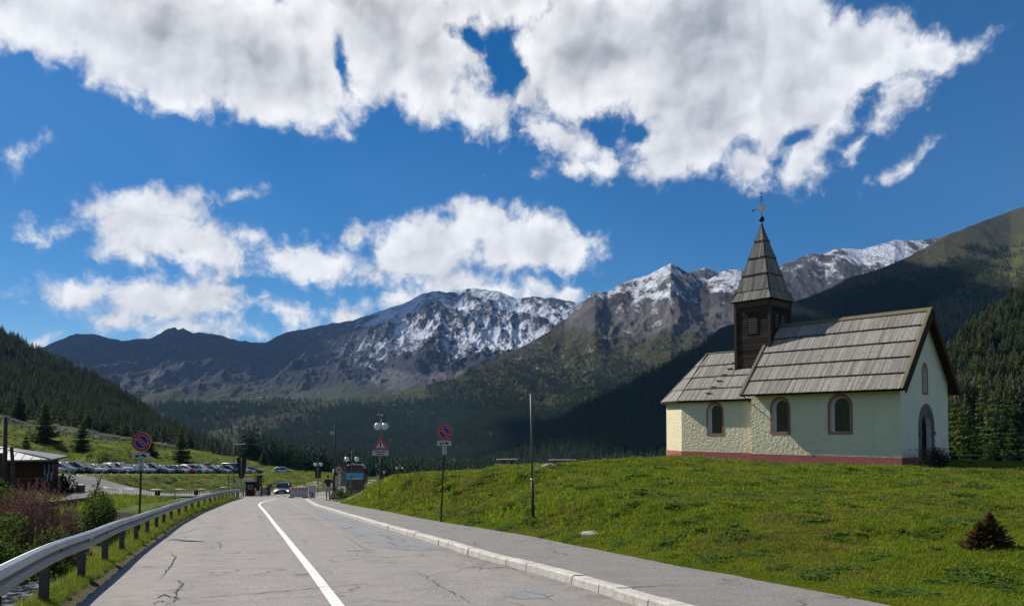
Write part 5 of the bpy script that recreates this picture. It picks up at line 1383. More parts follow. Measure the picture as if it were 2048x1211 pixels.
def no_parking(u, v, Y, label, lean=0.0, rz=0.0):
    p = P(u, v, Y); g = gz(p.x, p.y); root = empty('no_parking_sign', (p.x - lean * (p.z - g), p.y, g), rz, label, 'traffic sign'); H = p.z - g
    MB().tube([(0, .035, -.3), (lean * (H - .3), .035, H - .3), (lean * (H + .2), .035, H + .2)], .03, 10).build('pole', M_poled, root)
    x = lean * H; r = .30
    d = flat('disc', poly_circle(r, 48), H, M_signw, root, x, 0, .012)
    q = MB(); o_, i_ = poly_circle(r * .965, 48), poly_circle(r * .70, 48); ring(q, Vector((x, -.0125, H)), FX, FN, o_, i_, .002)
    s = math.sin(R(45)); w = .05
    q.prism([(-s * .71 * r - w * .5, s * .71 * r - w * .5), (s * .71 * r - w * .5, -s * .71 * r - w * .5), (s * .71 * r + w * .5, -s * .71 * r + w * .5), (-s * .71 * r + w * .5, s * .71 * r + w * .5)], Vector((x, -.0125, H)), FX, FZ, FN, .002)
    q.build('red_ring', M_red, d)
    b = MB(); rr = r * .645; off = .052
    for sg in (1, -1):
        a = math.acos(off / rr); seg = poly_circle(rr, 24, R(45) - a, R(45) + a) if sg > 0 else poly_circle(rr, 24, R(225) - a, R(225) + a)
        b.prism(seg, Vector((x, -.0125, H)), FX, FZ, FN, .002)
    b.build('blue_field', M_blue, d)
    pl = flat('tow_plate', [(-.27, -.095), (.27, -.095), (.27, .095), (-.27, .095)], H - .42, M_signw, root, x - .01, 0, .01); 
    wr = empty('tmp'); bpy.data.objects.remove(wr)
    m0 = MB(); wrecker(pl, 0, 0, .40)
    for ch in pl.children: ch.location = (x - .01, -.0105, H - .42)
    a = flat('arrow_plate', [(-.085, -.165), (.085, -.165), (.085, .165), (-.085, .165)], H - .70, M_signw, root, x, 0, .01); arrows(a, 0, 0, .33)
    for ch in a.children: ch.location = (x, -.0105, H - .70)
    return root
no_parking(283, 883, 23, 'round blue no parking sign with red rim behind the guard rail', .02)
no_parking(889, 864, 29, 'round blue no parking sign with red rim standing in the mound grass beside the footpath', .04)
def warning():
    Y = 42; p = P(761, 899, Y); g = gz(p.x, p.y); root = empty('warning_sign', (p.x, p.y, g), 0, 'red bordered triangular warning sign with exclamation mark above a white text plate', 'traffic sign'); z = p.z - g
    MB().tube([(-.05, .03, -.3), (-.02, .03, z + .7)], .028, 8).build('pole', M_pole, root)
    s = .90; h = s * .866
    def tri(k, dz=0): return [(-s / 2 * k, h / 3 - h / 3 * k + dz), (s / 2 * k, h / 3 - h / 3 * k + dz), (0, h / 3 + h * 2 / 3 * k + dz)]
    d = flat('triangle', tri(1.0), z, M_signw, root, 0, 0, .012)
    q = MB(); ring(q, Vector((0, -.0125, z)), FX, FN, tri(.95), tri(.60), .002); q.build('red_border', M_red, d)
    e = MB(); e.prism([(-.028, .22), (.028, .22), (.042, .46), (-.042, .46)], Vector((0, -.0125, z)), FX, FZ, FN, .003); e.prism([(a, b + .145) for a, b in poly_circle(.036, 16)], Vector((0, -.0125, z)), FX, FZ, FN, .003); e.build('exclamation_mark', M_black, d)
    pl = flat('text_plate', [(-.46, -.30), (.46, -.30), (.46, -.01), (-.46, -.01)], z - .02, M_signw, root, 0, 0, .01)
    text('lettering', 'Schranke', .155, (0, -.013, z - .11), M_black, pl, .004); text('lettering', 'sbarra', .155, (0, -.013, z - .235), M_black, pl, .004)
warning()
def thin_pole():
    p = on_hill(1067, 1047); g = gz(p.x, p.y); t1 = P(1064.5, 958, p.y); t2 = P(1062, 788, p.y); root = empty('tall_pole', (p.x, p.y, g), 0, 'tall bare dark metal pole standing alone in the mound grass', 'pole')
    MB().tube([(0, 0, -.3), (t1.x - p.x, 0, t1.z - g)], .048, 10).build('lower_section', M_poled, root); MB().tube([(t1.x - p.x, 0, t1.z - g - .02), (t2.x - p.x, 0, t2.z - g)], .033, 10).build('upper_section', M_pole, root)
    MB().tube([(t1.x - p.x, 0, t1.z - g - .05), (t1.x - p.x, 0, t1.z - g + .03)], .056, 10).build('collar', M_galv, root)
thin_pole()
# ---- guard rail
def guard_rail():
    OFF = .42; root = empty('guard_rail', (float(XL(14)) - OFF, 14, gz(float(XL(14)) - OFF, 14)), 0, 'galvanised steel guard rail curving along the left road edge', 'guard rail'); O = root.location
    def ctr(y):
        x = float(XL(y)) - OFF; z = float(zroad(y)); return Vector((x, y, z)) - O
    prof = [(-.02, .300), (.012, .310), (.055, .285), (.083, .235), (.075, .205), (.01, .170), (.0, .155), (.01, .140), (.075, .105), (.083, .075), (.055, .025), (.012, .0), (-.02, .010)]
    seg = 4.3 * .945; y = 2.0; k = 0
    while y < 68:
        ye = min(y + seg + .12, 70); n = 7; mb = MB(); rows = []
        for i in range(n):
            q = y + (ye - y) * i / (n - 1); c_ = ctr(q); d = (ctr(q + .1) - ctr(q - .1)); nr = Vector((d.y, -d.x, 0)).normalized(); pr = .004 * (k % 2)
            sag = .006 * math.sin(q * .9); rows.append([c_ + nr * (a + pr + .06) + Vector((0, 0, .52 + b * .86 + sag)) for a, b in prof])
        m = len(prof); vs = [p for r_ in rows for p in r_]; fs = [(i * m + j, (i + 1) * m + j, (i + 1) * m + j + 1, i * m + j + 1) for i in range(n - 1) for j in range(m - 1)]
        mb.add(vs, fs, 0, False)
        # bolts at the lap
        c_ = ctr(y + .08); nr = Vector((1, .3, 0)).normalized()
        for a in (.06, .155, .25): mb.sphere(c_ + nr * (.075 if a != .155 else .02) + nr * .06 + Vector((0, 0, .52 + a * .86)), .016, 4, 1)
        o = mb.build('rail', [M_galv, M_post], root); md = o.modifiers.new('s', 'SOLIDIFY'); md.thickness = .004
        y += seg; k += 1
    y = 1.85
    while y < 70:
        c_ = ctr(y); g = gz(c_.x + O.x, y) - O.z; d = (ctr(y + .1) - ctr(y - .1)).normalized(); nr = Vector((d.y, -d.x, 0)).normalized(); ztop = c_.z + .74
        b = MB(); w = .055
        b.frame_box(Vector((c_.x, c_.y, g - .3)) - d * w - nr * .06, d * w * 2, nr * .012, Vector((0, 0, ztop - g + .3)))
        b.frame_box(Vector((c_.x, c_.y, g - .3)) - d * w - nr * .048, d * .012, nr * .09, Vector((0, 0, ztop - g + .3))); b.frame_box(Vector((c_.x, c_.y, g - .3)) + d * (w - .012) - nr * .048, d * .012, nr * .09, Vector((0, 0, ztop - g + .3)))
        b.build('post', M_post, root); y += 2.60
    c_ = ctr(12.3); b = MB(); nr = Vector((.95, -.33, 0)); b.tube([c_ + nr * .12 + Vector((0, 0, .70)), c_ + nr * .17 + Vector((0, 0, .70))], .045, 14); b.build('reflector', principled('reflector', (.6, .55, .45), .3), root)
guard_rail()
# ---- lamps
M_globe = principled('lamp_globe', (.62, .66, .68), .12, spec=.9, vary=.03)
def globe_lamp(u, vb, Y, vt, half, gr, label, ang=0.0, low=.09):
    p = P(u, vb, Y); g = gz(p.x, p.y); H = P(u, vt, Y).z - g; root = empty('street_lamp', (p.x, p.y, g), ang, label, 'street lamp', 'globe street lamps along the valley road')
    MB().tube([(0, 0, -.3), (0, 0, H * .35)], low, 10).build('pole_base', M_poled, root); MB().tube([(0, 0, H * .35), (0, 0, H)], .04, 8).build('pole', M_pole, root)
    for s in (-1, 1):
        pts = [(0, 0, H - .35), (s * half * .3, 0, H), (s * half * .75, 0, H + .02), (s * half, 0, H - .2), (s * half, 0, H - .55 - gr * .2)]
        a = MB().tube(pts, .022, 6).build('arm', M_iron, root)
        q = MB(); q.sphere((s * half, 0, H - .55 - gr), gr, 12); q.build('globe', M_globe, root)
        MB().lathe([(.05, .0), (.10, -.10), (.02, -.14)], 10, (s * half, 0, H - .5)).build('lamp_cap', M_iron, root)
globe_lamp(762, 996, 50, 828, .62, .25, 'tall globe street lamp standing right behind the triangular warning sign', R(78))
globe_lamp(703, 990, 72, 901, .50, .24, 'globe street lamp with two arched arms beside the red cabin', R(-8), .07)
globe_lamp(636, 974, 90, 915, .40, .22, 'globe street lamp rising above the dark sign board beyond the barrier', R(52), .05)
globe_lamp(799, 962, 120, 926, .45, .20, 'farthest globe street lamp peeping over the mound', R(20), .06)
# ---- boards seen from behind
def back_board(u, v0, v1, wpx, Y, vb, label, shape='rect', name='sign_board', cat='sign board'):
    a = P(u, v1, Y); b = P(u, v0, Y); g = gz(a.x, a.y); w = wpx / F * Y; root = empty(name, (a.x, a.y, g), 0, label, cat); z0, z1 = a.z - g, b.z - g
    m = MB()
    if shape == 'rect': m.box((0, 0, (z0 + z1) / 2), (w, .04, z1 - z0))
    else: m.prism([(-w / 2, z1), (-w * .42, z0 + (z1 - z0) * .32), (-w * .2, z0), (w * .2, z0), (w * .42, z0 + (z1 - z0) * .32), (w / 2, z1)], Vector((0, .02, 0)), FX, FZ, FN, .04)
    m.build('board', M_back, root)
    MB().tube([(0, -.06, -.2), (0, -.06, z1 - .05)], .028 if w < .8 else .045, 8).build('pole', M_pole, root)
    return root
bb = back_board(483, 914, 956, 20, 74, 990, 'big dark shield shaped sign board seen from behind beside the kiosk', 'shield')
back_board(636, 935, 955, 12, 80, 974, 'upright dark sign board seen from behind beyond the sign box')
back_board(315, 981, 990, 9, 62, 1000, 'small dark square board nearest the round sign pole among the barriers', name='small_board')
back_board(392, 980, 989, 8, 66, 1000, 'small dark square board in the middle of the barrier row', name='small_board')
back_board(449, 983, 990, 7, 70, 996, 'small dark square board close to the guard rail end', name='small_board')
def mast():
    Y = 88; p = P(467, 985, Y); g = gz(p.x, p.y); z = P(467, 888, Y).z - g; w = 53 / F * Y; root = empty('mast_arm', (p.x, p.y, g), 0, 'slender grey mast with a long horizontal arm over the toll point', 'mast')
    MB().tube([(0, 0, -.3), (0, 0, z)], .05, 8).build('pole', M_pole, root); MB().tube([(0, 0, z), (w, 0, z + .05)], .04, 8).build('arm', M_pole, root); MB().box((w * .54, 0, z), (.4, .2, .16)).build('lamp_head', M_black, root)
mast()
def tele_pole():
    Y = 92; p = P(670, 975, Y); g = gz(p.x, p.y); z = P(669, 850, Y).z - g; root = empty('utility_pole', (p.x, p.y, g), 0, 'tall dark utility pole with a lamp box left of the speed limit sign', 'pole')
    MB().tube([(0, 0, -.3), (0, 0, z * .35)], .3, 10).build('base', M_poled, root); MB().tube([(0, 0, z * .3), (-.05, 0, z)], [.17, .1], 8).build('pole', principled('pole_wood', (.06, .06, .05), .9), root)
    m = MB().box((-.35, -.1, z - .9), (.55, .3, .45)); m.build('lamp_box', principled('pale_box', (.3, .3, .27), .6), root); MB().box((0, 0, z - .35), (.7, .08, .08)).build('crossarm', M_poled, root)
tele_pole()
def speed_sign():
    Y = 56; p = P(678, 939, Y); g = gz(p.x, p.y); z = p.z - g; root = empty('speed_limit_sign', (p.x, p.y, g), 0, 'round speed limit sign reading 40 with a red rim', 'traffic sign')
    MB().tube([(.09, .03, -.2), (.09, .03, z + .2)], .03, 8).build('pole', M_galv, root)
    d = flat('disc', poly_circle(.3, 32), z, M_signw, root, 0, 0, .012); q = MB(); ring(q, Vector((0, -.0125, z)), FX, FN, poly_circle(.292, 32), poly_circle(.215, 32), .002); q.build('red_ring', M_red, d)
    text('number', '40', .30, (0, -.015, z), M_black, d, .006)
    r2 = empty('notice_board', (P(687, 965, 58).x, 58, gz(P(687, 965, 58).x, 58)), R(-12), 'grey green notice board on two posts right of the speed limit sign', 'notice board'); g2 = r2.location.z; w = .42
    za, zb = P(0, 971, 58).z - g2, P(0, 941, 58).z - g2; m_ = principled('grey_panel', (.13, .14, .125), .6)
    for i in range(2): MB().box((0, 0, za + (zb - za) * (.25 + .5 * i)), (w, .05, (zb - za) * .49)).build('panel', m_, r2)
    for s in (-1, 1): MB().tube([(s * w * .48, .04, -.2), (s * w * .48, .04, zb)], .025, 6).build('post', M_galv, r2)
    MB().tube([(.62, 0, -.2), (.62, 0, za + .35)], .03, 6).build('side_post', M_poled, r2)
    for i, u in enumerate((672, 676)):
        q = P(u, 962, 62); g3 = gz(q.x, q.y); b = MB(); b.box((0, 0, q.z - g3), (.10, .06, .9)); b.box((0, .04, (q.z - g3) / 2 - .1), (.05, .05, q.z - g3 + .2)); o = b.build('marker_post', M_signw, None, loc=(q.x, q.y, g3))
        tag(o, ['white marker post left of the speed limit pole', 'white marker post touching the speed limit pole'][i], 'marker post')
speed_sign()
# ---- cable car cabin with screens
def cabin():
    Y = 82; c0 = P(711, 986, Y); g = max(gz(c0.x, c0.y), float(zroad(Y)) - .2); z0 = P(711, 978, Y).z - g; zt = P(711, 928, Y).z - g; root = empty('cable_car_cabin', (c0.x, c0.y, g), 0, 'dark red and black cable car cabin with blue display set up as an information stand', 'cabin')
    k = (zt - z0); w = 41 / F * Y
    M_cred = principled('cabin_red', (.045, .007, .010), .3, spec=.6); M_cdark = principled('cabin_dark', (.018, .014, .018), .2, spec=.6)
    prof = [(.0, .30), (.06, .42), (.25, .50), (.58, .52), (.85, .47), (.97, .36), (1.0, .30)]   # height share, half width share
    def body(ins, y0, y1, zs0, zs1, mat, name, par):
        b = MB(); pr = [(h, x) for h, x in prof if zs0 <= h <= zs1]
        L_ = [(-x * w * ins, z0 + h * k) for h, x in pr]; poly = [(-a, b_) for a, b_ in reversed(L_)] + L_
        b.prism(poly[::-1], Vector((0, y1, 0)), FX, FZ, FN, y1 - y0); return b.build(name, mat, par, fixn=True)
    hb = body(1, -.75, 1.15, 0, 1, M_cred, 'shell', root); md = hb.modifiers.new('b', 'BEVEL'); md.width = .10; md.segments = 3
    b = MB(); b.prism([(-.36 * w, z0 + k * .80), (.36 * w, z0 + k * .80), (.32 * w, z0 + k * .95), (-.32 * w, z0 + k * .95)], Vector((0, -.755, 0)), FX, FZ, FN, .01); b.build('top_window', M_glass, root)
    b = MB(); b.prism([(-.46 * w, z0 + k * .70), (.46 * w, z0 + k * .70), (.44 * w, z0 + k * .78), (-.44 * w, z0 + k * .78)], Vector((0, -.757, 0)), FX, FZ, FN, .01); b.build('middle_window', M_cdark, root)
    b = MB(); b.prism([(-.40 * w, z0 + k * .06), (.40 * w, z0 + k * .06), (.47 * w, z0 + k * .38), (-.47 * w, z0 + k * .38)], Vector((0, -.757, 0)), FX, FZ, FN, .01); b.build('lower_window', M_cdark, root)
    m, t, bs = material('display_blue'); co = t.new('ShaderNodeTexCoord').outputs['Object']; sx = t.new('ShaderNodeSeparateXYZ', i_0=co).outputs[2]
    f = t.math('FRACT', t.math('MULTIPLY', sx, 2.2)); t.set(bs.inputs['Base Color'], t.ramp(f, [(.0, (.03, .22, .36)), (.45, (.04, .32, .48)), (.5, (.22, .52, .62)), (.6, (.04, .29, .45))])); bs.inputs['Roughness'].default_value = .4
    b = MB(); b.prism([(-.44 * w, z0 + k * .40), (.46 * w, z0 + k * .42), (.46 * w, z0 + k * .69), (-.44 * w, z0 + k * .68)], Vector((0, -.76, 0)), FX, FZ, FN, .03); d = b.build('display', m, root)
    b = MB(); b.prism([(-.30 * w, z0 + k * .415), (.36 * w, z0 + k * .43), (.40 * w, z0 + k * .47), (.1 * w, z0 + k * .50), (-.1 * w, z0 + k * .45)], Vector((0, -.792, 0)), FX, FZ, FN, .004); b.build('picture_strip', M_signw, d)
    b = MB(); b.box((.05 * w, -.1, z0 - .12), (w * .86, 1.2, .50)); b.build('base', principled('base_grey', (.16, .15, .17), .5), root)
    b = MB(); b.box((.12 * w, -.1, (z0 - .37 + 0) / 2 - .1), (w * .55, .9, max(.2, z0 - .37 + .2))); b.build('plinth', M_cred, root)
    b = MB(); b.tube([(-.4, .2, zt), (-.4, .2, zt + .12), (.5, .2, zt + .12), (.5, .2, zt)], .04, 6); b.build('hanger', M_iron, root)
cabin()
# ---- barrier with stripes, sign box
def barrier():
    Y = 68; p = P(598, 994, Y); g = float(zroad(Y)); root = empty('road_barrier', (p.x, p.y, g), 0, 'grey plastic road barrier with red and white slanted stripes', 'barrier'); w = 36 / F * Y; h = 22 / F * Y
    M_gp = principled('grey_plastic', (.42, .43, .42), .6)
    m = MB(); m.box((0, 0, h * .5), (w, .06, h * .86)); 
    for k in range(9): m.box((-w / 2 + (k + .5) * w / 9, 0, h * .95), (w / 9 * .55, .05, .06))
    m.build('panel', M_gp, root)
    q = MB(); q.box((0, -.034, h * .76), (w * .9, .006, h * .30)); s = q.build('stripe_board', M_signw, root)
    q = MB()
    for k in range(5):
        x = -w * .42 + k * w * .175; hh = h * .15; q.prism([(x, -hh), (x + .13, -hh), (x + .30, hh), (x + .17, hh)], Vector((0, -.038, h * .76)), FX, FZ, FN, .003)
    q.build('red_stripe', M_red, s)
    q = MB()
    for k in range(10): q.box((-w * .4 + k * w * .09, -.032, h * (.32 if k % 2 else .42)), (.07, .008, .05))
    q.build('slots', M_black, root)
    for sx in (-1, 1): MB().box((sx * w * .4 - .06, -.1, .04), (.42, .5, .08)).build('foot', M_black, root)
    Y2 = 66; p = P(623, 994, Y2); g = float(zroad(Y2)) + .02; r2 = empty('sign_box', (p.x, p.y, g), R(-14), 'pale sign box with a round blue keep left arrow standing at the kerb end', 'sign box'); w = .56; h = 1.15
    b = MB().box((0, .1, h / 2), (w, .24, h)).build('box', principled('box_grey', (.36, .365, .35), .5), r2); bv = b.modifiers.new('b', 'BEVEL'); bv.width = .02
    q = MB().prism(poly_circle(.19, 28), Vector((0, -.022, .34)), FX, FZ, FN, .006).build('blue_disc', principled('navy', (.012, .016, .045), .5), r2)
    MB().prism([(-.11, -.11), (.02, -.11), (-.02, -.07), (.10, .05), (.05, .10), (-.07, -.02), (-.11, .02)], Vector((0, -.029, .34)), FX, FZ, FN, .004).build('arrow', principled('arrow_white', (.7, .7, .68), .5), q)
barrier()
# ---- toll kiosk and things round it
def kiosk():
    Y = 84; p = P(503, 992, Y); g = float(zroad(Y)); root = empty('kiosk', (p.x, p.y, g), 0, 'small dark wooden toll kiosk with a white sign on its roof', 'kiosk'); k = Y / F; w = 24 * k; h = 27 * k
    M_kw = wood_mat('kiosk_wood', (.015, .009, .007), (.04, .022, .015), (.07, .035, .022))
    wl = TMB()
    for i in range(12): wl.tone = random.random(); wl.box((0, .7, h * (i + .5) / 12), (w, 1.5, h / 12 * .94))
    wl.build('wall', M_kw, root)
    MB().box((0, .7, h + .05), (w + .3, 1.9, .12)).build('roof', M_tower, root)
    s = MB().box((-w * .18, -.12, h + .28), (16 * k, .05, 7.4 * k)).build('sign', principled('white_sign', (.85, .84, .80), .5), root)
    text('lettering', 'MERU', .34, (-w * .18, -.15, h + .28), principled('faded_print', (.35, .22, .20), .6), s, 0, 1.0)
    wn = MB().box((-.12, -.065, h * .68), (.36, .03, .36)).build('window', M_dark, root)
    f = MB()
    for a, b in ((-.21, 0), (.21, 0), (0, .2), (0, -.2)): f.box((-.12 + a, -.08, h * .68 + b), (.06 if a else .44, .03, .44 if a else .05))
    f.box((-.12, -.078, h * .68), (.02, .02, .38)); f.build('frame', M_signw, wn)
    MB().box((.25, -.07, h * .42), (.5, .04, h * .8)).build('door', principled('kiosk_door', (.03, .018, .014), .8), root)
    # golden funnel lamp
    q = P(510.5, 955, 86); gg = float(zroad(86)); r = empty('heater_lamp', (q.x, 86, gg), 0, 'golden funnel shaped lamp sticking up over the kiosk', 'lamp'); z = P(510, 955, 86).z - gg
    MB().tube([(0, 0, 0), (0, 0, z + .1)], .05, 8).build('pole', M_poled, r); MB().lathe([(.05, 0), (.12, .1), (.16, .35), (.20, .62)], 14, (0, 0, z)).build('funnel', principled('brass', (.55, .38, .09), .35, .6), r); MB().lathe([(.01, .0), (.42, -.02), (.42, .04), (.01, .12)], 16, (0, 0, z + .66)).build('hood', M_poled, r)
    # dark slanting board on a grey pole
    q = P(518, 990, 83); gg = float(zroad(83)); r = empty('dark_panel', (q.x, 83, gg), 0, 'dark slanted sign panel on a grey pole right of the kiosk', 'sign board'); z0 = P(0, 972, 83).z - gg; z1 = P(0, 949, 83).z - gg
    MB().prism([(-.28, z0), (.05, z0), (.24, z0 + (z1 - z0) * .6), (.42, z1), (-.28, z1 - .04)], Vector((0, .03, 0)), FX, FZ, FN, .05).build('panel', M_back, r); MB().tube([(.1, -.05, 0), (.1, -.05, z1 - .2)], .045, 8).build('pole', M_pole, r)
    # red posts
    for i, (u, hh, lab) in enumerate(((512, .80, 'dark red bollard against the right side of the kiosk'), (522.5, .95, 'taller red bollard between the kiosk and the attendant'))):
        q = P(u, 991.5, 82.5); b = MB(); b.tube([(0, 0, 0), (0, 0, hh)], .12, 10); b.lathe([(.12, 0), (.09, .06), (.001, .09)], 10, (0, 0, hh)); b.lathe([(.2, 0), (.2, .06), (.12, .08)], 10)
        o = b.build('bollard', principled('bollard_red', (.17, .02, .02), .5), None, loc=(q.x, 82.5, float(zroad(82.5)))); tag(o, lab, 'bollard')
    q = P(516, 991, 82); b = MB(); b.box((0, 0, .18), (.42, .3, .36)); b.box((.02, 0, .5), (.42, .3, .22)); b.box((0, 0, .66), (.36, .25, .08), 1); o = b.build('white_crates', [principled('crate_white', (.5, .5, .48), .6), M_dark], None, loc=(q.x, 82, float(zroad(82))))
    o.name = 'stacked_crate'; tag(o, 'white crate stack standing between the two red bollards', 'crate')
    # pale gate behind the attendant
    r = empty('mesh_gate', (P(532, 990, 88).x, 88, float(zroad(88))), 0, 'pale mesh gate panel behind the attendant', 'gate'); m = MB(); w = 1.1; h = 1.05
    for x in (-w / 2, w / 2): m.tube([(x, 0, 0), (x, 0, h)], .025, 6)
    for z in (.08, h): m.tube([(-w / 2, 0, z), (w / 2, 0, z)], .02, 6)
    m.build('frame', M_galv, r); MB().box((0, .01, h / 2), (w * .95, .012, h * .85)).build('mesh_panel', principled('mesh_grey', (.22, .22, .20), .7), r)
    # slender posts and signs left of the kiosk
    for i, (u, vt, Y_, lab) in enumerate(((487, 962, 80, 'pale slim post left of the kiosk'), (491, 942, 82, 'tall slim post with short arm at the kiosk corner'), (457, 942, 86, 'slim dark post on the bank left of the mast'))):
        q = P(u, 990, Y_); gg = gz(q.x, q.y); z = P(u, vt, Y_).z - gg; b = MB(); b.tube([(0, 0, -.1), (0, 0, z)], .05 if i != 0 else .09, 8)
        if i == 1: b.tube([(0, 0, z), (.5, 0, z)], .04, 6)
        o = b.build('slim_post', [M_pole, M_pole, M_poled][i] if i else principled('pale_post', (.22, .21, .16), .7), None, loc=(q.x, q.y, gg)); tag(o, lab, 'post')
    q = P(475, 962, 82); gg = gz(q.x, q.y); r = empty('arrow_sign', (q.x, q.y, gg), 0, 'small white triangular sign seen edge on left of the big dark board', 'traffic sign'); z = q.z - gg
    MB().prism([(-.3, -.25), (.2, -.25), (.15, .3)], Vector((0, 0, z)), FX, FZ, FN, .02).build('plate', M_signw, r); MB().tube([(0, .03, -.2), (0, .03, z + .2)], .03, 6).build('pole', M_pole, r)
kiosk()
# ---- crowd barriers
def crowd_barrier():
    root = empty('crowd_barrier', (0, 0, 0)); W_, H_ = 2.15, 1.02
    f = MB(); f.tube([(-W_ / 2, 0, .12), (-W_ / 2, 0, H_ - .08), (-W_ / 2 + .08, 0, H_), (W_ / 2 - .08, 0, H_), (W_ / 2, 0, H_ - .08), (W_ / 2, 0, .12)], .022, 6); f.tube([(-W_ / 2, 0, .18), (W_ / 2, 0, .18)], .018, 6); f.build('frame', M_galv, root)
    b = MB()
    for k in range(1, 15): x = -W_ / 2 + W_ * k / 15; b.tube([(x, 0, .18), (x, 0, H_)], .018, 4)
    b.build('bars', M_pole, root)
    for s in (-1, 1): MB().tube([(s * W_ * .38, -.28, 0), (s * W_ * .38, 0, .14), (s * W_ * .38, .28, 0)], .018, 5).build('foot', M_galv, root)
    return root
CB = crowd_barrier(); first = True
BL = [(213, 1003, 62, R(-16), 'leaning crowd barrier at the left end next to the crooked sapling'), (271, 1006, 62.5, R(-4), 'crowd barrier directly left of the round sign pole'), (325, 1005, 64, R(2), 'crowd barrier behind the first small dark board'), (374, 1003, 66, R(4), 'crowd barrier ending at the second small dark board'), (420, 1001, 68, R(6), 'crowd barrier right of the second small dark board'), (464, 998, 70, R(8), 'last crowd barrier beside the end of the guard rail')]
for u, v, Y, rz, lab in BL:
    o = CB if first else copy_tree(CB); first = False
    p = P(u, v, Y); o.location = (p.x, p.y, gz(p.x, p.y) - .02); o.rotation_euler = (0, (R(7) if u == 213 else 0), rz); tag(o, lab, 'crowd barrier', 'steel crowd barriers in a row left of the road')
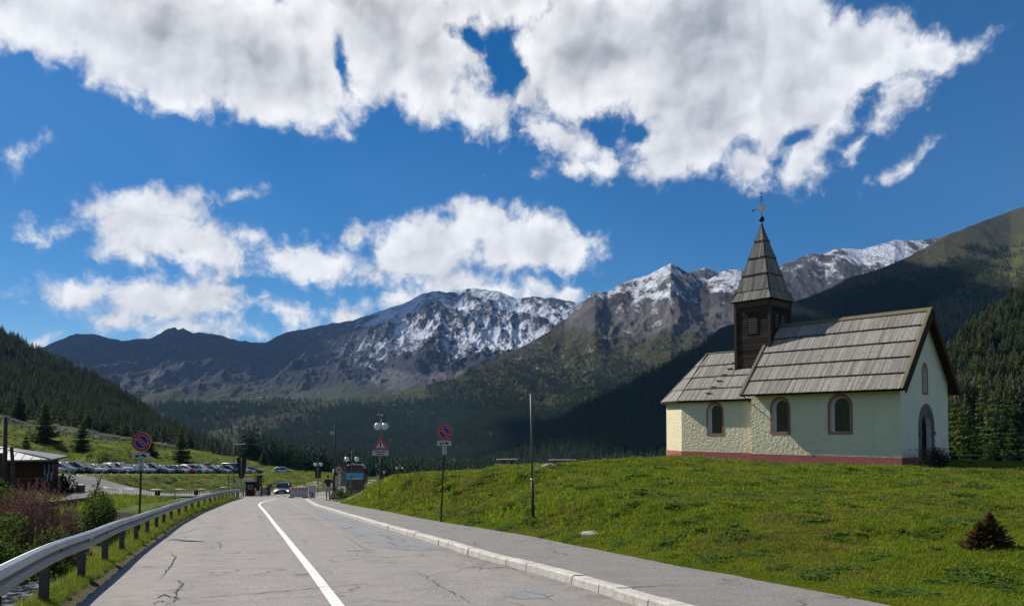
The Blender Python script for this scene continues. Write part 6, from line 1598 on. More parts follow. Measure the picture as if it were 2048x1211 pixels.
# ---- hut, terrace, poles
def hut():
    A = P(100, 918, 48); Bp = P(137, 917, 54.5); sd = Vector((Bp.x - A.x, Bp.y - A.y, 0)); sl = sd.length; sd.normalize(); fd = Vector((-sd.y, sd.x, 0)); fd = fd if fd.x < 0 else -fd; fl = 9.5
    zf = P(100, 988, 48).z; ze = A.z; root = empty('wooden_hut', (A.x, A.y, zf), 0, 'reddish brown wooden hut with a low grey metal hipped roof', 'hut'); O = root.location
    def q(a, b, z): v = Vector((A.x, A.y, 0)) + fd * a + sd * b; return Vector((v.x, v.y, z)) - O
    M_hw = wood_mat('hut_wood', (.030, .014, .009), (.065, .028, .016), (.11, .05, .028)); M_roof = principled('metal_roof', (.13, .133, .13), .5, .3, vary=.08, vscale=2)
    wl = TMB(); n = 13; ins = .55; h = (ze - .06 - zf)
    for k in range(n):
        z0 = zf + h * k / n
        wl.tone = random.random(); wl.frame_box(q(ins, ins, z0 + .01), fd * (fl - 2 * ins), sd * .08, Vector((0, 0, h / n - .015)))
        wl.tone = random.random(); wl.frame_box(q(ins, ins, z0 + .01), fd * .08, sd * (sl - 2 * ins), Vector((0, 0, h / n - .015)))
        wl.frame_box(q(ins, sl - ins, z0 + .01), fd * (fl - 2 * ins), sd * .08, Vector((0, 0, h / n - .015))); wl.frame_box(q(fl - ins, ins, z0 + .01), fd * .08, sd * (sl - 2 * ins), Vector((0, 0, h / n - .015)))
    wl.build('wall', M_hw, root)
    rf = MB(); rise = .95; E = [q(0, 0, ze), q(fl, 0, ze), q(fl, sl, ze), q(0, sl, ze)]; R1, R2 = q(sl * .62, sl / 2, ze + rise), q(fl - sl * .5, sl / 2, ze + rise)
    rf.add([*E, R1, R2], [(0, 1, 5, 4), (1, 2, 5), (2, 3, 4, 5), (3, 0, 4)]); dz = Vector((0, 0, -.12)); rf.add([*E, *[e + dz for e in E]], [(0, 4, 5, 1), (1, 5, 6, 2), (2, 6, 7, 3), (3, 7, 4, 0), (7, 6, 5, 4)])
    roof = rf.build('roof', M_roof, root, fixn=True)
    sm = MB(); N_ = 18
    for k in range(1, N_):
        a = fl * k / N_; t_ = min(1, a / (sl * .62), (fl - a) / (sl * .5)); s0 = q(a, 0, ze + .01); tgt = q(a, sl / 2 * t_, ze + rise * t_ + .02); sm.tube([s0, tgt], .018, 4)
    sm.tube([E[0] + Vector((0, 0, .02)), R1 + Vector((0, 0, .03))], .05, 5); sm.tube([R1, R2], .05, 5); sm.build('seam', principled('seam_metal', (.3, .3, .3), .5, .3), roof)
    for b0 in (1.0, 2.4, 3.9):
        wn = MB(); wn.frame_box(q(ins - .03, b0, zf + .95), sd * .8, Vector((0, 0, .95)), fd * .05); o = wn.build('window', M_glass, root)
        fr = MB()
        for zz in (.92, 1.9): fr.frame_box(q(ins - .05, b0 - .06, zf + zz), sd * .92, Vector((0, 0, .06)), fd * .05)
        for bb_ in (-.06, .8): fr.frame_box(q(ins - .052, b0 + bb_, zf + .92), sd * .06, Vector((0, 0, 1.04)), fd * .05)
        fr.build('frame', M_hw, o)
    for b0 in (2.0, 3.5):
        fr = MB(); fr.frame_box(q(ins - .07, b0, zf + .7), sd * .3, Vector((0, 0, .5)), fd * .06); fr.build('notice', M_signw, root)
    pb = MB(); pb.frame_box(q(ins - .35, 1.2, zf + .42), sd * 3.2, Vector((0, 0, .22)), fd * .28); pb.build('planter_box', M_hw, root)
    # terrace slab and dark embankment wall
    t_ = empty('terrace', (A.x, A.y, zf - .3), 0, 'dark stone terrace under the wooden hut dropping to the stream', 'terrace'); O2 = t_.location
    def w(u, v, Y): p = P(u, v, Y); return Vector(p) - O2
    pts = [(-160, 1008, 41), (60, 1000, 42.5), (120, 994, 44), (182, 989.5, 46.5), (183, 985, 56), (-160, 985, 60)]
    top = [w(*a) for a in pts]; zt = zf - .02 - O2.z
    top = [Vector((p.x, p.y, zt)) for p in top]; bot = [Vector((p.x + (-.3), p.y + .2, zt - 3.6)) for p in top]
    n = len(top); s = MB(); s.add([p + Vector((0, 0, -.14)) for p in top] + bot, [(i, (i + 1) % n, n + (i + 1) % n, n + i) for i in range(n)])
    s.build('retaining_wall', principled('dark_stone', (.030, .027, .024), .95, vary=.5, vscale=2.5, bump=1, bscale=5, bdist=.1), t_, fixn=True)
    s = MB(); s.add(top + [p + Vector((0, 0, -.14)) for p in top], [tuple(range(n)), tuple(range(n, 2 * n))[::-1]] + [(i, n + i, n + (i + 1) % n, (i + 1) % n) for i in range(n)])
    s.build('paving_slab', principled('slab', (.10, .095, .085), .9, vary=.3), t_, fixn=True)
    # brick pillar on it
    p = P(160, 988, 50); o = MB(); o.box((0, 0, .22), (.42, .42, .44)); b_ = empty('brick_pillar', (p.x, p.y, zf - .02), 0, 'short brick pillar with a white cap on the terrace edge', 'pillar'); o.build('pillar', principled('brick_red', (.22, .085, .05), .9, vary=.3, vscale=14), b_); MB().box((0, 0, .47), (.5, .5, .07)).build('cap', principled('cap_white', (.55, .53, .5), .8), b_)
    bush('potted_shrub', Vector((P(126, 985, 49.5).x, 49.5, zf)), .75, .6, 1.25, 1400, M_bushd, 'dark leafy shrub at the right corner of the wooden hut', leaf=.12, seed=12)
    for i, (ub, vb, ut, vt, r_) in enumerate([(10, 1010, 11, 833, .115), (33, 985, 23, 893, .10), (-2, 1030, 0, 905, .17)]):
        Y_ = 37.5; a = P(ub, vb, Y_); b2 = P(ut, vt, Y_); o = MB().tube([(0, 0, -.8), (b2.x - a.x, 0, b2.z - a.z)], [r_, r_ * .8], 9).build('wooden_post', principled('post_wood', (.06, .045, .035), .95, vary=.4, vscale=6), None, loc=tuple(a))
        tag(o, ['tallest weathered wooden post in front of the hut roof', 'shorter leaning wooden post in front of the hut roof', 'thick dark wooden post cut by the left picture edge'][i], 'post')
hut()
def crooked():
    Y = 58; a = P(188, 998, Y); g = gz(a.x, a.y); r = empty('crooked_sapling', (a.x, a.y, g), 0, 'bare crooked sapling trunk at the left end of the crowd barriers', 'tree'); pts = [P(u, v, Y) - Vector((a.x, a.y, g)) for u, v in ((188, 998), (190, 985), (197, 968), (205, 945))]
    MB().tube(pts, [.10, .08, .055, .025], 7).build('trunk', M_bark, r); b = MB()
    b.tube([pts[1], pts[1] + Vector((.25, .1, 1.3))], [.04, .02], 5); b.tube([pts[2], pts[2] + Vector((-.3, 0, .8))], [.03, .01], 5); b.build('branch', M_bark, r)
crooked()
# ---- rail fences
def rail_fence(pts, label, h=1.25, sp=2.6, group='split rail fences on the left meadow'):
    W = [seat(*a) for a in pts]; root = empty('rail_fence', W[0], 0, label, 'fence', group); O = Vector(W[0]); mf = principled('grey_fence', (.075, .062, .048), .95, vary=.3)
    P_ = []
    for a, b in zip(W[:-1], W[1:]):
        n = max(1, int((b - a).length / sp))
        for k in range(n): q = a.lerp(b, k / n); P_.append(Vector((q.x, q.y, gz(q.x, q.y))))
    P_.append(W[-1])
    for p in P_: MB().tube([p - O - Vector((0, 0, .2)), p - O + Vector((random.uniform(-.06, .06), 0, h * random.uniform(.9, 1.15)))], .085, 5).build('post', mf, root)
    rl = MB()
    for a, b in zip(P_[:-1], P_[1:]):
        for k in (.35, .65, .92): rl.tube([a - O + Vector((0, -.08, h * k + random.uniform(-.06, .06))), b - O + Vector((0, -.08, h * k + random.uniform(-.06, .06)))], .055, 4)
    rl.build('rails', mf, root)
rail_fence([(-30, 845, 176), (15, 850, 173), (60, 857, 170), (115, 866, 167), (150, 872, 165)], 'upper split rail fence running across the meadow above the hut')
rail_fence([(186, 882, 166), (215, 880, 172), (262, 884, 176), (300, 890, 182), (345, 897, 190)], 'split rail fence continuing down the slope behind the no parking sign')
# stones in line on the crest of the meadow
def wall_stones():
    r = random.Random(5); m = principled('meadow_stone', (.16, .15, .14), .95, vary=.3, vscale=3)
    n = 1300; us = rng.random(n) * 380 - 20; vs_ = np.interp(us, [-20, 0, 60, 180, 270, 360], [842, 846, 852, 872, 886, 899]) + rng.normal(0, 5, n)
    pr = []
    for k in range(3):
        b = MB(); b.sphere((0, 0, 0), .5, 4); b.v = [(v[0] * r.uniform(.8, 1.2), v[1] * r.uniform(.8, 1.2), v[2] * r.uniform(.5, .8)) for v in b.v]; pr.append(b.build('stone', m, link=False))
    Ys = np.interp(us, [-20, 180, 360], [186, 190, 208]) + rng.normal(0, 3, n); X, Y, Z = Pn(us, vs_, Ys)
    o = scatter('stone_litter', np.stack([X, Y, ground_z(X, Y)], -1), rng.random(n) * 6, .5 + .9 * rng.random(n), rng.integers(0, 3, n), pr); tag(o, 'loose stones strewn along the top of the meadow', 'stones', None, 'stuff')
wall_stones()
# ---- picnic tables and benches on the mound, manhole, stones
M_bench = principled('bench_wood', (.20, .19, .18), .8, vary=.2, vscale=8); M_benchd = principled('dark_bench_wood', (.018, .015, .013), .85)
def picnic(u, v, Y, w, label, rz=0.0, dark=False, name='picnic_table', cat='table', H=.75):
    p = P(u, v, Y); g = gz(p.x, p.y); z = P(u, v, Y).z; root = empty(name, (p.x, p.y, min(g + .1, max(g - .1, z - H)) - .02), rz, label, cat); m = M_benchd if dark else M_bench
    t_ = MB()
    for k in range(4): t_.box((0, -.3 + k * .2, H), (w, .18, .05))
    t_.build('tabletop', m, root)
    for s in (-1, 1):
        b = MB(); b.box((0, s * .72, H * .58), (w, .26, .05)); b.build('seat', m, root)
        l = MB(); x = s * (w / 2 - .35); l.box((x, 0, H / 2), (.07, .5, H)); l.box((x, 0, H * .53), (.06, 1.5, .08)); l.box((x, -.55, H * .25), (.07, .1, H * .55)); l.box((x, .55, H * .25), (.07, .1, H * .55)); l.build('leg', M_poled if not dark else m, root)
picnic(1015, 925.5, 42, 1.15, 'picnic table on the crest of the mound left of the tall pole', .15)
picnic(1126, 920.5, 44, 1.6, 'long picnic table on the crest of the mound right of the tall pole', .05)
picnic(1003, 932, 45, 1.6, 'low weathered bench top just left of the first picnic table', .1, True, 'low_bench', 'bench', .42)
picnic(1930, 922, 42, 1.9, 'dark bench in the shade just right of the chapel shrub', .1, True, 'low_bench', 'bench', .55)
picnic(2018, 923, 39, 1.7, 'dark bench near the right picture edge', -.1, True, 'low_bench', 'bench', .55)
def stone_at(p, sx, sy, sz, label, mat, name='boulder', seed=0):
    r = random.Random(seed); b = MB(); b.sphere((0, 0, 0), .5, 7)
    b.v = [tuple(Vector(v) * (1 + .22 * mnoise.noise(Vector(v) * 3 + Vector((seed, 0, 0))))) for v in b.v]; b.v = [(v[0] * sx, v[1] * sy, v[2] * sz) for v in b.v]
    o = b.build(name, mat, None, loc=p); tag(o, label, 'stone'); return o
M_rock = principled('pale_rock', (.26, .235, .21), .95, vary=.35, vscale=5, bump=.8, bscale=8, bdist=.05)
p = seat(1098, 932, 37.2); stone_at((p.x, p.y, p.z), .9, .6, .45, 'pale boulder on the crest just right of the tall pole', M_rock, seed=1)
p = seat(1075, 938, 36); stone_at((p.x, p.y, p.z - .02), .55, .5, .4, 'lower brown boulder touching the tall pole on the crest', M_rock, seed=2)
for i, (u, v, s) in enumerate([(1768, 964, .30), (1787, 957, .26), (1836, 940, .3)]):
    p = on_hill(u, v); stone_at((p.x, p.y, gz(p.x, p.y) + .03), s, s * .7, s * .45, ['pale stone lying beside the worn path on the lawn', 'small pale stone at the bend of the worn path', 'grey stone at the foot of the chapel door shrub'][i], M_rock, 'field_stone', 5 + i)
def manhole():
    p = on_hill(1192, 1068); g = gz(p.x, p.y); root = empty('manhole_cover', (p.x, p.y, g), 0, 'round pale concrete manhole cover in the grass by the footpath', 'manhole cover')
    a = MB(); a.lathe([(.46, -.2), (.46, .02), (.42, .035), (.37, .035), (.37, .0)], 32); a.build('ring', principled('concrete_ring', (.12, .11, .10), .9, vary=.3), root); a.tn = 0
    b = MB(); b.lathe([(.365, .0), (.365, .05), (.33, .058), (.001, .06)], 32); b.build('lid', principled('concrete_lid', (.30, .27, .22), .9, vary=.2, vscale=9), root)
manhole()
def blue_board():
    Y = 47; p = P(908, 919, Y); g = gz(p.x, p.y); root = empty('info_panel', (p.x, p.y, g), 0, 'small tilted pale blue information panel on the mound crest', 'information panel'); z = p.z - g
    MB().prism([(-.16, .13), (.04, .10), (.20, -.10), (.0, -.12)], Vector((0, 0, z)), FX, FZ, FN, .03).build('panel', principled('pale_blue', (.22, .33, .38), .4), root); MB().tube([(0, .03, -.2), (0, .03, z)], .025, 6).build('post', M_poled, root)
blue_board()
# far signs beyond the square
def far_signs():
    Y = 104; p = P(768, 944, Y); g = gz(p.x, p.y); r = empty('give_way_sign', (p.x, p.y, g), 0, 'far inverted triangle give way sign behind the warning sign pole', 'traffic sign'); z = p.z - g
    d = MB().prism([(-.42, .3), (.42, .3), (0, -.42)][::-1], Vector((0, 0, z)), FX, FZ, FN, .02).build('triangle', M_red, r); MB().prism([(-.26, .21), (.26, .21), (0, -.24)][::-1], Vector((0, -.022, z)), FX, FZ, FN, .004).build('field', M_signw, d); MB().tube([(0, .03, -.2), (0, .03, z)], .035, 6).build('pole', M_pole, r)
    p = P(771, 957, 100); g = gz(p.x, p.y); r = empty('green_board', (p.x, p.y, g), 0, 'dark green board with a pale triangle behind the mound shoulder', 'sign board'); z = p.z - g; w = 1.05
    d = MB().box((0, 0, z - .05), (w, .06, .85)).build('board', principled('dark_green', (.012, .035, .022), .6), r); MB().prism([(-.33, -.05), (.15, -.05), (-.08, .42)], Vector((0, -.035, z - .05)), FX, FZ, FN, .004).build('triangle', principled('pale_green', (.35, .42, .33), .6), d); MB().box((0, -.04, z - .40), (w * .95, .01, .08)).build('stripe', principled('stripe_green', (.22, .3, .22), .6), d)
    for s in (-1, 1): MB().tube([(s * w * .4, .04, -.2), (s * w * .4, .04, z - .3)], .03, 6).build('post', M_pole, r)
    p = P(754, 977, 84); g = max(gz(p.x, p.y), float(zroad(84)) - .1); r = empty('pale_bench', (p.x, p.y, g), 0, 'pale bench top beside the red cabin at the edge of the square', 'bench'); z = max(.35, P(754, 972, 84).z - g)
    MB().box((0, 0, z), (.75, .4, .07)).build('seat', principled('pale_wood', (.55, .54, .5), .6), r)
    for s in (-1, 1): MB().box((s * .25, 0, z / 2), (.06, .34, z)).build('leg', M_poled, r)
    p = P(755.5, 953, 96); g = gz(p.x, p.y); r = empty('small_notice', (p.x, p.y, g), 0, 'small grey notice just left of the warning sign pole in the distance', 'notice'); z = p.z - g
    MB().box((0, 0, z), (.26, .04, .4)).build('plate', M_signw, r); MB().tube([(0, .03, -.2), (0, .03, z)], .03, 6).build('pole', M_pole, r)
far_signs()
def far_rail(pts, label, sp=2.0):
    W = [seat(*a) for a in pts]; root = empty('guard_rail', W[0], 0, label, 'guard rail'); O = Vector(W[0]); rl = MB()
    for a, b in zip(W[:-1], W[1:]):
        n = max(1, int((b - a).length / sp)); q = [a.lerp(b, k / n) for k in range(n + 1)]; q = [Vector((p.x, p.y, gz(p.x, p.y))) - O for p in q]
        for p in q[:-1]: MB().box(p + Vector((0, 0, .25)), (.12, .12, .8)).build('post', M_poled, root)
        for p1, p2 in zip(q[:-1], q[1:]): rl.frame_box(p1 + Vector((0, -.1, .40)), p2 - p1, Vector((0, .05, 0)), Vector((0, 0, .3)))
    rl.build('rail', M_galv, root)
far_rail([(628, 980, 122), (650, 978, 124), (672, 976, 126)], 'distant guard rail below the grassy bank beyond the sign box')
far_rail([(733, 969, 118), (755, 967, 122), (790, 965, 128)], 'distant guard rail right of the red cabin')
# ================================================================== vehicles
M_tyre = principled('tyre', (.015, .015, .015), .85); M_rim = principled('rim', (.35, .36, .37), .35, .8); M_plate = principled('number_plate', (.6, .6, .58), .5)
M_cglass = principled('car_glass', (.012, .015, .018), .06, spec=1.0, vary=.02); M_lens = principled('headlight_lens', (.55, .56, .58), .15, spec=.8); M_trim = principled('black_trim', (.015, .015, .016), .5)
_pc = {}
def paint(c):
    if c not in _pc: _pc[c] = principled('car_paint', c, .32, .35, .5, vary=.03, coat=.8)
    return _pc[c]
#            len  wid  hgt  hood_h belt  ws0  ws1  rr0  rr1   (screen base, roof front, roof rear, tail top as shares of the length, from the nose)
KIND = {'hatchback': (4.05, 1.74, 1.48, .86, .96, .25, .44, .86, .985, .94),
        'estate': (4.6, 1.80, 1.50, .84, .95, .27, .45, .88, .985, .95),
        'saloon': (4.55, 1.80, 1.44, .84, .95, .28, .46, .76, .90, .97),
        'suv': (4.5, 1.88, 1.72, 1.02, 1.10, .24, .41, .90, .985, 1.08),
        'minivan': (4.5, 1.85, 1.68, .95, 1.02, .16, .40, .92, .99, 1.0),
        'van': (5.1, 1.95, 2.15, 1.10, 1.18, .10, .27, .97, .995, 1.3)}
def car(kind, color, roofbox=False, lights=False, detail=True):
    L_, W_, H_, hood, belt, s0, s1, s2, s3, tail = KIND[kind]; root = empty('parked_car', (0, 0, 0)); m = paint(color); x = lambda s: L_ / 2 - L_ * s
    # body: stations nose -> tail; (share, bottom, top, half width share)
    st = [(.0, .34, .56, .72), (.012, .26, .66, .84), (.06, .20, hood - .12, .96), (.14, .18, hood - .03, .99), (s0, .18, hood + .02 if kind != 'van' else belt, 1.0), ((s0 + s1) / 2, .18, belt - .02, 1.0), (s1, .18, belt, 1.0), (.6, .18, belt + .01, 1.0), (s2 - .04, .19, belt + .02, .995), (.93, .22, tail, .98), (.985, .28, tail - .06, .92), (1.0, .36, tail - .25, .84)]
    vs = []; fs = []; n = 9
    for s, b, t_, w in st:
        hw = W_ / 2 * w; ym = (b + t_) / 2; prof = [(-hw * .92, b), (-hw, b + (t_ - b) * .30), (-hw * 1.0, b + (t_ - b) * .68), (-hw * .93, t_ - .015), (0, t_ + .03), (hw * .93, t_ - .015), (hw * 1.0, b + (t_ - b) * .68), (hw, b + (t_ - b) * .30), (hw * .92, b)]
        vs += [(x(s), y, z) for y, z in prof]
    for i in range(len(st) - 1):
        for j in range(n - 1): fs.append((i * n + j, i * n + j + 1, (i + 1) * n + j + 1, (i + 1) * n + j))
        fs.append((i * n + n - 1, i * n, (i + 1) * n, (i + 1) * n + n - 1))
    fs.append(tuple(range(n))[::-1]); fs.append(tuple((len(st) - 1) * n + j for j in range(n)))
    b = MB().add(vs, fs, 0, True)
    # roof skin and pillars in body colour
    hb, hr = W_ / 2 * .93, W_ / 2 * .74; zr = H_ - .03
    ws, rf, rr, tl = (x(s0), belt - .03), (x(s1), zr), (x(s2), zr - .02), (x(s3), tail - .01)
    b.add([(rf[0], -hr, zr), (rf[0], hr, zr), (rr[0], hr, zr - .02), (rr[0], -hr, zr - .02), (rf[0] - .08, -hr * .8, H_), (rf[0] - .08, hr * .8, H_), (rr[0] + .08, hr * .8, H_ - .01), (rr[0] + .08, -hr * .8, H_ - .01)], [(4, 5, 6, 7), (0, 1, 5, 4), (1, 2, 6, 5), (2, 3, 7, 6), (3, 0, 4, 7)], 0, True)
    for sg in (-1, 1):
        b.tube([(ws[0], sg * hb * .97, ws[1]), (rf[0], sg * hr, zr)], .035, 4); b.tube([(rr[0], sg * hr, zr - .02), (tl[0], sg * hb * .95, tl[1])], .06 if kind in ('hatchback', 'suv', 'van', 'estate', 'minivan') else .045, 4)
        xm = (rf[0] * .45 + rr[0] * .55); b.tube([(xm, sg * hb * .985, belt), (xm, sg * hr, zr)], .03, 4)
        b.tube([(rf[0], sg * hr, zr), (rr[0], sg * hr, zr - .02)], .03, 4)
        b.box((ws[0] - .25, sg * (W_ / 2 + .06), belt + .05), (.16, .16, .11))
    if kind == 'van': b.frame_box((rr[0] + .02, -hb * .96, belt), ((rf[0] - rr[0]) * .55, 0, 0), (0, hb * 1.92, 0), (0, 0, .0)) if False else None
    body = b.build('body', m, root, fixn=True)
    g = MB(); g.add([(ws[0], -hb * .95, ws[1]), (ws[0], hb * .95, ws[1]), (tl[0], hb * .93, tl[1]), (tl[0], -hb * .93, tl[1]), (rf[0], -hr * .97, zr - .02), (rf[0], hr * .97, zr - .02), (rr[0], hr * .97, zr - .04), (rr[0], -hr * .97, zr - .04)], [(0, 1, 5, 4), (3, 7, 6, 2), (0, 4, 7, 3), (1, 2, 6, 5)])
    g.build('windows', M_cglass, root, fixn=True)
    wr = .33 if kind not in ('suv', 'van') else .36
    for s in (.185, .80):
        for sg in (-1, 1):
            w = MB(); w.tube([(x(s), sg * (W_ / 2 - .20), wr), (x(s), sg * (W_ / 2 + .012), wr)], wr, 20); w.tube([(x(s), sg * (W_ / 2 + .005), wr), (x(s), sg * (W_ / 2 + .02), wr)], wr * .62, 12, 1)
            w.build('wheel', [M_tyre, M_rim], root)
            a = MB(); a.tube([(x(s), sg * (W_ / 2 - .12), wr + .02), (x(s), sg * (W_ / 2 + .004), wr + .02)], wr + .06, 20); a.build('wheel_arch', M_trim, root)
    for sg in (-1, 1):
        h = MB(); h.prism([(-.20, -.05), (.20, -.08), (.22, .07), (-.14, .05)] if sg > 0 else [(-.22, -.08), (.20, -.05), (.14, .05), (-.22, .07)], Vector((x(.022), sg * W_ * .34, hood - .22)), Vector((-.12 , sg * 0 + 1, 0)).normalized() if sg < 0 else Vector((.12, 1, 0)).normalized(), (0, 0, 1), (1, 0, .1), .05)
        ho = h.build('headlight', M_lens if not lights else M_lamp_on, root)
    f = MB(); f.box((x(.006), 0, .36), (.06, W_ * .62, .18)); f.box((x(.02), 0, hood - .24), (.06, W_ * .36, .09)); f.build('grille', M_trim, root)
    p = MB(); p.box((x(-.004), 0, .44), (.02, .50, .11)); p.build('number_plate', M_plate, root)
    if roofbox: q = MB(); q.box(((rf[0] + rr[0]) / 2, 0, H_ + .17), (1.5, .8, .25)); o = q.build('roof_box', M_trim, root); md = o.modifiers.new('b', 'BEVEL'); md.width = .08; md.segments = 2
    return root
M_lamp_on, _t, _b = material('headlight_on'); _b.inputs['Base Color'].default_value = (.8, .8, .8, 1); _b.inputs['Emission Color'].default_value = (1, .97, .9, 1); _b.inputs['Emission Strength'].default_value = 1.6
SIL, SBL, BLK, DRK, WHT, RED, DRD, GRY = (.42, .43, .44), (.30, .36, .42), (.012, .012, .015), (.04, .045, .055), (.66, .66, .65), (.28, .02, .015), (.12, .012, .02), (.18, .19, .20)
ROW = [('hatchback', SIL), ('minivan', SBL), ('saloon', BLK), ('suv', BLK), ('estate', SIL), ('hatchback', WHT), ('saloon', DRD), ('hatchback', SIL), ('suv', WHT), ('estate', GRY), ('saloon', SIL), ('hatchback', SIL), ('suv', DRK), ('estate', SIL), ('saloon', BLK), ('hatchback', WHT), ('hatchback', RED),
       ('minivan', WHT), ('hatchback', SIL), ('suv', DRK), ('saloon', SIL), ('suv', BLK), ('van', WHT), ('saloon', GRY), ('saloon', BLK)]
CN = {SIL: 'silver', SBL: 'silver blue', BLK: 'black', DRK: 'dark blue', WHT: 'white', RED: 'bright red', DRD: 'dark red', GRY: 'grey'}
ORD = 'first second third fourth fifth sixth seventh eighth ninth tenth eleventh twelfth thirteenth fourteenth fifteenth sixteenth seventeenth eighteenth nineteenth twentieth twenty-first twenty-second twenty-third twenty-fourth twenty-fifth'.split()
US = np.linspace(118, 520, len(ROW))
protos = {}
def row_xy(u):
    # the row is a straight line across the terrace
    r = (u - 1024) / F; x0, y0, x1, y1 = -64.0, 104.0, -51.4, 166.0; dx, dy = x1 - x0, y1 - y0
    s = (r * y0 - x0) / (dx - r * dy); return x0 + dx * s, y0 + dy * s
for i, (k, c) in enumerate(ROW):
    rb = i == 19; key = (k, c, rb)
    if key in protos: o = copy_tree(protos[key])
    else: o = protos[key] = car(k, c, rb)
    X, Y = row_xy(US[i] - 14); o.location = (X, Y, gz(X, Y) + .02); o.rotation_euler = (0, 0, R(-2 + random.uniform(-4, 4)))
    tag(o, f"{CN[c]} {'off-road car' if k == 'suv' else k}{' with a black roof box' if rb else ''}, {ORD[i]} in the row from the hut", 'car', 'cars parked in a row on the terrace')
o = car('hatchback', SIL); p = P(566, 946, 166); o.location = (p.x, p.y, gz(p.x, p.y) + .02); o.rotation_euler = (0, 0, R(12)); tag(o, 'lone silver hatchback parked side on at the right end of the terrace', 'car', 'cars parked in a row on the terrace')
# gravel of the lot
m, t, b = material('gravel_lot'); pos = t.new('ShaderNodeNewGeometry').outputs['Position']; t.set(b.inputs['Base Color'], t.ramp(t.noise(pos, 3, 6, .7), [(.3, (.13, .12, .10)), (.7, (.22, .20, .17))])); b.inputs['Roughness'].default_value = .95
ys = np.linspace(99, 173, 60); a = np.linspace(0, 1, 12); xc = np.interp(ys, [104, 166], [-64, -51.4]); X = xc[:, None] - 3.4 + 6.6 * a; Yg_ = np.repeat(ys[:, None], 12, 1)
struct(grid_mesh('car_park', X, Yg_, ground_z(X, Yg_) + .03, m), 'gravel terrace of the car park')
# car waiting at the toll point
o = car('saloon', (.028, .030, .034), False, True); o.name = 'waiting_car'; p = P(559, 990, 90); g = float(zroad(91)); o.location = (p.x, p.y + 1.5, g + .03); o.rotation_euler = (0, 0, R(-79))
tag(o, 'dark grey car with lit headlights driving towards the viewer beside the attendant', 'car')
# a white van roof glimpsed over the hut
o = copy_tree(protos[('van', WHT, False)]); p = P(2, 897, 70); o.location = (p.x - .5, 70, p.z - 2.15); o.rotation_euler = (0, 0, R(10)); del o['group']; tag(o, 'white van glimpsed behind the hut roof at the left picture edge', 'van')
# ================================================================== people
M_skin = principled('skin', (.30, .155, .105), .6, vary=.05); M_hair = principled('hair', (.04, .028, .02), .8)
def skin_mesh(name, nodes, edges, mat, parent, root=0, sub=2):
    me = bpy.data.meshes.new(name); me.from_pydata([n[:3] for n in nodes], edges, []); me.materials.append(mat)
    o = bpy.data.objects.new(name, me); COL.objects.link(o); o.parent = parent
    sk = o.modifiers.new('skin', 'SKIN'); sk.use_smooth_shade = True; bpy.context.view_layer.objects.active = o
    if not me.skin_vertices: me.skin_vertices.new() if hasattr(me.skin_vertices, 'new') else None
    if not me.skin_vertices:
        with bpy.context.temp_override(object=o, active_object=o): bpy.ops.mesh.customdata_skin_add()
    for sv, n in zip(me.skin_vertices[0].data, nodes):
        r = n[3]; sv.radius = (r, r) if not isinstance(r, tuple) else r
    me.skin_vertices[0].data[root].use_root = True
    s = o.modifiers.new('sub', 'SUBSURF'); s.levels = sub; s.render_levels = sub
    dg = bpy.context.evaluated_depsgraph_get(); dg.update(); m2 = bpy.data.meshes.new_from_object(o.evaluated_get(dg)); o.modifiers.clear(); o.data = m2
    m2.materials.clear(); m2.materials.append(mat); m2.polygons.foreach_set('use_smooth', [True] * len(m2.polygons)); bpy.data.meshes.remove(me)
    return o
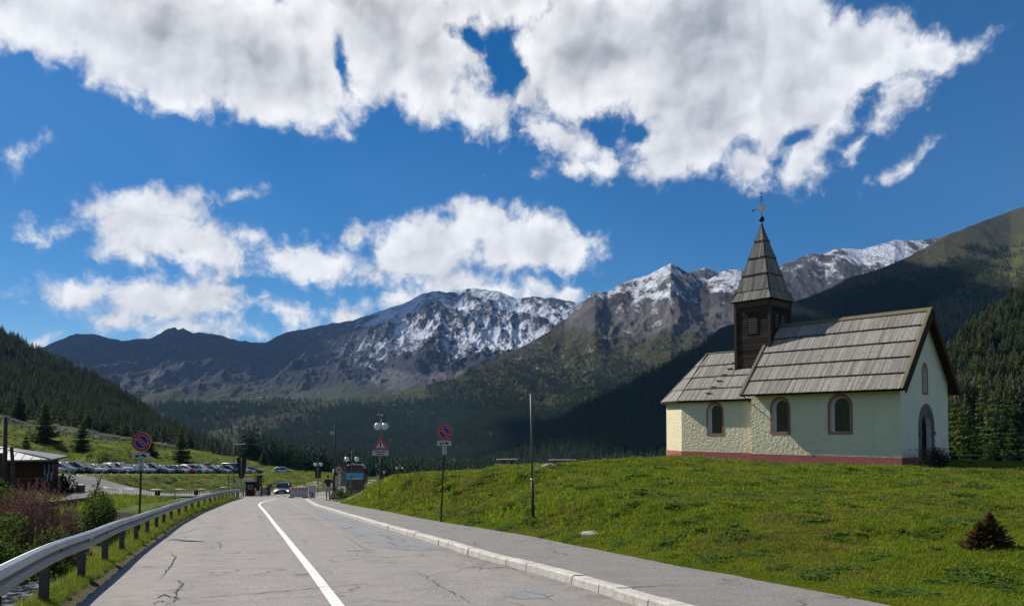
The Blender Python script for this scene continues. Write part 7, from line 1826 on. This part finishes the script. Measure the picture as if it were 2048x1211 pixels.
def person(loc, rz, label, J, shirt, short, shoe, hair, sleeves=.5, legs_cover=.45, hat=None, vest=None, scale=1.0):
    """J: joints (x right, y forward, z up): pelvis chest neck head, shoulder/elbow/hand l+r, hip/knee/ankle/toe l+r"""
    root = empty('person', loc, rz, label, 'person'); root.scale = (scale,) * 3
    V = {k: Vector(v) for k, v in J.items()}
    N = []; E = []; idx = {}
    def nd(k, r, p=None): idx[k] = len(N); v = V[k] if p is None else p; N.append((*v, r)); return idx[k]
    def link(a, b): E.append((idx[a], idx[b]))
    nd('pelvis', (.15, .105)); nd('waist', (.135, .10), V['pelvis'].lerp(V['chest'], .45)); nd('chest', (.165, .115)); nd('neckb', (.07, .065), V['chest'].lerp(V['neck'], .75)); nd('neck', (.055, .055))
    nd('head', (.078, .095)); nd('crown', (.062, .075), V['head'] + (V['head'] - V['neck']).normalized() * .10)
    for a, b in (('pelvis', 'waist'), ('waist', 'chest'), ('chest', 'neckb'), ('neckb', 'neck'), ('neck', 'head'), ('head', 'crown')): link(a, b)
    for s in 'lr':
        nd('sh' + s, .058); nd('el' + s, .042); nd('wr' + s, .028); nd('pa' + s, (.038, .020), V['wr' + s].lerp(V['ha' + s], .6)); link('chest', 'sh' + s); link('sh' + s, 'el' + s); link('el' + s, 'wr' + s); link('wr' + s, 'pa' + s)
        nd('hi' + s, .092); nd('th' + s, .082, V['hi' + s].lerp(V['kn' + s], .5)); nd('kn' + s, .056); nd('ca' + s, .055, V['kn' + s].lerp(V['an' + s], .35)); nd('an' + s, .036); nd('to' + s, (.04, .028))
        for a, b in (('pelvis', 'hi'), ('hi', 'th'), ('th', 'kn'), ('kn', 'ca'), ('ca', 'an'), ('an', 'to')): link(a if a == 'pelvis' else a + s, b + s)
    body = skin_mesh('body', N, E, M_skin, root)
    # fingers, thumb, nose and ears joined to the body mesh
    f = MB()
    for s in 'lr':
        p = V['wr' + s].lerp(V['ha' + s], .75); d = (V['ha' + s] - V['wr' + s]).normalized(); side = d.cross(Vector((1, 0, 0))).normalized() if abs(d.x) < .9 else Vector((0, 1, 0))
        for k in range(4): q = p + side * (k - 1.5) * .018; l = (.062, .075, .07, .055)[k]; cu = Vector((0, .015, 0)); f.tube([q, q + d * l * .5 + cu * .4, q + d * l + cu], [.0085, .008, .006], 6)
        q = p - d * .03 + side * .03; f.tube([q, q + side * .02 + d * .03, q + side * .022 + d * .055], [.010, .009, .007], 6)
    hd = V['head']; up = (V['head'] - V['neck']).normalized(); fw = Vector(J.get('face', (0, 1, 0))).normalized(); rt = fw.cross(up).normalized()
    f.tube([hd + fw * .085 + up * .04, hd + fw * .108 + up * .0, hd + fw * .09 - up * .008], [.008, .014, .010], 6)
    for sg in (-1, 1): f.sphere(hd + rt * sg * .078 + up * .015, .022, 6, 0, (.5, 1, 1.3))
    fm = f.mesh('f', M_skin); bm = bmesh.new(); bm.from_mesh(body.data); bm.from_mesh(fm); bm.to_mesh(body.data); bm.free()
    e = MB()
    for sg in (-1, 1): e.sphere(hd + rt * sg * .032 + fw * .086 + up * .035, .009, 5)
    e.tube([hd - rt * .022 + fw * .090 - up * .035, hd + rt * .022 + fw * .090 - up * .035], .004, 4); e.build('face', M_black, root)
    # clothes
    g = .018; N = []; E = []; idx = {}
    nd('pelvis', (.165, .125), V['pelvis'] + Vector((0, 0, .02))); nd('waist', (.165, .13), V['pelvis'].lerp(V['chest'], .45)); nd('chest', (.185, .135)); nd('neckb', (.085, .08), V['chest'].lerp(V['neck'], .6))
    for a, b in (('pelvis', 'waist'), ('waist', 'chest'), ('chest', 'neckb')): link(a, b)
    for s in 'lr':
        nd('sh' + s, .078); nd('sl' + s, .066, V['sh' + s].lerp(V['el' + s], min(1, sleeves * 2) * .9)); link('chest', 'sh' + s); link('sh' + s, 'sl' + s)
        if sleeves > .5: nd('s2' + s, .045, V['el' + s].lerp(V['wr' + s], .9)); link('sl' + s, 's2' + s)
    skin_mesh('shirt' if vest is None else 'jacket', N, E, shirt, root)
    N = []; E = []; idx = {}
    nd('pelvis', (.165, .12)); 
    for s in 'lr':
        nd('hi' + s, .112); k = min(1, legs_cover * 2); nd('th' + s, .105 if legs_cover < .6 else .088, V['hi' + s].lerp(V['kn' + s], k * .92)); link('pelvis', 'hi' + s); link('hi' + s, 'th' + s)
        if legs_cover > .5: nd('a2' + s, .06, V['kn' + s].lerp(V['an' + s], .92)); link('th' + s, 'a2' + s)
    skin_mesh('shorts' if legs_cover < .6 else 'trousers', N, E, short, root)
    for s in 'lr':
        b = MB(); a, t_ = V['an' + s], V['to' + s]; d = (t_ - a); d.z = 0; d.normalize(); c_ = a.lerp(t_, .45); c_.z = min(a.z, t_.z) - .005
        b.sphere(c_ + d * .02, .08, 8, 0, (.62, 1.75 if abs(d.y) > .7 else .9, .62)); b.build('shoe', shoe, root)
    h = MB(); h.sphere(hd + up * .055 - fw * .012, .098, 10, 0, (.88, 1.02, .92)); hm = h.build('hair' if hat is None else 'cap', hair if hat is None else hat, root)
    if vest is not None:
        N = []; E = []; idx = {}; nd('waist', (.18, .145), V['pelvis'].lerp(V['chest'], .25)); nd('chest', (.20, .15)); nd('neckb', (.10, .09), V['chest'].lerp(V['neck'], .5)); link('waist', 'chest'); link('chest', 'neckb')
        for s in 'lr': nd('sh' + s, .086, V['sh' + s].lerp(V['chest'], .15)); link('chest', 'sh' + s)
        skin_mesh('safety_vest', N, E, vest, root)
    return root
cl = lambda n, c: principled(n, c, .85, vary=.1, vscale=5)
Jw = dict(pelvis=(0, 0, .93), chest=(0, .02, 1.28), neck=(0, .03, 1.50), head=(.01, .05, 1.62), shl=(-.19, .01, 1.40), ell=(-.30, -.06, 1.13), wrl=(-.31, .02, .89), hal=(-.31, .05, .74), shr=(.19, .01, 1.40), elr=(.29, .05, 1.12), wrr=(.29, .14, .89), har=(.29, .18, .75),
          hil=(-.10, 0, .88), knl=(-.11, .12, .50), anl=(-.12, .02, .10), tol=(-.13, .17, .04), hir=(.10, 0, .88), knr=(.11, .02, .50), anr=(.12, -.18, .12), tor=(.13, -.05, .04))
p = P(656, 1003, 52); z = float(zroad(52)) + KERB_H
person((p.x, p.y, z), R(183), 'man in dark t-shirt and light grey shorts walking on the footpath', Jw, cl('dark_shirt', (.035, .033, .03)), cl('light_shorts', (.36, .37, .36)), cl('dark_shoes', (.03, .028, .026)), M_hair, .42, .5, scale=1.0)
Jb = dict(pelvis=(0, -.06, .92), chest=(0, .13, 1.22), neck=(0, .27, 1.40), head=(0, .36, 1.47), face=(0, .75, -.55), shl=(-.17, .17, 1.32), ell=(-.22, .30, 1.08), wrl=(-.16, .50, 1.02), hal=(-.13, .64, 1.00), shr=(.17, .17, 1.32), elr=(.22, .28, 1.08), wrr=(.16, .46, .98), har=(.13, .60, .95),
          hil=(-.09, -.06, .88), knl=(-.10, .0, .49), anl=(-.11, -.10, .09), tol=(-.12, .06, .04), hir=(.09, -.06, .88), knr=(.11, .03, .49), anr=(.13, .02, .09), tor=(.14, .18, .04))
p = P(537, 992, 84); z = float(zroad(84))
person((p.x, p.y, z), R(-80), 'attendant in orange safety vest and dark trousers bending towards the waiting car', Jb, cl('dark_jacket', (.05, .02, .02)), cl('dark_trousers', (.02, .02, .024)), cl('black_shoes', (.02, .02, .02)), M_hair, .9, .9, hat=cl('pale_cap', (.5, .47, .40)), vest=cl('orange_vest', (.55, .085, .03)))
# ================================================================== unseen clouds added above the picture to shade the mountains
def shade_cloud(tx, ty, tz, alt, rx, ry, rot, label, seed):
    k = (alt - tz) / math.sin(SUN_EL); c = Vector((tx, ty, tz)) - Ldir * k; b = MB(); b.sphere((0, 0, 0), 1, 20)
    vs = []
    for v in b.v:
        w = Vector(v); n = mnoise.fractal(w * 1.7 + Vector((seed, seed * .3, 0)), 1.0, 2.0, 5); s = 1 + .45 * n; vs.append((w.x * rx * s, w.y * ry * s, w.z * (min(rx, ry) * .16) * (1 + .6 * n)))
    b.v = vs; m = principled('shade_cloud_white', (.85, .85, .86), 1.0, vary=.02)
    o = b.build('cloud', m, None, loc=c); o.rotation_euler = (0, 0, R(rot)); tag(o, label, None, None, 'structure')
shade_cloud(330, 1080, 150, 3000, 520, 560, 0, 'unseen cloud added to shade the right hand mountain', 1)
shade_cloud(820, 1980, 450, 4200, 300, 470, -10, 'unseen cloud added to shade the right hand mountain', 2.3)
shade_cloud(-2300, 4500, 350, 8000, 1500, 900, 10, 'unseen cloud added to shade the right hand mountain', 3.1)
shade_cloud(-420, 4500, 200, 8000, 600, 350, -15, 'unseen cloud added to shade the right hand mountain', 5.7)
